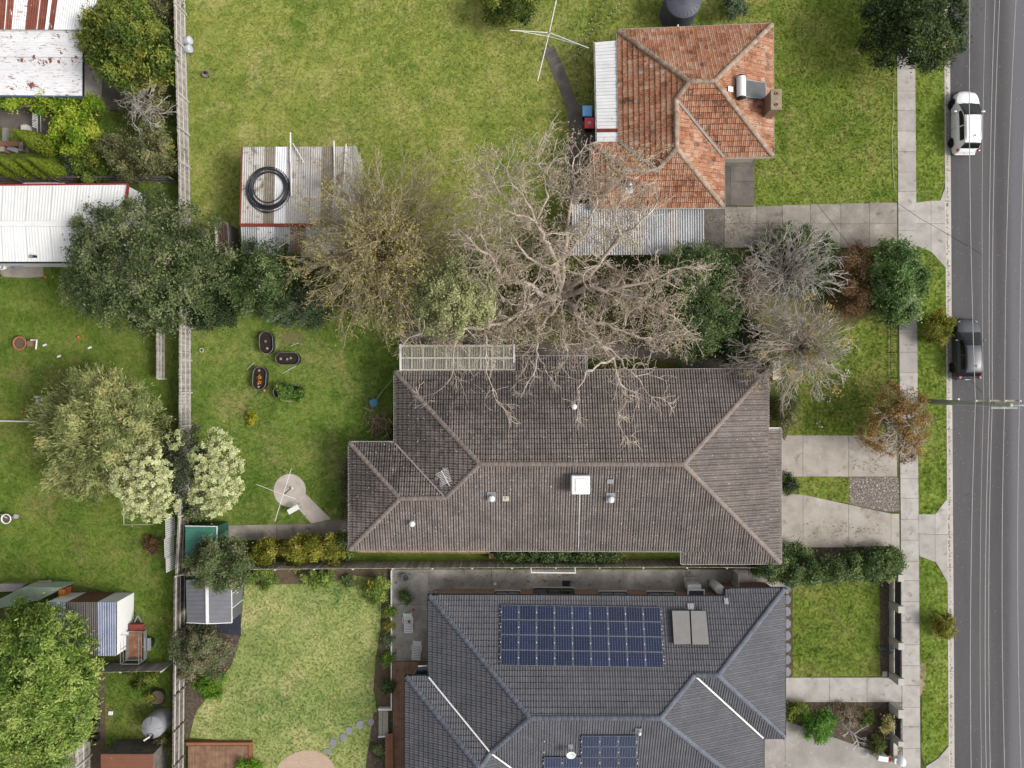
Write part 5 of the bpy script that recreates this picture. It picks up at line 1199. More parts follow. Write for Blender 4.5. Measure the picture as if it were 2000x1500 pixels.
car('white hatchback parked by the kerb near the front lawn', 31.92, 20.6, 16.2, paint('white_car_paint', (.62, .62, .63)), False, False)
car('dark grey wagon parked by the kerb near the power pole', 32.0, 4.6, .3, paint('charcoal_car_paint', A('#474a51'), .42, .4, .15), True, True)

# ------------------------------------------------------------------ power pole and wires
pb = P(1806, 784)
MT['pole'] = mat('weathered_pole', [A('#74786c', 1.7), A('#8c9086', 1.7), A('#a2a49a', 1.7)], 2, .9, bump=.4, fine=.2, stretch=(1, 1, .2))
pl = thing('power_pole', 'timber power pole with crossarm and street lamp on the nature strip', 'power pole', pb)
G().tube([pb, pb + Vector((.02, 0, 4)), pb + Vector((.04, 0, 8.6))], [.19, .17, .13], 14).obj('pole', MT['pole'], pl, smooth=True)
G().box((pb.x + .1, pb.y + .22, 7.25), (3.0, .11, .13)).obj('crossarm', mat('crossarm_timber', [A('#a39c80'), A('#b8b294')], 3, .9, fine=.2), pl)
G().box((pb.x + .1, pb.y - .2, 7.9), (1.6, .08, .1)).obj('crossarm', MT['pole'], pl)
for s_ in (-1, 1): G().bar(pb + Vector((s_ * .9, .22, 7.2)), pb + Vector((s_ * .12, .18, 6.4)), .05, .02).obj('brace', MT['galv'], pl)
ins = G().lathe([(.04, 0), (.04, .06), (.07, .08), (.05, .13), (.075, .16), (.04, .22), (0, .23)], n=10).mesh('insulator', MT['white'], True)
G().tube([pb + Vector((.05, -.05, 7.9)), pb + Vector((.9, -.02, 8.5)), pb + Vector((2.4, .0, 8.8)), pb + Vector((3.4, .02, 8.8))], .05, 8).obj('lamp_arm', MT['white'], pl, smooth=True)
G().box((pb.x + 3.6, pb.y + .02, 8.8), (.7, .24, .12)).obj('street_lamp_head', MT['galv'], pl, bev=.03)
for s_ in (.16, -.17): G().tube([pb + Vector((0, s_, .3)), pb + Vector((0, s_ * .9, 3.4)), pb + Vector((.03, s_ * .8, 6.2))], .03, 6).obj('conduit', MT['white'], pl)
G().box((pb.x + .05, pb.y + .24, 3.6), (.14, .1, .3)).obj('fuse_box', MT['white'], pl, bev=.02)
wires = [  # photo x at top, at the pole, at the bottom
 ('first overhead wire from the left above the road', 1894, 1905, 1896.5), ('second overhead wire from the left, faint and thin, above the road', 1925, 1921, 1917), ('third overhead wire from the left above the road', 1943, 1932.5, 1926),
 ('fourth overhead wire from the left above the road', 1952, 1938, 1934), ('fifth overhead wire from the left above the road', 1984, 1962, 1962), ('rightmost overhead wire above the road', 2012, 1991, 1994)]
for i, (lab, x0, x1, x2) in enumerate(wires):
    z0, z1 = 6.5, 7.42
    pts = []
    for x_, y_, z_ in ((x0, 0, z0), (x1, 783, z1), (x2, 1500, z0)): pts.append(P(x_, y_, z_))
    a_, m_, e_ = pts; full = [a_ + (a_ - m_) * .8 + Vector((0, 0, -.1))]
    for k in range(12): t_ = k / 12; q_ = a_.lerp(m_, t_); q_.z = z0 + (z1 - z0) * t_ ** 2; full.append(q_)
    for k in range(13): t_ = k / 12; q_ = m_.lerp(e_, t_); q_.z = z1 + (z0 - z1) * (1 - (1 - t_) ** 2); full.append(q_)
    full.append(e_ + (e_ - m_) * .8)
    G().tube(full, .013 if 'faint' in lab else .02, 5, False).obj('overhead_wire', mat('aluminium_wire_%d' % i, [A('#c9c6c4'), A('#d8d5d3')], 3, .5, 0, .4, bump=0), label=lab, cat='wire')
    if i in (0, 2, 4, 5): O('insulator', ins, pl, Matrix.Translation((m_.x, pb.y + .22, 7.31)))
for lab, pts, r_ in (('dark service cable from the orange-roofed house to the pole', [(1507, 284, 3.0), (1560, 352, 3.3), (1655, 474, 4.1), (1790, 630, 5.4), (1921, 770, 7.0)], .014),
                     ('dark service cable crossing the first driveway to the road wires', [(1740, 388, 5.6), (1795, 425, 5.9), (1920, 498, 6.9)], .012)):
    G().tube([P(*p) for p in pts], r_, 5, False).obj('service_cable', MT['black'], label=lab, cat='cable')

# ------------------------------------------------------------------ tanks, bins, clothes lines and garden things
c = P(1322, 30); t = thing('water_tank', 'round slate grey water tank beside the orange roof, top edge', 'water tank', c)
MT['tank'] = mat('slate_poly', [A('#4d4e5c'), A('#5a5b68')], 2, .55, bump=0, fine=.06)
G().lathe([(1.22, 0), (1.22, 1.95), (1.15, 2.02), (.6, 2.2), (.18, 2.28), (.18, 2.32), (0, 2.33)], c, 40).obj('tank', MT['tank'], t); smooth_angle(t.children[0].data, .5)
for k in range(24):
    a_ = k * math.pi / 12; G().bar(c + Vector((1.14 * math.cos(a_), 1.14 * math.sin(a_), 2.04)), c + Vector((.3 * math.cos(a_), .3 * math.sin(a_), 2.27)), .03, .012).obj('rib', MT['tank'], t)
G().tube([P(1324, 49, 2.4), P(1324, 58, 2.75)], .06, 8).obj('inlet_pipe', MT['white'], t)
c = P(317, 1402); t = thing('water_tank', 'light grey domed water tank with a black inlet in corner yard', 'water tank', c)
G().lathe([(.80, 0), (.80, 1.3), (.74, 1.42), (.4, 1.6), (.15, 1.66), (0, 1.66)], c, 32).obj('tank', mat('light_grey_poly', [A('#8d8d92'), A('#9d9da2')], 2, .5, bump=0, fine=.06), t); smooth_angle(t.children[0].data, .5)
for k in range(4): a_ = k * math.pi / 2; G().bar(c + Vector((.73 * math.cos(a_), .73 * math.sin(a_), 1.44)), c + Vector((.3 * math.cos(a_), .3 * math.sin(a_), 1.63)), .02, .02).obj('rib', MT['steel_dark'], t)
G().lathe([(.2, 1.48), (.22, 1.62), (.17, 1.63), (.14, 1.52), (0, 1.5)], c + Vector((-.02, -.5, 0)), 16).obj('inlet', MT['black'], t, smooth=True)
G().tube([c + Vector((-.05, -.52, 1.64)), c + Vector((-.42, -.75, 1.7))], .055, 8).obj('inlet_pipe', MT['white'], t)
def bin_(px, py, col, lab, text):
    c = P(px, py); t = thing('wheelie_bin', lab, 'bin', c); mw = Matrix.Translation(c) @ Matrix.Scale(1.12, 4); m = MT['black']
    g = G(); b0, b1 = .22, .29
    g.add([(-b0, -b0, .06), (b0, -b0, .06), (b0, b0, .06), (-b0, b0, .06), (-b1, -b1, .95), (b1, -b1, .95), (b1, b1 + .05, .95), (-b1, b1 + .05, .95)], [(3, 2, 1, 0), (4, 5, 6, 7), (0, 1, 5, 4), (1, 2, 6, 5), (2, 3, 7, 6), (3, 0, 4, 7)]); g.obj('body', m, t, mw, bev=.02)
    ld = G().add([(-.31, -.33, .965), (.31, -.33, .965), (.31, .36, .985), (-.31, .36, .985), (-.28, -.29, 1.03), (.28, -.29, 1.03), (.28, .31, 1.06), (-.28, .31, 1.06)], [(3, 2, 1, 0), (4, 5, 6, 7), (0, 1, 5, 4), (1, 2, 6, 5), (2, 3, 7, 6), (3, 0, 4, 7)]).obj('lid', col, t, mw, bev=.02)
    for sx in (-1, 1): G().lathe([(0, -.03), (.1, -.03), (.1, .03), (0, .03)], (sx * .2, .27, .1), 12, Matrix.Rotation(math.pi / 2, 3, 'Y')).obj('wheel', MT['tyre'], t, mw)
    G().tube([(-.24, .37, .93), (.24, .37, .93)], .02, 6).obj('handle', m, t, mw)
    if text:
        for dx, dy, w, h in ((-.07, 0, .05, .16), (.07, 0, .05, .16), (0, .07, .1, .035), (0, 0, .1, .03), (0, -.07, .1, .035)): G().box((dx, dy + .01, 1.056), (w, h, .012)).obj('emblem', MT['white'], ld, mw)
bin_(1144, 229, mat('blue_lid', [A('#6aa0e0', 2.0), A('#7aaee8', 2.0)], 3, .4, bump=0, fine=.04), 'blue-lidded wheelie bin on the path', False)
bin_(1148, 252, mat('red_lid', [A('#c8404c', 2.0), A('#d44a56', 2.0)], 3, .4, bump=0, fine=.04), 'red-lidded wheelie bin on the path', True)
# rotary clothes line
c = P(1070, 92); c = Vector((c.x, c.y, 0)); hoist = thing('rotary_clothesline', 'rotary clothes line with four long arms on the olive lawn', 'clothesline', c)
G().tube([c, c + Vector((0, 0, 2.1))], .035, 8).obj('post', MT['galv'], hoist)
hb = c + Vector((0, 0, 2.05)); G().lathe([(.06, -.15), (.08, 0), (.05, .1), (0, .1)], hb, 10).obj('hub', MT['galv'], hoist)
for e in ((1087, -2), (1050, 158), (996, 59), (1150, 94)):
    q_ = P(e[0], e[1], 2.25); G().tube([hb, q_], .03, 6).obj('arm', MT['white'], hoist)
    if e[0] in (996, 1150): G().tube([hb + Vector((0, -.12, -.3)), hb.lerp(q_, .8) + Vector((0, 0, -.02))], .026, 6).obj('strut', MT['white'], hoist)
ends = [P(1087, -2, 2.25), P(1150, 94, 2.25), P(1050, 158, 2.25), P(996, 59, 2.25)]
for f_ in (.45, .7, .95):
    for i in range(4): G().tube([hb.lerp(ends[i], f_), hb.lerp(ends[(i + 1) % 4], f_)], .0035, 4).obj('line', MT['galv'], hoist)
c = P(570, 953); h_ = thing('rotary_clothesline', 'folded rotary clothes line with drooping arms on the round pad', 'clothesline', c)
G().tube([c, P(565, 956, 1.0), P(556, 964, 1.9)], .035, 8).obj('post', MT['steel_dark'], h_)
hb = P(553, 966, 1.95)
for e, z in (((501, 946), 1.9), ((537, 1018), 1.9), ((569, 915), 1.9), ((580, 975), 1.6)): G().tube([hb, P(*e, z)], .017, 6).obj('arm', MT['white'], h_)
G().lathe([(.1, 0), (.1, .05), (.06, .09), (0, .09)], P(570, 953, .04), 12).obj('base_collar', MT['white'], h_)
t = thing('laundry_trolley', 'white tray laundry trolley on the round pad path', 'trolley', P(580, 992))
M_ = Matrix.Translation(P(578, 992)) @ Matrix.Rotation(.52, 4, 'Z')
G().box((0, 0, .62), (.85, .36, .05)).obj('tray', MT['white'], t, M_, bev=.02)
for sx in (-.36, .36):
    for sy in (-.14, .14): G().tube([(sx, sy, .03), (sx, sy, .6)], .014, 5).obj('leg', MT['galv'], t, M_)
for sy in (-.12, .12): G().tube([(.4, sy, .6), (.68, sy + .03, .72)], .014, 5).obj('handle', MT['galv'], t, M_)
# solar-light strings: rows of beads on the lawn
for lab, pts in (('longer string of small bulbs looped across the olive lawn', [(1213, 5), (1197, 22), (1180, 42), (1160, 55), (1146, 72), (1132, 97), (1125, 118), (1118, 116)]),
                 ('string of small bulbs from the verandah across the lawn', [(1180, 2), (1172, 14), (1158, 34), (1145, 55), (1135, 72), (1128, 92), (1136, 113), (1130, 128), (1127, 150), (1125, 172), (1128, 188), (1137, 198), (1147, 190), (1155, 170)])):
    t = thing('bulb_string', lab, 'lights', P(*pts[0])); q_ = [P(x, y, .03) for x, y in pts]
    G().tube(q_, .006, 4, False).obj('cord', MT['black'], t)
    bm_ = G().lathe([(0, -.035), (.03, -.02), (.035, 0), (.03, .02), (0, .035)], n=8).mesh('bulb', MT['white'], True); bd = G().lathe([(0, -.03), (.03, 0), (0, .03)], n=6).mesh('bulb_holder', MT['black'])
    for a_, b_ in zip(q_[:-1], q_[1:]):
        k = max(1, int((b_ - a_).length / .16))
        for i in range(k): O('bulb', bm_ if i % 2 else bd, t, Matrix.Translation(a_.lerp(b_, i / k) + Vector((0, 0, .02))))
# raised oval planters
def stadium(L, W, n=10):
    r = W / 2; a = L / 2 - r
    return [(a + r * math.cos(t), r * math.sin(t)) for t in [-math.pi / 2 + math.pi * i / n for i in range(n + 1)]] + [(-a - r * math.cos(t), -r * math.sin(t)) for t in [-math.pi / 2 + math.pi * i / n for i in range(n + 1)]]
def planter(px, py, L, W, rz, lab):
    EXCL.append([(P(px, py).x + .8 * math.cos(k), P(px, py).y + .8 * math.sin(k)) for k in range(6)])
    c = P(px, py); t = thing('raised_planter', lab, 'planter', c); mw = Matrix.Translation(c) @ Matrix.Rotation(rz, 4, 'Z')
    o, i_ = stadium(L, W), stadium(L - .06, W - .06); n = len(o)
    g = G(); g.v = [(x, y, 0) for x, y in o] + [(x, y, .55) for x, y in o] + [(x, y, .55) for x, y in i_] + [(x, y, .4) for x, y in i_]
    for k in range(n):
        j = (k + 1) % n
        g.f += [(k, j, n + j, n + k), (n + k, n + j, 2 * n + j, 2 * n + k), (2 * n + k, 2 * n + j, 3 * n + j, 3 * n + k)]
    g.obj('side', mat('planter_side', [A('#2c2e32'), A('#3b3d42')], 3, .45, .2, bump=0), t, mw)
    G().tube([(x, y, .555) for x, y in o + [o[0]]], .013, 6, False).obj('rim', MT['galv'], t, mw)
    g = G(); g.v = [(x, y, .42) for x, y in i_]; g.f = [tuple(range(len(i_)))]; g.obj('soil', mat('wet_soil', [A('#2a201c'), A('#3a2d26')], 6, .95, bump=.8, bs=20, fine=.4), t, mw)
    return t, mw
PL = [planter(525, 670, 1.55, .92, 1.62, 'upright oval dark planter, topmost of the four on the lawn'), planter(566, 701, 1.65, .86, 0, 'crosswise oval planter with pale rocks on the lawn'),
      planter(512, 739, 1.6, .92, 1.50, 'left oval planter with orange flowers on the lawn'), planter(567, 766, 2.05, .98, -.03, 'oval planter full of green leafy plants on the lawn')]
for (t, mw), specks in zip(PL, ([(.1, .08), (-.4, -.02)], [(-.5, 0), (-.05, -.03), (.2, .05)], [(.55, .1), (.05, -.02), (-.6, .05)], [])):
    for (x, y) in specks: G().lathe([(0, -.04), (.09, 0), (.1, .05), (.05, .1), (0, .11)], (x, y, .43), 8).obj('rock', MT['concrete_old'], t, mw)
G().box((0, 0, .3), (.65, .04, .2)).obj('pallet_board', MT['timber_rail'], mw=Matrix.Translation(P(565, 783)), label='short pale board lying below the leafy oval planter', cat='board')
for x in (-.28, .15): G().tube([(x, -.45, .6), (x, .3, .72)], .015, 5).obj('hoop', MT['galv'], PL[3][0], PL[3][1])
# round trampoline-blue disc
c = P(733.5, 786); t = thing('garden_table', 'small round blue garden table beside the brown-roofed house', 'table', c)
G().lathe([(0, .68), (.27, .68), (.28, .70), (.27, .72), (0, .72)], c, 28).obj('table_top', mat('blue_top', [A('#3f76a0'), A('#4e86b0')], 4, .5, bump=0, fine=.1), t)
for k in range(3): a_ = k * 2.09 + .4; G().tube([c + Vector((.05 * math.cos(a_), .05 * math.sin(a_), .66)), c + Vector((.25 * math.cos(a_), .25 * math.sin(a_), 0))], .015, 5).obj('leg', MT['steel_dark'], t)
G().tube([P(768, 740, .05), P(750, 760, .06), P(732, 784, .05), P(722, 806, .05)], .02, 5).obj('garden_hose', MT['cream'], label='thin pale hose on the ground by round blue table', cat='hose')
# brush pile
t = thing('brush_pile', 'pile of dead fronds and sticks against the brown-roofed house', 'brush pile', P(742, 828))
for k in range(70):
    c = P(random.gauss(740, 13), random.gauss(830, 14), 0); a_ = random.uniform(0, 6.28); L = random.uniform(.3, 1.1); z = random.uniform(.05, .45)
    p = [c + Vector((math.cos(a_) * L * f, math.sin(a_) * L * f, z + .25 * math.sin(f * 3) - .1 * f)) for f in (-.5, -.17, .17, .5)]
    G().tube(p, [.03, .035, .025, .008], 4).obj('stick', random.choice((MT['bark'], MT['bark_pink'], MT['bark_olive'])), t)
for (x0, y0, x1, y1, lab) in ((482, 722, 496, 708, 'thin white stick on the middle lawn left of planters'), (552, 729, 578, 715, 'pale stick lying between the planters'), (568, 676, 583, 670, 'pale stick on the soil patch above planters')):
    G().tube([P(x0, y0, .03), P((x0 + x1) / 2 + 1, (y0 + y1) / 2 - 1, .05), P(x1, y1, .03)], .022, 5).obj('stick', MT['bark_white'], label=lab, cat='stick')
# pots and ornaments
def pot(px, py, r, h, m, lab, cat='pot', soil=True, name='plant_pot', prof=None):
    c = P(px, py); t = thing(name, lab, cat, c)
    G().lathe(prof or [(r * .7, 0), (r * .95, h * .85), (r * 1.05, h * .86), (r * 1.05, h), (r * .88, h), (r * .85, h * .85)], c, 24).obj('body', m, t, smooth=True)
    if soil: G().lathe([(0, h * .86), (r * .86, h * .86)], c, 24).obj('soil', MT['soil'], t)
    return t
t = pot(47, 671, .46, .5, MT['terracotta'], 'round terracotta barrel planter on the left lawn'); 
G().box((0, 0, .25), (.4, .42, .4)).obj('side_box', MT['timber_brown'], t, Matrix.Translation(P(66, 672)), bev=.02); G().tube([P(60, 664, .5), P(72, 664, .5), P(70, 682, .5)], .05, 6).obj('hose_loop', MT['white'], t)
t = pot(21, 1011, .34, .5, MT['white'], 'white round pot with sticks near the left edge'); G().tube([P(14, 1012, .5), P(2, 1005, .55)], .03, 5).obj('stick', MT['bark_white'], t); G().lathe([(0, 0), (.18, 0), (.18, .15), (0, .18)], P(33, 1008), 10).obj('stone', MT['concrete'], t)
for x, y, lab in ((155, 658, 'orange ball on the left lawn below the dark tree'), (91, 541, 'orange ball beside the small concrete slab'), (46, 804, 'orange ball near the thin white rail'), (517, 762, 'orange block at the foot of left planter')):
    G().lathe([(0, 0), (.08, .02), (.11, .1), (.08, .18), (0, .2)], P(x, y), 12).obj('ball', mat('orange_%d' % x, [A('#c0714a'), A('#d0805a')], 4, .6, bump=0), smooth=True, label=lab, cat='ball' if 'ball' in lab else 'block')
for x, y, lab in ((88, 674, 'white plastic scrap right of the terracotta barrel'), (116, 696, 'pale plastic scrap below the terracotta barrel'), (176, 679, 'white plastic scrap on lawn near pale grass clump')):
    G().box((0, 0, .04), (.28, .13, .08), .4).obj('plastic_scrap', MT['white'], mw=Matrix.Translation(P(x, y)), bev=.02, label=lab, cat='litter')
t = thing('garden_bench', 'pale timber bench half under the feathery green tree', 'bench', P(90, 775))
G().prism([P(69, 773, .42), P(115, 774, .42), P(115, 779, .42), P(69, 778, .42)], .38, .44).obj('seat', MT['cream'], t)
for x in (72, 108): G().prism([P(x, 773), P(x + 3, 773), P(x + 3, 778), P(x, 778)], 0, .38).obj('leg', MT['timber_grey'], t)
G().box((0, 0, .2), (.25, .3, .4)).obj('box', MT['white'], t, Matrix.Translation(P(80, 784)))
for x, y, lab in ((369, 84, 'upper white drum lying against the back fence'), (369, 100, 'lower white drum lying against the back fence')):
    c = P(x, y); t = thing('drum', lab, 'drum', c); R_ = Matrix.Rotation(1.2, 3, 'Y') 
    G().lathe([(.26, -.3), (.28, -.28), (.28, .3), (.26, .32)], (0, 0, 0), 18, R_).obj('body', mat('pale_drum%d' % y, [A('#b6bcc4'), A('#c9ced4')], 3, .5, bump=0), t, Matrix.Translation(c + Vector((0, 0, .3))), True)
    G().lathe([(0, -.31), (.2, -.31), (.21, -.29)], (0, 0, 0), 18, R_).obj('opening', MT['steel_dark'], t, Matrix.Translation(c + Vector((0, 0, .3))))
t = pot(405, 147, .24, .3, MT['concrete_old'], 'small pale stump on the olive lawn near the fence', 'stump', False, 'tree_stump'); G().lathe([(0, .3), (.12, .33), (.1, .42), (0, .45)], P(405, 146), 8).obj('knot', MT['black'], t)
pot(395, 684, .14, .12, MT['white'], 'tiny white dish on the lawn beside the fence', 'dish', True, 'dish')
pot(793, 1125, .27, .4, mat('teal_glaze', [A('#3f7f92'), A('#5496a8')], 4, .3, 0, .6, bump=0), 'teal glazed pot on the concrete patio')
for x, y in ((316, 1352), (308, 1362)): pass
pot(313, 1358, .55, .45, MT['steel_dark'], 'dark round tub by the fence in corner yard'); pot(189, 1371, .45, .35, MT['steel_dark'], 'dark shallow round tub beside silver grey fence')
for y, lab in ((1411, 'upper dark plastic crate beside the silver grey fence'), (1437, 'lower dark plastic crate beside the silver grey fence')):
    c = P(187, y); t = thing('crate', lab, 'crate', c)
    for dx, dy, sx, sy in ((-.3, 0, .03, .46), (.3, 0, .03, .46), (0, .22, .6, .03), (0, -.22, .6, .03)): G().box((c.x + dx, c.y + dy, .2), (sx, sy, .4)).obj('side', mat('dark_green_plastic%d%d' % (y, dx * 10), [A('#27332c'), A('#324038')], 3, .6, bump=0), t)
    G().box((c.x, c.y, .06), (.58, .42, .1)).obj('soil', MT['soil'], t)
G().box((0, 0, .05), (.3, .28, .1)).obj('paving_block', MT['white'], mw=Matrix.Translation(P(217, 1392)), bev=.02, label='small white block on the corner lawn', cat='block')
# box trailer
t = thing('box_trailer', 'galvanised cage box trailer with rusty floor beside the lean-to', 'trailer', P(278, 1248))
tc = P(277, 1252); TM = Matrix.Translation(tc)
G().box((0, 0, .55), (1.25, 2.0, .06)).obj('floor', mat('rusty_floor', [A('#7c5038'), A('#94664a'), A('#a88a76')], 2.5, .9, fine=.25), t, TM)
for dx, dy, sx, sy in ((-.63, 0, .04, 2.0), (.63, 0, .04, 2.0), (0, 1.0, 1.25, .04), (0, -1.0, 1.25, .04)): G().box((dx, dy, .74), (sx, sy, .36)).obj('side_panel', MT['galv'], t, TM)
for dx in (-.63, .63):
    for dy in (-1.0, 0, 1.0): G().bar((dx, dy, .9), (dx, dy, 1.6), .04, .04).obj('cage_post', MT['galv'], t, TM)
    for z in (1.25, 1.6): G().bar((dx, -1, z), (dx, 1, z), .035, .035).obj('cage_rail', MT['galv'], t, TM)
for dy in (-1, 1): G().bar((-.63, dy, 1.6), (.63, dy, 1.6), .035, .035).obj('cage_rail', MT['galv'], t, TM)
for s_ in (-1, 1):
    w_ = G().lathe([(.15, -.08), (.28, -.08), (.29, 0), (.28, .08), (.15, .08)], (0, 0, 0), 20, Matrix.Rotation(math.pi / 2, 3, 'Y')).obj('wheel', MT['tyre'], t, TM @ Matrix.Translation((s_ * .85, 0, .3)), True)
    G().lathe([(0, .06 * s_), (.17, .07 * s_)], (0, 0, 0), 14, Matrix.Rotation(math.pi / 2, 3, 'Y')).obj('rim', MT['white'], w_, TM @ Matrix.Translation((s_ * .85, 0, .3)))
    G().box((s_ * .85, 0, .64), (.26, .9, .04)).obj('mudguard', MT['galv'], t, TM, bev=.015)
    G().bar((s_ * .5, 1.0, .5), (0, 2.0, .5), .07, .07).obj('drawbar', MT['galv'], t, TM)
G().box((0, 1.25, .66), (.95, .42, .34)).obj('tool_box', MT['rust'], t, TM, bev=.02)
# white slatted chairs / loungers on the patio
def lounger(px, py, rz, lab):
    c = P(px, py); t = thing('sun_lounger', lab, 'lounger', c); mw = Matrix.Translation(c) @ Matrix.Rotation(rz, 4, 'Z')
    for s_ in (-1, 1): G().tube([(s_ * .29, -.75, .34), (s_ * .29, .15, .34), (s_ * .27, .75, .75)], .022, 6).obj('frame', MT['white'], t, mw)
    for k in range(13):
        y = -.74 + k * .115; z = .36 if y < .15 else .36 + (y - .15) * .68; G().box((0, y, z), (.58, .06, .02)).obj('slat', MT['white'], t, mw)
    for s_ in (-1, 1):
        for y in (-.6, .2): G().tube([(s_ * .27, y, 0), (s_ * .29, y + .05, .34)], .02, 5).obj('leg', MT['white'], t, mw)
        G().tube([(s_ * .33, -.1, .34), (s_ * .36, .0, .56), (s_ * .35, .4, .58)], .02, 5).obj('arm_rest', MT['white'], t, mw)
    return t
t = lounger(799, 1211, .03, 'upper white slatted lounger with red cloth on the patio')
for x, y in ((808, 1191), (799, 1214)): G().lathe([(0, 0), (.1, .02), (.09, .07), (0, .09)], P(x, y, .42), 7).obj('red_cloth', MT['redtrim'], t)
lounger(815.5, 1264, -.1, 'lower white slatted lounger on the patio')
# deck, bench, steps, edging
def boards(parent, pts4, n, m, name='board', z0=.0, z1=.03, gap=.08):
    a, b, c, d = pts4
    for i in range(n):
        s0, s1 = (i + gap / 2) / n, (i + 1 - gap / 2) / n
        G().prism([a.lerp(b, s0), a.lerp(b, s1), d.lerp(c, s1), d.lerp(c, s0)], z0, z1).obj(name, m, parent)
t = thing('deck', 'brown timber deck along the left side of charcoal-roofed house', 'deck', P(781, 1400))
dz = .25
boards(t, [P(767, 1293, dz), P(838, 1293, dz), P(838, 1326, dz), P(767, 1326, dz)], 16, MT['timber_brown'], z0=dz - .03, z1=dz)
boards(t, [P(767, 1326, dz), P(797, 1326, dz), P(797, 1560, dz), P(767, 1560, dz)], 7, MT['timber_brown'], z0=dz - .03, z1=dz)
G().prism([P(768, 1294, .2), P(836, 1294, .2), P(836, 1324, .2), P(768, 1324, .2)], .0, .2).obj('joists', MT['timber_dark'], t); G().prism([P(768, 1328, .2), P(795, 1328, .2), P(795, 1558, .2), P(768, 1558, .2)], .0, .2).obj('joists', MT['timber_dark'], t)
t = thing('garden_steps', 'two grey sleeper steps from the lawn up to the deck', 'steps', P(750, 1408))
for i, (x0, x1, z) in enumerate(((740, 748, .12), (749, 759, .22))): G().prism([P(x0, 1384), P(x1, 1384), P(x1, 1434), P(x0, 1434)], 0, z).obj('sleeper', MT['sleeper'], t, bev=.012)
G().prism([P(740, 1380), P(767, 1380), P(767, 1383.5), P(740, 1383.5)], 0, .34).obj('edge_board', MT['white'], t); G().prism([P(740, 1434.5), P(768, 1432), P(768, 1434.3), P(740, 1436.8)], 0, .3).obj('edge_board', MT['white'], t)
t = thing('garden_edging', 'thin white edging board between garden bed and patio', 'edging', P(766, 1250)); G().prism([P(764.5, 1112), P(766.8, 1112), P(766.8, 1380), P(764.5, 1380)], 0, .3).obj('board', MT['white'], t)
t = thing('timber_bench', 'long red-brown timber bench at the deck edge', 'bench', P(760, 1470))
boards(t, [P(752, 1435, .5), P(767, 1433, .5), P(768, 1550, .5), P(752, 1550, .5)], 4, MT['timber_red'], 'slat', .44, .48)
for y in (1440, 1495, 1545): G().prism([P(754, y), P(766, y), P(766, y + 3), P(754, y + 3)], 0, .44).obj('leg', MT['timber_red'], t)
t = thing('timber_platform', 'square brown board platform in the lower left of pale lawn', 'platform', P(428, 1490))
boards(t, [P(367, 1457, .3), P(484, 1457, .3), P(484, 1560, .3), P(367, 1560, .3)], 38, MT['timber_brown'], z0=.27, z1=.3)
G().prism([P(364, 1450, .3), P(491, 1450, .3), P(491, 1455.5, .3), P(364, 1455.5, .3)], 0, .34).obj('edge_board', MT['timber_red'], t); G().prism([P(485.5, 1456, .3), P(491, 1456, .3), P(491, 1560, .3), P(485.5, 1560, .3)], 0, .34).obj('edge_board', MT['timber_red'], t)
G().prism([P(368, 1458, .2), P(483, 1458, .2), P(483, 1558, .2), P(368, 1558, .2)], 0, .2).obj('frame', MT['timber_dark'], t)
# stepping stones
def blob(px, py, rx, ry, n=11): return [(px + rx * math.cos(t) * random.uniform(.82, 1.1), py + ry * math.sin(t) * random.uniform(.82, 1.1)) for t in [2 * math.pi * i / n for i in range(n)]]
MT['slate'] = mat('slate_stone', [A('#84858c'), A('#95969c')], 3, .85, bump=.2, fine=.12, var=.1)
for i, (x, y, rx, ry, lab) in enumerate(((724.5, 1409.5, 6.5, 8, 'slate stepping stone nearest the sleeper steps'), (703, 1415, 8, 9.5, 'second slate stepping stone from sleeper steps'), (682.5, 1426, 7.5, 8, 'third slate stepping stone from the sleeper steps'), (670, 1440, 7.5, 8, 'third slate stepping stone from the pink gravel'), (651, 1450, 7.5, 10, 'second slate stepping stone from the pink gravel'), (639, 1467, 9, 6, 'slate stepping stone nearest the pink gravel'))):
    bl = pxs(blob(x, y, rx, ry)); EXCL.append([(q_.x, q_.y) for q_ in bl])
    G().prism(bl, -.02, .05).obj('stepping_stone', MT['slate'], bev=.01, label=lab, cat='stepping stone', group='stepping stones across the pale lawn')
ORD = ['first', 'second', 'third', 'fourth', 'fifth', 'sixth', 'seventh', 'eighth']
for i in range(8):
    y = 1147 + i * 23.5; G().prism(pxs([(1533, y - 8), (1539, y - 9), (1544, y - 4), (1544.5, y + 3), (1540, y + 9), (1533, y + 9)]), -.02, .045).obj('stepping_stone', MT['slate'], bev=.01, label=ORD[i] + ' half-round slate stepping stone from the hedge along charcoal-roofed house', cat='stepping stone', group='stepping stones along the charcoal-roofed house wall')
# side path things
t = thing('wall_clothesline', 'fold-down clothes line frame on the side fence', 'clothesline', P(1080, 1108))
G().bar(P(1037, 1118, 1.5), P(1125, 1119, 1.5), .08, .06).obj('front_bar', MT['white'], t)
for x in (1038, 1124): G().bar(P(x, 1118, 1.5), P(x - 1, 1108, 1.5), .05, .05).obj('arm', MT['white'], t)
for y in (1110, 1113, 1116): G().tube([P(1038, y, 1.5), P(1124, y, 1.5)], .006, 4).obj('line', MT['galv'], t)
t = thing('air_conditioner', 'white wall air-conditioner box by charcoal-roofed house', 'air conditioner', P(1355, 1150)); c = P(1355, 1146, .8)
G().box((c.x, c.y, .55), (.95, .4, .9)).obj('cabinet', MT['white'], t, bev=.03); G().box((c.x + .02, c.y - .32, 1.35), (1.2, .62, .08)).obj('awning', MT['white'], t, bev=.02); G().box((c.x + .02, c.y - .33, 1.40), (1.0, .46, .03)).obj('panel', mat('tinted_panel', [A('#4a4a5a'), A('#55556a')], 2, .3, bump=0, fine=.03), t)
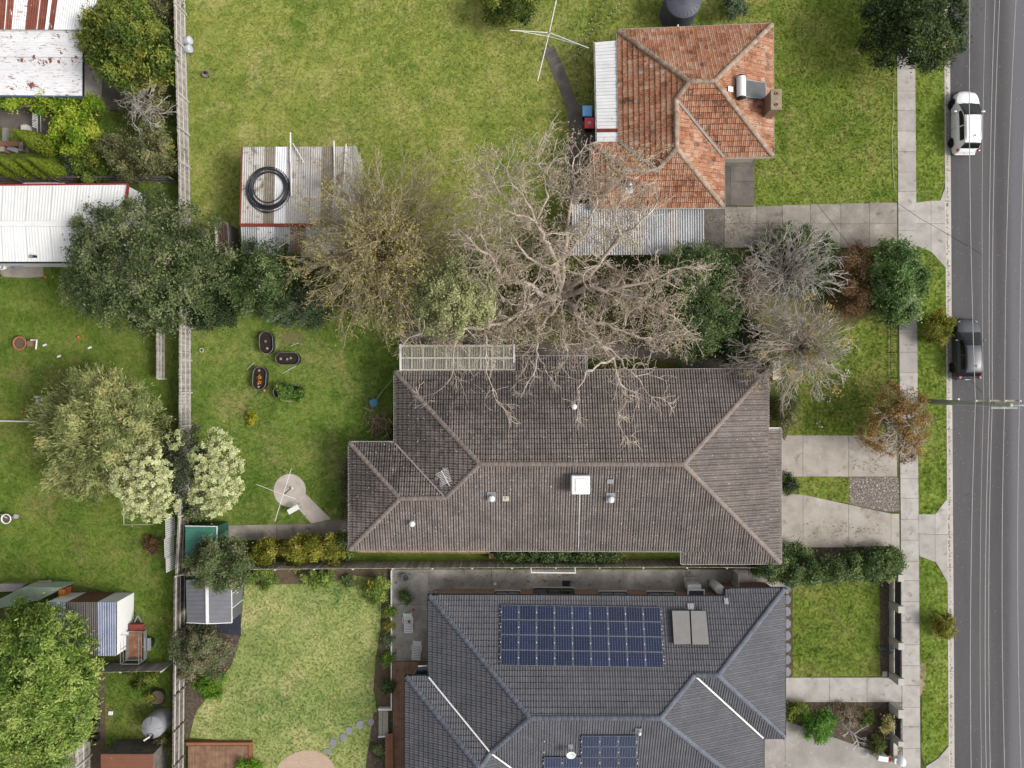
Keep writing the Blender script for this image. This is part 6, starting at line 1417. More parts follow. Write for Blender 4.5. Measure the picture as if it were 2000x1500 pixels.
G().box((c.x - .1, c.y + .25, .06), (.9, .5, .12)).obj('base_slab', MT['concrete'], t)
c = P(1393, 1139); t = thing('hot_water_cylinder', 'white upright hot water cylinder beside the air-conditioner', 'water heater', c)
G().lathe([(.33, .05), (.33, 1.6), (.30, 1.66), (.15, 1.69), (.14, 1.67), (.08, 1.67), (.08, 1.72), (0, 1.72)], c, 26).obj('cylinder', MT['white'], t); smooth_angle(t.children[0].data, .5)
G().tube([c + Vector((.1, -.25, 1.55)), c + Vector((.25, -.55, 1.7))], .03, 6).obj('pipe', MT['galv'], t); G().box((c.x + .3, c.y - .5, 1.3), (.35, .22, .2), -.2).obj('valve_box', MT['white'], t, bev=.02)
t = thing('side_gate', 'tall timber side gate across the narrow concrete path', 'gate', P(1428, 1130))
for k in range(12): q_ = P(1427, 1111 + k * 3.3); G().box((q_.x, q_.y, .95), (.03, .105, 1.8)).obj('board', MT['timber_grey'], t)
for z in (.35, 1.5): G().bar(P(1428.5, 1110) + Vector((0, 0, z)), P(1428.5, 1149) + Vector((0, 0, z)), .04, .08).obj('rail', MT['timber_rail'], t)
for x, y, lab in ((967, 1140, 'small round drain grate on the side path'),): G().lathe([(.1, .035), (.1, .05), (.05, .05), (.045, .036)], P(x, y), 14).obj('drain_grate', MT['white'], label=lab, cat='drain')
c = P(1106, 1139.5); G().box((c.x, c.y, .04), (.58, .4, .03)).obj('door_mat', MT['black'], label='black door mat on the side path', cat='mat')
t = thing('skylight', 'small lean-to skylight at corner of the deck', 'skylight', P(825, 1315, 2)); G().add([P(811, 1318, 2.3), P(817, 1302, 2.3), P(838, 1301, 2.5), P(838, 1321, 2.5)], [(0, 3, 2, 1)]).obj('pane', MT['glass'], t); G().bar(P(811, 1318, 2.28), P(817, 1302, 2.28), .06, .06).obj('frame', MT['steel_dark'], t); G().bar(P(817, 1301, 2.3), P(838, 1300, 2.5), .06, .06).obj('frame', MT['white'], t)
# bike leaning in the front mulch bed
t = thing('bicycle', 'dark blue bicycle leaning on a front fence pier', 'bicycle', P(1735, 1256)); mw = Matrix.Translation(P(1731, 1257)) @ Matrix.Rotation(.25, 4, 'Z') @ Matrix.Rotation(.35, 4, 'X')
for x in (-.5, .5):
    w_ = G().tube([(x + .32 * math.cos(a_), 0, .33 + .32 * math.sin(a_)) for a_ in [k * math.pi / 12 for k in range(25)]], .02, 6, False).obj('wheel', MT['tyre'], t, mw)
    for k in range(8): G().tube([(x, 0, .33), (x + .31 * math.cos(k * .785), 0, .33 + .31 * math.sin(k * .785))], .004, 3).obj('spoke', MT['galv'], w_, mw)
blue = mat('blue_frame', [A('#34507c'), A('#41608e')], 3, .4, bump=0)
for p_ in (((-.5, 0, .33), (-.1, 0, .36)), ((-.1, 0, .36), (.35, 0, .75)), ((-.18, 0, .78), (.35, 0, .78)), ((-.1, 0, .36), (-.2, 0, .88)), ((-.5, 0, .33), (-.18, 0, .75)), ((.5, 0, .33), (.33, 0, .9))): G().tube(p_, .022, 6).obj('frame_tube', blue, t, mw)
G().box((-.2, 0, .92), (.26, .13, .06)).obj('saddle', MT['black'], t, mw, bev=.02); G().tube([(.33, -.26, .98), (.36, 0, .93), (.33, .26, .98)], .016, 6).obj('handlebar', MT['steel_dark'], t, mw)
for y, x, lab in ((1318, 1727.5, 'small grey utility pit lid at corner of front lawn'),): c = P(x, y - 2); G().box((c.x, c.y, .03), (.33, .36, .06)).obj('pit_lid', MT['concrete'], bev=.01, label=lab, cat='pit lid')
# top-left yard things
t = thing('ladder_frame', 'white slatted frame leaning in the shady corner yard', 'frame', P(72, 245))
fa, fb, fc, fd = P(73, 262, .1), P(80, 258, .1), P(73, 222, 1.3), P(79, 218, 1.2)
G().tube([fa, fc], .025, 5).obj('stile', MT['white'], t); G().tube([fb, fd], .025, 5).obj('stile', MT['white'], t)
for k in range(9): q_ = fa.lerp(fc, .3 + .08 * k); G().bar(q_, q_ + Vector((-.32, .12, .05)), .05, .03).obj('slat', MT['white'], t)
t = thing('brick_barbecue', 'red brick barbecue in the corner yard beside clipped conifers', 'barbecue', P(30, 292))
G().prism([P(12, 282), P(48, 282), P(48, 291), P(12, 291)], 0, .7).obj('back_wall', MT['brick_red'], t); G().prism([P(10, 291.5), P(20, 291.5), P(20, 301), P(10, 301)], 0, .6).obj('side_wall', MT['brick_red'], t); G().prism([P(48.5, 283), P(56, 283), P(56, 300), P(48.5, 300)], 0, .6).obj('side_wall', MT['concrete_old'], t)
G().box((0, 0, .5), (.8, .3, .03), -.3).obj('grill', MT['galv'], t, Matrix.Translation(P(35, 296)))
G().prism([P(9, 252), P(18, 252), P(18, 279), P(9, 279)], .0, .25).obj('timber_sleeper', MT['timber_grey'], label='grey timber sleeper beside the brick barbecue', cat='sleeper')
G().prism([P(50, 249), P(62, 248), P(62, 258), P(50, 260)], .0, .5).obj('timber_box', MT['timber_rail'], label='small grey timber box below the white slatted frame', cat='box')
t = thing('pipe_stack', 'stack of long white pipes on the ground above white shed', 'pipes', P(80, 356))
for k in range(5): G().tube([P(36 + k * 3, 353.5 + k * 1.6, .1 + .03 * k), P(110 + 4 * k, 352.5 + k * 1.4, .1 + .03 * k)], .05, 6).obj('pipe', MT['white'], t)
t = thing('bucket_group', 'pale bucket and box on the small concrete slab', 'bucket', P(10, 520)); G().lathe([(.2, 0), (.25, .45), (.22, .45), (.18, .05)], P(10, 522), 16).obj('bucket', MT['white'], t, smooth=True)
t = thing('storage_box', 'blue-grey box against the long white shed wall', 'box', P(35, 520)); G().prism([P(30, 517), P(44, 517), P(44, 524), P(30, 524)], .02, .5).obj('body', blu, t, bev=.02); G().prism([P(29.5, 516.5, .5), P(44.5, 516.5, .5), P(44.5, 524.5, .5), P(29.5, 524.5, .5)], .505, .55).obj('lid', MT['galv'], t, bev=.01)
c = P(2, 553); t = thing('kettle_grill', 'black domed barbecue at the left edge of the lawn', 'barbecue', c); G().lathe([(0, .5), (.2, .52), (.32, .68), (.34, .8), (.28, .95), (.1, 1.04), (0, 1.05)], c, 20).obj('bowl', MT['black'], t, smooth=True)
for k in range(3): a_ = k * 2.09; G().tube([c + Vector((.1 * math.cos(a_), .1 * math.sin(a_), .55)), c + Vector((.3 * math.cos(a_), .3 * math.sin(a_), 0))], .015, 5).obj('leg', MT['steel_dark'], t)
c = P(1097, 423); G().lathe([(.2, 0), (.26, .32), (.28, .33), (.24, .33), (.18, .04)], c, 16).obj('garden_tub', mat('mint_plastic', [A('#5fae84'), A('#72c096')], 3, .5, bump=0), smooth=True, label='mint green plastic tub seen between bare branches', cat='tub')
G().prism([P(1500, 705), P(1515, 705), P(1515, 742), P(1500, 742)], .0, .9).obj('porch_box', MT['cream'], bev=.02, label='pale cabinet at top right corner of brown-roofed house', cat='cabinet')
# scattered white blooms on the front lawn
for k, (x, y, n_) in enumerate(((1658, 670, 5), (1655, 725, 6), (1648, 735, 8), (1622, 782, 5), (1600, 830, 6))):
    g = G()
    for i in range(n_): q_ = P(x + random.gauss(0, 3), y + random.gauss(0, 4), .05); g.lathe([(0, -.03), (.05, 0), (.04, .04), (0, .05)], q_, 6)
    g.obj('flower_patch', MT['white'], label=['loose white flowers on front lawn, highest patch', 'white flowers on the front lawn, second patch down', 'densest white flower patch on the front lawn', 'white flowers on the front lawn, fourth patch down', 'white flowers on front lawn closest to the driveway'][k], cat='flowers', kind='stuff')
# ------------------------------------------------------------------ vegetation
def leaf_mesh(name, c, nrm, L, W, tint, m, rng, fold=.25, axis=None):
    """numpy leaves: one folded diamond each. c, nrm: (n,3); L, W: (n,)"""
    n = len(c); nrm = nrm / np.linalg.norm(nrm, axis=1, keepdims=True)
    r = rng.normal(size=(n, 3)) if axis is None else axis + rng.normal(size=(n, 3)) * .35
    a = r - nrm * np.sum(r * nrm, axis=1, keepdims=True); a /= np.linalg.norm(a, axis=1, keepdims=True) + 1e-9
    b = np.cross(nrm, a); L = L[:, None]; W = W[:, None]
    v = np.stack([c - a * L * .5, c + b * W * .5 + nrm * W * fold, c + a * L * .5, c - b * W * .5 + nrm * W * fold], axis=1).reshape(-1, 3)
    me = bpy.data.meshes.new(name); me.vertices.add(4 * n); me.vertices.foreach_set('co', v.astype(np.float32).ravel())
    me.loops.add(4 * n); me.loops.foreach_set('vertex_index', np.arange(4 * n, dtype=np.int32))
    me.polygons.add(n); me.polygons.foreach_set('loop_start', np.arange(0, 4 * n, 4, dtype=np.int32)); me.polygons.foreach_set('loop_total', np.full(n, 4, dtype=np.int32))
    at = me.attributes.new('tint', 'FLOAT', 'FACE'); at.data.foreach_set('value', tint.astype(np.float32))
    me.update(); me.materials.append(m); return me

def sphere_dirs(n, rng, zmin=-.5):
    z = rng.uniform(zmin, 1, n); t = rng.uniform(0, 2 * np.pi, n); r = np.sqrt(1 - z * z); return np.stack([r * np.cos(t), r * np.sin(t), z], axis=1)

def crown_points(lobes, n, rng, tuft_r, tufts_per_m2=2.2, inner=.14, up=.45, zs=.8, jit=.6, shell=(.8, 1.07)):
    """lobes: list of (x,y,z,r). returns positions, normals, tint"""
    tc, td = [], []
    for (x, y, z, r) in lobes:
        k = max(4, int(2 * math.pi * r * r * tufts_per_m2)); d = sphere_dirs(k, rng)
        rad = r * rng.uniform(shell[0], shell[1], k)[:, None]; p = np.array([x, y, z]) + d * rad * np.array([1, 1, zs])
        tc.append(p); td.append(d)
    tc = np.concatenate(tc); td = np.concatenate(td)
    keep = np.ones(len(tc), bool)                       # drop tufts buried deep in another lobe
    for (x, y, z, r) in lobes:
        q = (tc - np.array([x, y, z])) / np.array([r, r, r * zs]); keep &= np.sum(q * q, axis=1) > .40
    tc, td = tc[keep], td[keep]; tt = rng.normal(.5, .24, len(tc))
    w = np.clip(td[:, 2] + .75, .2, None); w /= w.sum()
    idx = rng.choice(len(tc), n, p=w)
    pos = tc[idx] + rng.normal(size=(n, 3)) * np.array([1, 1, .7]) * (tuft_r * rng.uniform(.5, 1.1, (n, 1)))
    nr = td[idx] * .55 + np.array([0, 0, up]) + rng.normal(size=(n, 3)) * jit
    tint = np.clip(tt[idx] + rng.normal(0, .10, n), 0, 1)
    k = int(n * inner)
    pos[:k] = np.array([l[:3] for l in lobes])[rng.integers(0, len(lobes), k)] + rng.normal(size=(k, 3)) * np.array([l[3] for l in lobes]).mean() * .45
    return pos, nr, tint

def make_lobes(px, py, rx, ry, zt, zb, n, lr, rng):
    zm = (zt + zb) / 2; k = (H - zm) / FPX; R = (rx + ry) / 2 * k; pts = []; out = []
    for i in range(n):
        best = None; bd = -1
        for _ in range(14):
            a = rng.uniform(0, 6.283); d = math.sqrt(rng.uniform(0, 1)); q = (d * math.cos(a), d * math.sin(a))
            m = min([9] + [(q[0] - p[0]) ** 2 + (q[1] - p[1]) ** 2 for p in pts])
            if m > bd: bd = m; best = q
        pts.append(best)
    for q in pts:
        d2 = q[0] ** 2 + q[1] ** 2; rl = lr * R * rng.uniform(.75, 1.2)
        z = zb + (zt - zb) * (math.sqrt(max(0.05, 1 - .85 * d2)) * rng.uniform(.62, 1.0)) - rl * .8
        z = max(z, zb * .6 + rl * .4)
        f = max(.4, 1 - rl / R * .62)
        w = P(px + q[0] * rx * f, py + q[1] * ry * f, z); out.append((w.x, w.y, z, rl))
    return out

LM = {}
def lm(key, cols, trans=.4, f=1.0):
    if key not in LM: LM[key] = leafmat('leaf_' + key, [A(c, f * 1.48) for c in cols], trans)
    return LM[key]
SEED = [100]
def foliage(name, label, cat, px, py, rx, ry, zt, zb, leaf, n, L=.2, W=.1, nl=12, lr=.36, tr=.22, base=None, group=None, trunk=.12, lobes=None, up=.45, jit=.6, tp=2.2, inner=.14, bark=None, zs=.8, axis_out=False, kind=None, shell=(.8, 1.07)):
    SEED[0] += 1; rng = np.random.default_rng(SEED[0]); random.seed(SEED[0])
    lb = make_lobes(px, py, rx, ry, zt, zb, nl, lr, rng) if lobes is None else [(*P(a, b, z)[:2], z, r) for a, b, z, r in lobes]
    ctr = Vector((sum(l[0] for l in lb) / len(lb), sum(l[1] for l in lb) / len(lb), 0))
    b0 = P(*base) if base else ctr.copy()
    t = thing(name, label, cat, b0, group=group)
    pos, nr, tint = crown_points(lb, n, rng, tr, tp, inner, up, zs, jit, shell)
    pos[:, 2] = np.maximum(pos[:, 2], .06)
    ax = None
    if axis_out:
        ax = pos - np.array([ctr.x, ctr.y, pos[:, 2].mean() * .3]); ax /= np.linalg.norm(ax, axis=1, keepdims=True)
    me = leaf_mesh('crown', pos, nr, L * rng.uniform(.6, 1.25, n), W * rng.uniform(.6, 1.25, n), tint, leaf, rng, axis=ax)
    O('crown', me, t, kind='stuff')
    g = G(); bk = bark or MT['bark']; zc = sum(l[2] for l in lb) / len(lb)
    fork = Vector((b0.x * .6 + ctr.x * .4, b0.y * .6 + ctr.y * .4, max(.15, zc * .45)))
    g.tube([b0, b0.lerp(fork, .5) + Vector((random.uniform(-.1, .1), random.uniform(-.1, .1), 0)), fork], [trunk, trunk * .85, trunk * .7], 8)
    g.obj('trunk', bk, t, smooth=True)
    g = G()
    for l in lb[:14]:
        e = Vector(l[:3]); m = fork.lerp(e, .5) + Vector((random.uniform(-.2, .2), random.uniform(-.2, .2), .1))
        g.tube([fork, m, e], [trunk * .5, trunk * .3, trunk * .1], 5)
    g.obj('limbs', bk, t, smooth=True)
    return t

# ---- bare trees
def grow(out, p, d, L, r, depth, rng, wander=.35, up=.0, kids=(3, 5), shrink=.58, spread=.75, rmin=.012, tips=None, sag=0.0, flat=1.0):
    n = max(3, int(L / .38)); pts = [p.copy()]; rad = [r]; dd = d.copy(); q = p.copy(); r1 = max(rmin, r * .45)
    for i in range(n):
        dd = dd + Vector((rng.normal() * wander, rng.normal() * wander, rng.normal() * wander * .6 * flat + up - sag * (i / n)))
        dd.normalize(); q = q + dd * (L / n); 
        if q.z < .4: q.z = .4
        pts.append(q.copy()); rad.append(r + (r1 - r) * (i + 1) / n)
    out.append((pts, rad))
    if depth <= 0:
        if tips is not None: tips.append((pts[-1], dd)); tips.append((pts[len(pts) // 2], dd))
        return
    k = int(rng.integers(kids[0], kids[1] + 1))
    for i in range(k):
        f = .25 + .75 * (i + rng.random() * .6) / k; j = min(n, max(1, int(f * n))); b = pts[j]
        t_ = (pts[j] - pts[j - 1]).normalized(); s = Vector((rng.normal(), rng.normal(), rng.normal() * .55 * flat)).normalized()
        nd = (t_ + s * spread).normalized()
        grow(out, b, nd, L * shrink * rng.uniform(.7, 1.2), max(rmin, rad[j] * .62), depth - 1, rng, wander, up, kids, shrink, spread, rmin, tips, sag, flat)

def branches_obj(name, out, m, parent, rbig=.05):
    big, small = G(), G()
    for pts, rad in out:
        (big if rad[0] > rbig else small).tube(pts, rad, 6 if rad[0] > rbig else 3, False)
    if big.v: big.obj(name, m, parent, smooth=True, kind='stuff')
    if small.v: small.obj('twigs', m, parent, kind='stuff')
    return len(big.f) + len(small.f)

def tips_leaves(tips, parent, leaf, n_per, L, W, spread, rng, frac=1.0, name='leaves', pick=None):
    c = []; 
    for p, d in tips:
        if rng.random() > frac: continue
        c += [np.array(p) + rng.normal(size=3) * spread for _ in range(n_per)]
    if not c: return
    c = np.array(c); n = len(c); nr = rng.normal(size=(n, 3)) + np.array([0, 0, .8])
    me = leaf_mesh(name, c, nr, L * rng.uniform(.6, 1.3, n), W * rng.uniform(.6, 1.3, n), np.clip(rng.normal(.5, .25, n), 0, 1), leaf, rng); O(name, me, parent, kind='stuff')

def limb_pts(pp): return [P(*p) for p in pp]

# 1 the great gnarled bare tree
rng = np.random.default_rng(5); random.seed(5)
gt = thing('bare_tree', 'huge gnarled pinkish-grey bare tree spreading in the centre', 'tree', P(1097, 578))
out = []; tips = []
base = P(1097, 578); fork = Vector((base.x + .1, base.y + .1, 4.2))
G().tube([base, base + Vector((.05, .1, 1.5)), base + Vector((0, .05, 3)), fork], [.62, .48, .42, .40], 12).obj('trunk', MT['bark_pink'], gt, smooth=True)
LIMBS = [
 ([(1097, 578, 4.0), (1072, 585, 4.8), (1055, 573, 5.6), (1030, 553, 6.4), (1000, 546, 7.0), (975, 534, 7.5), (965, 508, 8.0), (937, 490, 8.4)], .30, .10),
 ([(1095, 585, 4.0), (1060, 606, 4.8), (1025, 615, 5.4), (1005, 620, 5.8), (982, 632, 6.2), (945, 638, 6.5), (907, 646, 6.8), (850, 641, 7.0), (822, 652, 7.0)], .28, .06),
 ([(1095, 570, 4.2), (1090, 530, 6.5), (1076, 484, 8.5), (1060, 455, 9.5), (1045, 432, 10.2), (1010, 418, 10.6), (965, 400, 10.8)], .26, .05),
 ([(1097, 570, 4.2), (1102, 520, 6.8), (1105, 470, 8.6), (1112, 420, 9.8), (1120, 370, 10.6), (1118, 325, 11.0)], .24, .04),
 ([(1100, 572, 4.2), (1150, 536, 6.5), (1176, 505, 7.8), (1212, 462, 9.2), (1240, 440, 9.8), (1265, 420, 10.2)], .26, .06),
 ([(1102, 576, 4.2), (1145, 560, 5.8), (1175, 567, 6.5), (1205, 566, 7.0), (1250, 554, 7.6), (1287, 540, 8.0), (1337, 522, 8.4)], .26, .05),
 ([(1150, 560, 5.6), (1200, 567, 6.3), (1222, 574, 6.6), (1250, 592, 7.0), (1287, 602, 7.2), (1328, 632, 7.4)], .17, .05),
 ([(1100, 582, 4.0), (1120, 600, 5.0), (1130, 622, 5.8), (1160, 647, 6.6), (1177, 675, 7.2), (1195, 702, 7.6), (1208, 740, 7.8)], .26, .07),
 ([(1130, 622, 5.8), (1175, 632, 6.5), (1212, 645, 7.0), (1250, 657, 7.3), (1278, 660, 7.5), (1302, 648, 7.6)], .17, .04),
 ([(1095, 585, 4.2), (1076, 612, 5.5), (1052, 645, 6.4), (1048, 675, 7.0), (1051, 705, 7.4), (1040, 735, 7.6)], .17, .04),
 ([(1090, 530, 6.5), (1060, 520, 7.6), (1030, 500, 8.2), (1005, 470, 8.8), (985, 440, 9.2)], .17, .04),
 ([(1105, 500, 7.4), (1140, 460, 8.8), (1155, 425, 9.8), (1170, 390, 10.4), (1160, 350, 10.8)], .15, .04),
 ([(1098, 585, 4.4), (1102, 625, 6.0), (1100, 660, 7.0), (1108, 700, 7.6)], .13, .03),
 ([(1045, 432, 10.2), (1030, 395, 10.8), (1000, 360, 11.2), (990, 330, 11.3)], .10, .03),
 ([(1195, 702, 7.6), (1165, 715, 7.9), (1140, 740, 8.0), (1130, 765, 8.1)], .10, .03),
 ([(1177, 675, 7.2), (1215, 705, 7.6), (1245, 735, 7.8), (1262, 765, 7.9)], .10, .03),
 ([(1212, 462, 9.2), (1200, 420, 10.0), (1215, 385, 10.5)], .10, .03),
 ([(945, 638, 6.5), (952, 668, 7.0), (948, 700, 7.2), (956, 740, 7.3), (968, 780, 7.2)], .07, .02), ([(907, 646, 6.8), (886, 690, 7.0), (880, 735, 7.1), (858, 762, 7.0)], .06, .02),
 ([(1208, 740, 7.8), (1225, 770, 7.8), (1210, 800, 7.8), (1207, 826, 7.7)], .06, .02), ([(1045, 432, 10.2), (1070, 385, 10.8), (1062, 340, 11.2), (1050, 310, 11.3)], .09, .03),
 ([(1010, 418, 10.6), (975, 370, 11.0), (955, 340, 11.1)], .08, .03), ([(965, 508, 8.0), (945, 470, 8.8), (935, 430, 9.2)], .09, .03), ([(1160, 350, 10.8), (1195, 330, 11.0), (1240, 350, 11.0)], .07, .025)]
limb_out = []
for pp, ra, rb in LIMBS:
    pts = limb_pts(pp); fine = []
    for a_, b_ in zip(pts[:-1], pts[1:]):
        for k in range(3): fine.append(a_.lerp(b_, k / 3) + Vector((rng.normal() * .07, rng.normal() * .07, rng.normal() * .05)))
    fine.append(pts[-1]); n = len(fine); rad = [ra + (rb - ra) * (i / (n - 1)) ** .8 for i in range(n)]
    rad = [q * .8 for q in rad]; limb_out.append((fine, rad))
    for i in range(3, n):
        over = fine[i].y < 1.9
        if over and rng.random() < .45: continue
        for _ in range(2 if i > n * .25 and not over else 1):
            d = (fine[i] - fine[i - 1]).normalized(); s = Vector((rng.normal(), rng.normal(), rng.normal() * .45)).normalized()
            grow(out, fine[i], (d * .5 + s).normalized(), rng.uniform(1.0, 2.3), max(.022, rad[i] * .42), 1 if over else 2, rng, .42, .0, (3, 4), .58, .85, .0105, tips)
    grow(out, fine[-1], (fine[-1] - fine[-2]).normalized(), 1.8, rb, 2, rng, .4, 0, (3, 4), .6, .8, .0125, tips)
g = G(); [g.tube(p, r, 8, False) for p, r in limb_out]; g.obj('limbs', MT['bark_pink'], gt, smooth=True)
branches_obj('branches', out, MT['bark_pink'], gt)
tl = lm('gum', ['#a08e74', '#b4a084', '#a6a078', '#929668'], .3)
tips_leaves([q for q in tips if q[0].y > 1.9], gt, tl, 3, .14, .05, .16, rng, .5)
cl = [tips[i] for i in rng.choice(len(tips), 70, replace=False)]
tips_leaves(cl, gt, tl, 60, .16, .06, .3, rng, 1.0, 'leaf_tufts')

MT['bark_tan'] = mat('tan_grey_bark', [A('#887c66', 1.5), A('#9e927a', 1.5), A('#b4a892', 1.5)], 1.6, .95, bump=.5, bs=18, fine=.22)
# 2 fountain-shaped twiggy tree
rng = np.random.default_rng(11); random.seed(11)
ft = thing('twiggy_tree', 'olive-brown twiggy tree fanning out beside the iron shed', 'tree', P(762, 500))
base = P(762, 500); G().tube([base, base + Vector((0, 0, 1)), base + Vector((0, 0, 2.2))], [.4, .32, .3], 10).obj('trunk', MT['bark_olive'], ft, smooth=True)
out = []; tips = []
for i in range(170):
    a = 2 * math.pi * (i * .618 + rng.random() * .02); rr = rng.uniform(.02, 1.0) ** .6
    ex, ey = 756 + 192 * rr * math.cos(a), 484 + 182 * rr * math.sin(a); zt_ = 8.0 - 4.0 * rr ** 2 + rng.normal() * .5
    e = P(ex, ey, zt_); s = base + Vector((rng.normal() * .15, rng.normal() * .15, 2.0)); m = s.lerp(e, .5) + Vector((0, 0, 1.4 * (1 - rr * .3)))
    pts = []
    for k in range(9):
        t_ = k / 8; pts.append(s * (1 - t_) ** 2 + m * 2 * t_ * (1 - t_) + e * t_ ** 2 + Vector((rng.normal() * .06, rng.normal() * .06, rng.normal() * .05)) * (k > 0))
    rad = [.06 - .045 * k / 8 for k in range(9)]; out.append((pts, rad))
    for k in range(3, 9):
        for _ in range(2):
            d = (pts[k] - pts[k - 1]).normalized(); sd_ = Vector((rng.normal(), rng.normal(), rng.normal() * .6)).normalized()
            grow(out, pts[k], (d + sd_ * .5).normalized(), rng.uniform(.7, 1.3), .018, 1, rng, .2, 0, (2, 3), .6, .5, .0105, tips)
branches_obj('branches', out, MT['bark_tan'], ft)
yl = lm('yellow_olive', ['#8a8250', '#a0965c', '#b2a666', '#beb26c'], .35)
tips_leaves(tips, ft, yl, 2, .14, .07, .14, rng, .8)
tips_leaves([tips[i] for i in rng.choice(len(tips), 150, replace=False)], ft, yl, 30, .15, .08, .24, rng, 1.0, 'leaf_tufts')

def bare_bush(name, label, px, py, rx, ry, zt, m, nst, seed, tuftleaf=None, ntuft=0, depth=1, rmin=.011, cx=None, cy=None, droop=1.0):
    rng = np.random.default_rng(seed); random.seed(seed); cx = cx or px; cy = cy or py
    t = thing(name, label, 'tree', P(cx, cy)); base = P(cx, cy); out = []; tips = []
    G().tube([base, base + Vector((0, 0, zt * .15)), base + Vector((.05, 0, zt * .28))], [.18, .15, .13], 8).obj('trunk', m, t, smooth=True)
    for i in range(nst):
        a = 2 * math.pi * (i + rng.random()) / nst; rr = rng.uniform(.2, 1.0) ** .6
        e = P(px + rx * rr * math.cos(a), py + ry * rr * math.sin(a), zt * (1 - .5 * rr * rr * droop) + rng.normal() * .25); s = base + Vector((0, 0, zt * .25))
        mm = s.lerp(e, .5) + Vector((0, 0, zt * .16)); pts = []
        for k in range(8):
            t_ = k / 7; pts.append(s * (1 - t_) ** 2 + mm * 2 * t_ * (1 - t_) + e * t_ ** 2 + Vector((rng.normal(), rng.normal(), rng.normal())) * .07 * (k > 0))
        out.append((pts, [.05 - .036 * k / 7 for k in range(8)]))
        for k in range(2, 8):
            for _ in range(2):
                d = (pts[k] - pts[k - 1]).normalized(); sd_ = Vector((rng.normal(), rng.normal(), rng.normal() * .6)).normalized()
                grow(out, pts[k], (d + sd_ * .6).normalized(), rng.uniform(.5, 1.1), .018, depth, rng, .25, 0, (2, 3), .6, .6, rmin, tips)
    branches_obj('branches', out, m, t)
    if tuftleaf: tips_leaves([tips[i] for i in rng.choice(len(tips), ntuft, replace=False)], t, tuftleaf, 40, .12, .08, .2, rng, 1.0, 'leaf_tufts')
    return t, tips, rng
MT['bark_pale'] = mat('pale_pinkish_bark', [A('#847a70', 1.45), A('#a0968b', 1.45), A('#b8afa4', 1.45)], 1.6, .95, bump=.5, bs=18, fine=.2)
gold = lm('gold', ['#a8924a', '#bfa65a', '#cbb46a'], .35)
bare_bush('bare_tree', 'bare twiggy tree with yellow leaf tufts above the brown roof corner', 1545, 680, 118, 108, 6.2, MT['bark_pale'], 66, 21, gold, 22)
bare_bush('bare_tree', 'silvery bare tree in front of green shrubs by the first driveway', 1548, 520, 100, 82, 5.8, MT['bark_grey'], 42, 22, None, 0, 1, .012, 1512, 548)
bare_bush('bare_tree', 'small pinkish bare tree between the dark green tree and silvery one', 1452, 558, 46, 52, 5.0, MT['bark_pink'], 24, 23)
t, tp_, rg = bare_bush('bare_tree', 'small silvery bare tree between shrubs near the top-left fence', 285, 215, 48, 52, 5.0, MT['bark_grey'], 8, 24)

# ---- leafy trees and shrubs
dk = lm('dark_grey_green', ['#3e4a2c', '#506038', '#647448', '#7c865a', '#949872'])
mg = lm('mid_green', ['#3e4e2c', '#52663a', '#6a804c', '#889664'])
gg_ = lm('grey_green', ['#4a5640', '#5c6a4e', '#70805e', '#8a9678'])
yg = lm('yellow_green', ['#38481a', '#4c6024', '#667a30', '#848e3c', '#a09c48'])
by = lm('bright_yellow_green', ['#5c7c1c', '#7e9c2a', '#a0b43a', '#bcc24c'])
ol = lm('olive_grey', ['#4c5032', '#646842', '#7c7e54', '#989468'])
cr = lm('cream_bloom', ['#9aa06a', '#b2b882', '#c4c892', '#d0d2a0'], .2)
pb_ = lm('pale_blue_green', ['#66703e', '#828c54', '#9ca468', '#b4b87e', '#c2bc7c'])
lg = lm('lush_green', ['#54702c', '#708a38', '#8aa04a', '#a8b864'])
hd = lm('hedge_green', ['#3c5030', '#50663a', '#667c48', '#8a9a60'])
rb_ = lm('rust_brown', ['#5c4630', '#72583c', '#866a4a', '#9c8260'])
og = lm('olive_gold', ['#5c6420', '#7a7e2c', '#949238', '#a8a048'])
dg = lm('deep_green', ['#2c3a22', '#3c4c2e', '#4e5e3a', '#64734c'])
pl_ = lm('pale_lime', ['#7e8658', '#969c6a', '#acb07c', '#c0c290'])
bo_ = lm('brown_orange', ['#86683e', '#9e7e4c', '#b4945c', '#989058'])
fo = foliage
fo('broadleaf_tree', 'rounded yellow-flecked green tree in the top-left yard', 'tree', 254, 85, 92, 84, 6.5, 2.2, yg, 24000, .26, .12, 16, .34, .26)
fo('shrub', 'grey-olive bush against the fence below the small silvery tree', 'shrub', 268, 292, 74, 64, 3.8, 1.2, ol, 14000, .18, .08, 12, .36, .2)
fo('shrub', 'shaded olive bush behind the small silvery bare tree', 'shrub', 288, 208, 50, 46, 2.6, .8, ol, 5000, .18, .08, 8, .4, .2)
fo('shrub', 'bright lime-yellow bush in the top-left yard', 'shrub', 150, 252, 54, 42, 3.0, 1.0, by, 9000, .22, .11, 10, .36, .2)
fo('shrub', 'yellow-green bush beside the clipped conifers', 'shrub', 178, 318, 34, 40, 2.6, .8, yg, 6000, .18, .09, 8, .4, .18)
fo('shrub', 'small grey-blue shrub beside the clipped conifers', 'shrub', 140, 316, 16, 26, 1.8, .5, gg_, 2200, .14, .06, 5, .45, .14)
fo('climbing_vine', 'bright green vine tumbling off the rust-spotted shed roof', 'vine', 95, 205, 95, 18, 1.9, .8, by, 9000, .2, .12, lobes=[(8 + i * 14.5, 200 + 6 * math.sin(i * 1.7), 1.3 + .4 * math.sin(i * 2.3), .55) for i in range(13)])
fo('shrub', 'narrow yellow-green shrub along the back fence near the drums', 'shrub', 335, 300, 14, 40, 1.8, .5, yg, 3000, .16, .08, 6, .5, .18)
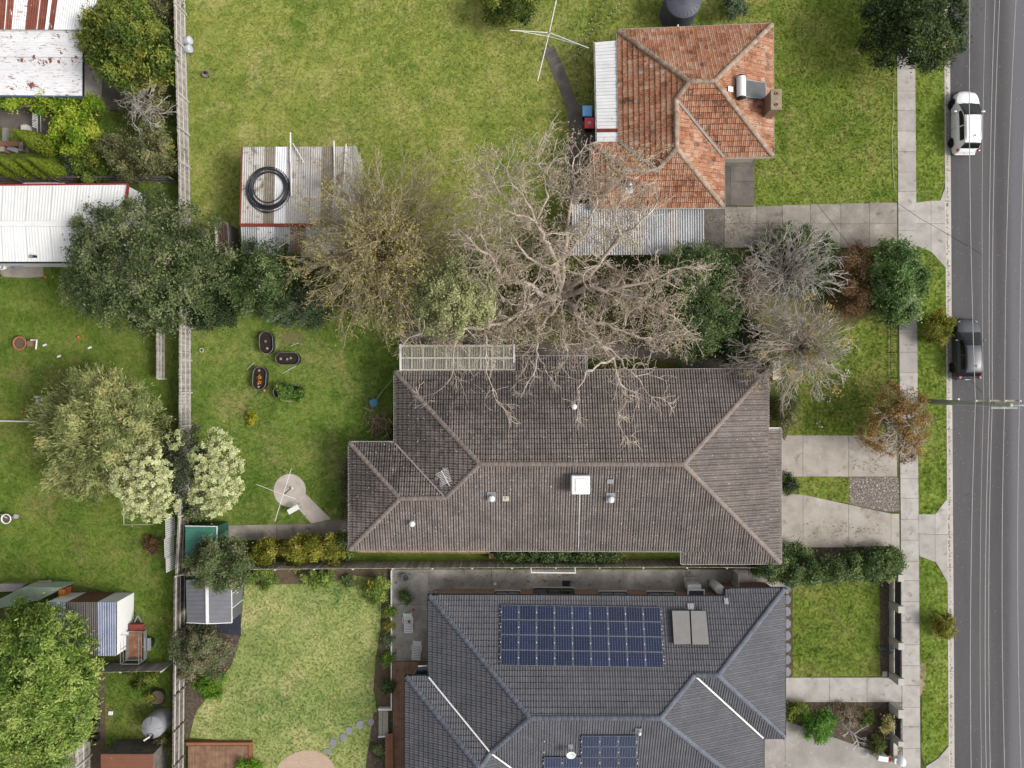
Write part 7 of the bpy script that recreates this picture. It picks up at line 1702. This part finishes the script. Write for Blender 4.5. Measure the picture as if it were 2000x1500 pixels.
fo('shrub', 'weedy green clump at the top end of the back fence', 'shrub', 325, 25, 24, 40, 1.4, .4, ol, 2600, .18, .07, 6, .45, .2)
# clipped conifers: tall narrow cones
for i, (x, y, lab) in enumerate(((112, 298, 'largest clipped conifer standing apart above the row'), (52, 346, 'leftmost clipped conifer in the row by the timber fence'), (80, 346, 'second clipped conifer from left in the fence row'), (108, 346, 'third clipped conifer from left in the fence row'), (134, 345, 'rightmost clipped conifer in the row by timber fence'))):
    SEED[0] += 1; rng = np.random.default_rng(SEED[0]); b0 = P(x, y); t = thing('conifer', lab, 'conifer', b0, group='clipped conifers'); hgt = 4.4 if i == 0 else 3.8 + .3 * (i % 3); n = 4600
    h_ = rng.uniform(.02, 1, n) ** .8; r_ = (.8 if i == 0 else .6) * np.clip(np.sin(np.pi * np.clip(h_ * .86 + .12, 0, 1)), .04, 1) * (1 - h_ * .45) * rng.uniform(.86, 1.04, n); a_ = rng.uniform(0, 6.283, n)
    pos = np.stack([b0.x + r_ * np.cos(a_), b0.y + r_ * np.sin(a_), .1 + h_ * hgt], axis=1); nr = np.stack([np.cos(a_), np.sin(a_), np.full(n, .45)], axis=1) + rng.normal(size=(n, 3)) * .45
    O('crown', leaf_mesh('crown', pos, nr, .15 * rng.uniform(.7, 1.2, n), .07 * rng.uniform(.7, 1.2, n), np.clip(rng.normal(.5, .2, n), 0, 1), lm('conifer', ['#46580f', '#5c7016', '#76841e', '#8c9030']), rng, axis=np.tile(np.array([0, 0, 1.]), (n, 1))), t)
    G().tube([b0, b0 + Vector((0, 0, hgt * .8))], [.1, .02], 6).obj('trunk', MT['bark_dark'], t)
fo('broadleaf_tree', 'large dark grey-green tree overhanging the white shed', 'tree', 288, 515, 165, 132, 8.0, 2.5, dk, 46000, .22, .085, 30, .26, .26, base=(320, 560), trunk=.3, jit=.7)
fo('broadleaf_tree', 'mid-green feathery tree beside the iron shed', 'tree', 512, 540, 72, 78, 5.2, 1.5, mg, 15000, .22, .08, 14, .34, .24, trunk=.2)
fo('shrub', 'low dark green thicket under the twiggy tree', 'shrub', 575, 600, 75, 34, 2.4, .6, gg_, 9000, .2, .08, 12, .34, .22)
fo('shrub', 'dark green undergrowth below the large grey-green tree', 'shrub', 400, 605, 70, 42, 2.6, .8, dg, 8000, .2, .09, 10, .36, .24)
fo('broadleaf_tree', 'pale lime tree crown tucked under the gnarled branches', 'tree', 890, 586, 80, 62, 9.4, 4.0, pl_, 30000, .15, .08, tr=.18, tp=4, base=(890, 590), lobes=[(832, 590, 6.6, 1.0), (862, 560, 7.4, 1.2), (900, 548, 7.6, 1.25), (936, 560, 7.2, 1.1), (850, 618, 6.8, 1.05), (890, 596, 7.8, 1.3), (928, 598, 7.2, 1.15), (880, 628, 6.8, 1.05), (945, 540, 6.6, .8)])
fo('shrub', 'grey-lime shrub between the twiggy and gnarled trees', 'shrub', 912, 515, 44, 56, 5.2, 1.6, lm('grey_lime', ['#727e58', '#8a9468', '#a0a880', '#b2b892']), 9000, .16, .07, 9, .38, .2)
fo('shrub', 'grey-green understorey beneath the centre of gnarled tree', 'shrub', 1085, 470, 70, 44, 3.2, .8, ol, 6500, .18, .08, 10, .36, .24)
fo('shrub', 'olive understorey left of the gnarled trunk', 'shrub', 1010, 560, 90, 50, 2.6, .6, ol, 8000, .18, .08, 12, .3, .24)
fo('shrub', 'olive understorey right of the gnarled trunk', 'shrub', 1190, 590, 80, 46, 2.6, .6, ol, 6000, .18, .08, 11, .3, .24)
fo('shrub', 'bright yellow-green clump beside the carport corner', 'shrub', 1098, 450, 18, 18, 1.6, .5, by, 2000, .16, .08, 5, .45, .16)
fo('broadleaf_tree', 'dense dark green tree between the carport and bare trees', 'tree', 1362, 585, 88, 120, 6.0, 1.8, mg, 30000, .2, .085, 24, .28, .26, base=(1350, 600), trunk=.25)
fo('shrub', 'dark green shrub beneath the small pinkish bare tree', 'shrub', 1425, 655, 58, 50, 2.8, .8, dg, 9000, .2, .085, 10, .34, .24)
fo('shrub', 'green leafy shrub under the silvery bare tree', 'shrub', 1562, 508, 88, 66, 2.8, .8, mg, 14000, .2, .09, 14, .34, .22)
fo('shrub', 'rust-brown shrub between two green shrubs by the driveway', 'shrub', 1668, 545, 48, 78, 3.0, .8, rb_, 11000, .16, .07, 14, .34, .22, bark=MT['bark_dark'])
fo('broadleaf_tree', 'glossy green shrub tree beside the footpath', 'tree', 1748, 552, 50, 88, 4.2, 1.0, lm('glossy_green', ['#405c2e', '#54723c', '#6c8a4c', '#98ac6e']), 17000, .22, .1, 16, .36, .24)
fo('shrub', 'golden olive shrub overhanging the kerb by the dark wagon', 'shrub', 1832, 640, 34, 32, 2.2, .5, og, 6500, .26, .05, 8, .42, .16, up=.15, axis_out=True)
fo('shrub', 'small golden olive shrub on the lower nature strip', 'shrub', 1842, 1222, 23, 22, 1.6, .4, og, 4000, .22, .05, 7, .45, .14, up=.15, axis_out=True)
fo('broadleaf_tree', 'brown-orange half bare tree over the footpath', 'tree', 1748, 826, 70, 76, 4.4, 1.6, bo_, 14500, .15, .065, 20, .28, .2, bark=MT['bark_pink'], inner=.05, trunk=.14)
bare_bush('bare_tree', 'pale bare branches showing through the brown-orange tree', 1755, 830, 66, 68, 4.3, MT['bark_grey'], 14, 25, None, 0, 1, .012)
# feathery wattle: drooping fronds
fo('wattle_tree', 'feathery pale grey-green tree in the left yard', 'tree', 190, 846, 126, 128, 7.0, 1.8, pb_, 38000, .38, .06, 34, .24, .26, shell=(.55, 1.15), trunk=.25, up=.35, axis_out=True, jit=.45, bark=MT['bark_olive'])
cb = [(245, 905, 5.2, .95), (285, 895, 5.4, .95), (250, 940, 5.3, 1.0), (292, 935, 5.6, 1.1), (270, 970, 5.0, .95), (312, 965, 5.0, .9), (290, 880, 5.0, .7), (325, 985, 4.3, .8), (318, 925, 5.0, .8), (265, 990, 4.2, .8), (300, 1000, 4.0, .7), (342, 858, 4.6, .55)]
fo('flowering_tree', 'cream-blossomed tree beside the feathery pale tree', 'tree', 280, 940, 60, 60, 6, 3, cr, 26000, .10, .09, lobes=cb, tr=.085, tp=9, inner=.03, jit=.45, up=.6, shell=(.93, 1.03), base=(300, 945))
cb = [(400, 895, 5.2, .95), (430, 880, 5.0, .9), (415, 930, 5.4, 1.0), (445, 925, 5.2, .9), (400, 965, 5.0, .95), (435, 965, 5.0, 1.0), (455, 900, 4.6, .7), (425, 855, 4.4, .6), (450, 950, 4.6, .75), (418, 985, 4.2, .75)]
fo('flowering_tree', 'cream-blossomed tree beside the middle lawn', 'tree', 420, 925, 55, 60, 6, 3, cr, 23000, .10, .09, lobes=cb, tr=.085, tp=9, inner=.03, jit=.45, up=.6, shell=(.93, 1.03), base=(410, 930))
fo('broadleaf_tree', 'dark grey-green tree between the two cream-blossomed trees', 'tree', 370, 905, 44, 76, 6.0, 2.0, lm('dark_core', ['#47503a', '#5a644a', '#70785c', '#8a9074']), 13000, .15, .07, 12, .36, .22)
fo('shrub', 'dark shrub above the small green garden shed', 'shrub', 385, 995, 30, 24, 2.2, .6, dk, 4500, .15, .07, 7, .42, .2)
fo('broadleaf_tree', 'dark olive tree between the green and slate grey sheds', 'tree', 432, 1102, 66, 46, 4.4, 1.4, dk, 17000, .16, .07, 16, .34, .22, trunk=.18)
for i, (x, y, rx, ry, lab) in enumerate(((518, 1077, 28, 34, 'leftmost yellow-green shrub in row beside the garden path'), (578, 1078, 26, 30, 'second yellow-green shrub in row beside the garden path'), (610, 1072, 26, 34, 'third yellow-green shrub in row beside the garden path'), (652, 1074, 28, 32, 'rightmost yellow-green shrub in row beside the garden path'))):
    fo('shrub', lab, 'shrub', x, y, rx, ry, 2.4, .6, og, 5200, .16, .075, 8, .42, .18, group='yellow-green shrubs beside the garden path')
fo('shrub', 'dark leafy shrub at lower left corner of brown roof', 'shrub', 676, 1064, 16, 24, 1.8, .5, mg, 2600, .2, .1, 5, .5, .18)
fo('shrub', 'low green shrub left of the soil patch along side fence', 'shrub', 512, 1130, 28, 14, 1.0, .25, lg, 3200, .15, .07, 7, .45, .14)
fo('shrub', 'low green shrub right of the soil patch along side fence', 'shrub', 622, 1128, 30, 15, 1.1, .25, lg, 3400, .15, .07, 7, .45, .14)
fo('flowering_shrub', 'green shrub with orange-yellow blooms at lawn corner', 'shrub', 735, 1150, 27, 28, 1.4, .3, lg, 4200, .15, .07, 8, .42, .16)
t = thing('bloom_cluster', 'orange-yellow blooms on the shrub at the lawn corner', 'flowers', P(728, 1142)); tips_leaves([(P(random.gauss(728, 12), random.gauss(1143, 8), 1.3), 0) for _ in range(9)], t, lm('orange_bloom', ['#c09a3e', '#d0b050']), 6, .1, .08, .05, np.random.default_rng(3), 1.0, 'blooms')
fo('shrub', 'olive shrub with reddish tips below the slate grey shed', 'shrub', 390, 1272, 62, 48, 2.8, .8, lm('olive_red', ['#4c5638', '#646e4a', '#7c845e', '#8e8266', '#949a74']), 13000, .15, .065, 14, .34, .2)
fo('shrub', 'low lush green shrub on the edge of pale lawn', 'shrub', 408, 1332, 29, 27, .9, .25, lm('lush_low', ['#4a6c14', '#5f8420', '#769a30']), 5000, .18, .06, 8, .42, .16)
fo('broadleaf_tree', 'big bright green tree in the bottom-left corner', 'tree', 62, 1342, 124, 168, 8.5, 2.5, lg, 62000, .26, .1, 30, .29, .24, base=(90, 1340), trunk=.3, jit=.5, up=.55)
for i, (x, y, rx, ry, z, lab) in enumerate(((1505, 1108, 34, 30, 3.0, 'first and largest bush of the front hedge, by the roof corner'), (1550, 1118, 30, 26, 2.8, 'second bush of the front hedge from the house'), (1590, 1115, 26, 24, 2.7, 'third bush of the front hedge from the house'), (1625, 1112, 26, 24, 2.6, 'fourth bush of the front hedge from the house'), (1662, 1108, 26, 24, 2.6, 'fifth bush of the front hedge from the house'), (1700, 1108, 26, 26, 2.5, 'sixth bush of the front hedge from the house'), (1738, 1100, 26, 26, 2.4, 'last bush of the front hedge, at the footpath'))):
    fo('hedge_bush', lab, 'hedge', x, y, rx, ry, z, .6, hd, 6500, .17, .085, 9, .42, .18, group='bushes of the front hedge')
fo('ivy_hedge', 'low dark ivy strip along the lower driveway edge', 'hedge', 1700, 1085, 50, 13, 1.1, .3, dg, 4500, .14, .09, lobes=[(1662 + i * 10, 1083 + (i % 2) * 4, .6, .42) for i in range(9)])
fo('ivy_hedge', 'dark ivy strip under the roof corner by the lower driveway', 'hedge', 1540, 1080, 40, 13, 1.3, .3, hd, 3600, .15, .09, lobes=[(1524 + i * 9, 1076 + (i % 2) * 4, .7, .42) for i in range(6)])
fo('shrub', 'round bright green shrub in front of the charcoal roof', 'shrub', 1599, 1414, 29, 29, 1.8, .4, lm('shrub_green', ['#3a641c', '#507c2a', '#669438', '#84ac50']), 6500, .2, .06, 9, .42, .18)
fo('shrub', 'yellow-green shrub against the charcoal-roofed house corner', 'shrub', 1545, 1388, 14, 18, 1.1, .3, yg, 2200, .16, .07, 5, .5, .16)
fo('shrub', 'small lime shrub between corner shrub and round green shrub', 'shrub', 1565, 1388, 12, 16, 1.0, .3, lg, 1800, .16, .07, 5, .5, .16)
fo('shrub', 'variegated cream-edged shrub by the front fence', 'shrub', 1733, 1414, 13, 16, 1.3, .4, lm('variegated', ['#5c6c34', '#8a8c50', '#c0b478', '#d8ccA0'.lower()]), 2200, .16, .07, 5, .5, .14)
fo('shrub', 'dark shrub with orange flecks beside the letterbox wall', 'shrub', 1713, 1452, 16, 16, 1.1, .3, lm('orange_fleck', ['#39481c', '#50622a', '#68783a', '#b08030']), 2600, .14, .06, 6, .48, .15)
fo('shrub', 'thin lime weeds in the front garden bed', 'shrub', 1695, 1402, 12, 18, .5, .1, yg, 900, .16, .05, 5, .5, .16)
fo('shrub', 'dry grey groundcover in the front garden bed', 'shrub', 1650, 1395, 40, 18, .35, .08, lm('dry_grey', ['#6a5f4c', '#857a64', '#9a8f78']), 2600, .14, .04, 9, .35, .16)
fo('shrub', 'yellow-green bush at the top edge of olive lawn', 'shrub', 992, 2, 56, 44, 3.0, .8, yg, 10000, .18, .08, 12, .36, .2)
fo('hedge_bush', 'small pale-leaved hedge beside the orange roof at top edge', 'hedge', 1437, 12, 15, 34, 2.0, .5, gg_, 3600, .16, .08, 7, .5, .16)
fo('broadleaf_tree', 'dark green tree at the top right beside the road', 'tree', 1780, 50, 100, 95, 6.2, 1.8, lm('dark_broad', ['#28361c', '#394a26', '#4e6034', '#6c7844']), 26000, .24, .1, 22, .28, .26, base=(1760, 80), trunk=.25)
fo('shrub', 'dark shrub between the two driveways of brown-roofed house', 'shrub', 1540, 946, 15, 18, 1.2, .3, dg, 3000, .14, .06, 6, .48, .15)
fo('shrub', 'olive shrub at the upper right corner of brown roof', 'shrub', 1533, 815, 20, 40, 1.5, .3, ol, 4200, .16, .06, 8, .42, .18)
fo('hedge_bush', 'narrow clipped hedge along left wall of brown-roofed house', 'hedge', 676, 960, 7, 60, 1.1, .3, ol, 3600, .12, .06, lobes=[(676, 905 + i * 10.5, .8, .34) for i in range(11)])
fo('shrub', 'row of leafy shrubs beneath the south eave of brown roof', 'shrub', 1100, 1086, 90, 8, 1.2, .3, mg, 5200, .18, .08, lobes=[(985 + i * 17, 1086 + (i % 3), .8, .42) for i in range(14)])
fo('shrub', 'small bright yellow shrub alone on the middle lawn', 'shrub', 492, 817, 10, 11, .8, .2, lm('yellow_shrub', ['#8c9020', '#aeac2c', '#c4bc3c']), 700, .16, .06, 5, .5, .12)
fo('shrub', 'round bright green bush at the bottom edge beside platform', 'shrub', 486, 1508, 26, 24, 1.2, .3, lm('lime_round', ['#5c8420', '#76a02c', '#90b63c']), 4200, .14, .08, 8, .42, .15)
for i, (x, y, r, z, lm_, lab) in enumerate(((760, 1195, 10, .7, lg, 'small leafy plant in the bed beside upper lounger'), (757, 1222, 9, .6, og, 'small yellowish plant in the bed between the loungers'), (757, 1250, 11, .8, gg_, 'silvery plant in the bed beside the lower lounger'), (755, 1287, 12, .7, lg, 'bright green clump in the bed beside the deck corner'), (757, 1340, 12, .9, mg, 'dark strappy plant in the bed beside the deck'), (738, 1465, 10, .6, mg, 'small dark plant beside the red-brown bench'), (792, 1166, 10, .9, mg, 'leafy plant in a white pot on the patio'), (285, 1322, 26, .9, yg, 'yellow-green shrub over the short grey fence'), (295, 1362, 9, .6, yg, 'small yellow-green plant beside the dark tub'), (318, 1450, 18, 1.2, ol, 'olive shrub below the light grey tank'), (298, 1065, 16, .9, rb_, 'brown-flowered shrub near the white lattice'), (680, 1135, 8, .5, mg, 'small green tuft along the side fence bed'))):
    fo('garden_plant', lab, 'plant', x, y, r, r, z, .15, lm_, int(900 + r * 90), .15, .06, 5, .48, .13)
c = P(792, 1166); G().lathe([(.15, .031), (.26, .45), (.28, .46), (.24, .46), (.13, .08)], c, 6).obj('plant_pot', MT['white'], label='white six-sided pot under the patio plant', cat='pot')
# leafy plants in the fourth planter and flowers in the third
VL = [q + ' leafy vegetable plant in the fullest oval planter' for q in ('top left', 'top middle', 'top right', 'bottom left', 'bottom middle', 'bottom right')]
for k, (x, y) in enumerate(((545, 758), (563, 757), (585, 764), (552, 772), (566, 772), (582, 775))):
    fo('vegetable_plant', VL[k], 'plant', x, y, 7.5, 7, .95, .5, lm('veg', ['#3c5c22', '#54782c', '#74923e', '#9aac5c']), 260, .2, .11, 4, .5, .1, group='vegetables in the fullest planter')
for k, (x, y) in enumerate(((506, 737), (507, 747))):
    tt = thing('marigold', ('upper', 'lower')[k] + ' orange flower clump in the left oval planter', 'flowers', P(x, y, .42), group='orange flowers in the left planter'); tips_leaves([(P(x, y, .55), 0)] * 10, tt, lm('marigold', ['#c8801e', '#e09a2c']), 6, .09, .07, .07, np.random.default_rng(30 + k), 1.0, 'blooms')
# dead white shrub in the front bed
rng = np.random.default_rng(77); t = thing('bare_shrub', 'small dead white-barked shrub in the front garden bed', 'shrub', P(1640, 1410)); out = []; tips = []
main = [P(1638, 1408, .05), P(1648, 1418, .5), P(1658, 1427, .9), P(1668, 1434, 1.3), P(1674, 1446, 1.6), P(1664, 1456, 1.8)]; out.append((main, [.09, .08, .07, .06, .045, .02]))
for j, tgt in ((2, (1660, 1404, 1.6)), (2, (1652, 1434, 1.2)), (3, (1690, 1420, 1.7)), (3, (1688, 1440, 1.8)), (4, (1684, 1450, 1.8)), (4, (1671, 1458, 1.7)), (2, (1666, 1444, 1.4))):
    e = P(*tgt); m_ = main[j].lerp(e, .5) + Vector((rng.normal() * .08, rng.normal() * .08, .05)); out.append(([main[j], m_, e], [.045, .035, .014]))
    for q_ in (m_, e): grow(out, q_, (e - main[j]).normalized(), .35, .018, 1, rng, .3, 0, (2, 3), .6, .7, .01, tips)
branches_obj('branches', out, MT['bark_white'], t)

# ------------------------------------------------------------------ fallen leaves in the yards, on the drives and in the gutter
rng = np.random.default_rng(91); FL = []
for (x, y, sx, sy, n, z) in ((1100, 640, 130, 40, 700, .05), (1560, 690, 90, 60, 500, .05), (1745, 830, 60, 55, 350, .06), (1700, 910, 45, 22, 60, .05), (760, 560, 120, 80, 400, .06), (1240, 440, 80, 30, 0, .05), (400, 1290, 50, 60, 160, .05), (1650, 1400, 60, 22, 300, .05), (180, 900, 110, 110, 260, .06), (560, 690, 80, 40, 120, .06), (1440, 440, 60, 25, 160, .06), (1760, 560, 40, 80, 160, .06), (990, 1128, 180, 12, 120, .06), (1640, 1035, 70, 20, 90, .05)):
    for _ in range(n): q_ = P(rng.normal(x, sx * .6), rng.normal(y, sy * .6), 0); FL.append((q_.x, q_.y, z + rng.uniform(0, .02)))
for _ in range(900): yy = rng.uniform(-20, 1520); q_ = P(kx(yy) + 4.6 + abs(rng.normal()) * 2.2, yy, 0); FL.append((q_.x, q_.y, -.085 + .012 * rng.random()))
FL = np.array(FL); n = len(FL)
me = leaf_mesh('fallen_leaves', FL, np.tile(np.array([0, 0, 1.]), (n, 1)) + rng.normal(size=(n, 3)) * .25, .1 * rng.uniform(.6, 1.5, n), .06 * rng.uniform(.6, 1.4, n), rng.random(n), lm('fallen', ['#6a4c30', '#8c6a42', '#a88a50', '#7c7048', '#b8a878']), rng)
O('fallen_leaves', me, label='fallen brown and yellow leaves scattered under the trees and along the gutter', cat='leaves', kind='stuff')

# ------------------------------------------------------------------ short grass standing on the lawns
def tuft_mesh(name, m, seed, nb=9, h=.07, spread=.07):
    r = np.random.default_rng(seed); g = G()
    for i in range(nb):
        a = r.uniform(0, 6.283); d = r.uniform(0, spread); x, y = d * math.cos(a), d * math.sin(a); b = r.uniform(0, 6.283); w = .0075; hh = h * r.uniform(.5, 1.2); l = r.uniform(.2, .9) * hh
        c, s = math.cos(b), math.sin(b); q = r.uniform(0, 6.283)
        g.add([(x - c * w, y - s * w, 0), (x + c * w, y + s * w, 0), (x + l * math.cos(q), y + l * math.sin(q), hh)], [(0, 1, 2)])
    return g.mesh(name, m)
def pin(x, y, poly):
    c = np.zeros(len(x), bool); n = len(poly)
    for i in range(n):
        (x1, y1), (x2, y2) = poly[i], poly[(i + 1) % n]
        if y1 == y2: continue
        c ^= ((y1 > y) != (y2 > y)) & (x < (x2 - x1) * (y - y1) / (y2 - y1) + x1)
    return c
def scatter(obj, label, density, seed, hgt=.05):
    m = obj.data.materials[0]; r = np.random.default_rng(seed); me0 = obj.data
    co = np.array([v.co[:] for v in me0.vertices]); tri = np.array([list(q.vertices) for q in me0.polygons])
    A_, B_, C_ = co[tri[:, 0]], co[tri[:, 1]], co[tri[:, 2]]; ar = np.abs(np.cross(B_ - A_, C_ - A_)[:, 2]) / 2; n = int(ar.sum() * density)
    k = r.choice(len(tri), n, p=ar / ar.sum()); u = np.sqrt(r.random(n))[:, None]; v = r.random(n)[:, None]
    pt = A_[k] * (1 - u) + B_[k] * u * (1 - v) + C_[k] * u * v
    keep = np.abs(pt[:, 0]) < 40; keep &= np.abs(pt[:, 1]) < 30
    pt = pt[keep]; keep = np.ones(len(pt), bool)
    for ex in EXCL: keep &= ~pin(pt[:, 0], pt[:, 1], ex)
    pt = pt[keep]
    me = bpy.data.meshes.new('grass'); me.vertices.add(len(pt)); me.vertices.foreach_set('co', pt.astype(np.float32).ravel()); me.update(); me.materials.append(m)
    ng = bpy.data.node_groups.new('grass_scatter', 'GeometryNodeTree')
    ng.interface.new_socket('Geometry', in_out='INPUT', socket_type='NodeSocketGeometry'); ng.interface.new_socket('Geometry', in_out='OUTPUT', socket_type='NodeSocketGeometry')
    nd = ng.nodes; gi, go = nd.new('NodeGroupInput'), nd.new('NodeGroupOutput')
    ip = nd.new('GeometryNodeInstanceOnPoints'); src = bpy.data.objects.new('grass_tuft_source', tuft_mesh('tuft', m, seed, 14, hgt, .095)); oi = nd.new('GeometryNodeObjectInfo'); oi.inputs['Object'].default_value = src
    rr = nd.new('FunctionNodeRandomValue'); rr.data_type = 'FLOAT_VECTOR'; rr.inputs[0].default_value = (-.2, -.2, 0); rr.inputs[1].default_value = (.2, .2, 6.283)
    rs = nd.new('FunctionNodeRandomValue'); rs.data_type = 'FLOAT'; rs.inputs[2].default_value = .6; rs.inputs[3].default_value = 1.4
    L_ = ng.links.new
    L_(gi.outputs[0], ip.inputs['Points']); L_(oi.outputs['Geometry'], ip.inputs['Instance']); L_(rr.outputs[0], ip.inputs['Rotation']); L_(rs.outputs[1], ip.inputs['Scale']); L_(ip.outputs[0], go.inputs[0])
    o = O('grass', me, None, label=label, cat='grass', kind='stuff'); md = o.modifiers.new('scatter', 'NODES'); md.node_group = ng; return o
GL = ['short olive grass of the back yard beside the iron shed', 'short olive grass behind the water tank', 'short grass of the front lawn by the first driveway', 'short green grass of the middle yard with planters', 'short green grass of the left yards', 'short grass of the small corner yard with tank', 'shaded grass of the top-left yard', 'grass strip between white shed and back fence', 'short pale grass of the yard with stepping stones', 'short grass of the square front lawn', 'grass of the front lawn with white flowers', 'small grass wedge between two driveways']
SL = ['bright verge grass above the first driveway', 'bright verge grass along the power pole', 'bright verge grass at the lower right']
i = j = 0
for o in list(COL.objects):
    nm = o.name.split('.')[0]
    if nm == 'lawn': scatter(o, GL[i], 120, 40 + i, .04); i += 1
    elif nm == 'nature_strip' and j < 3: scatter(o, SL[j], 130, 60 + j, .042); j += 1
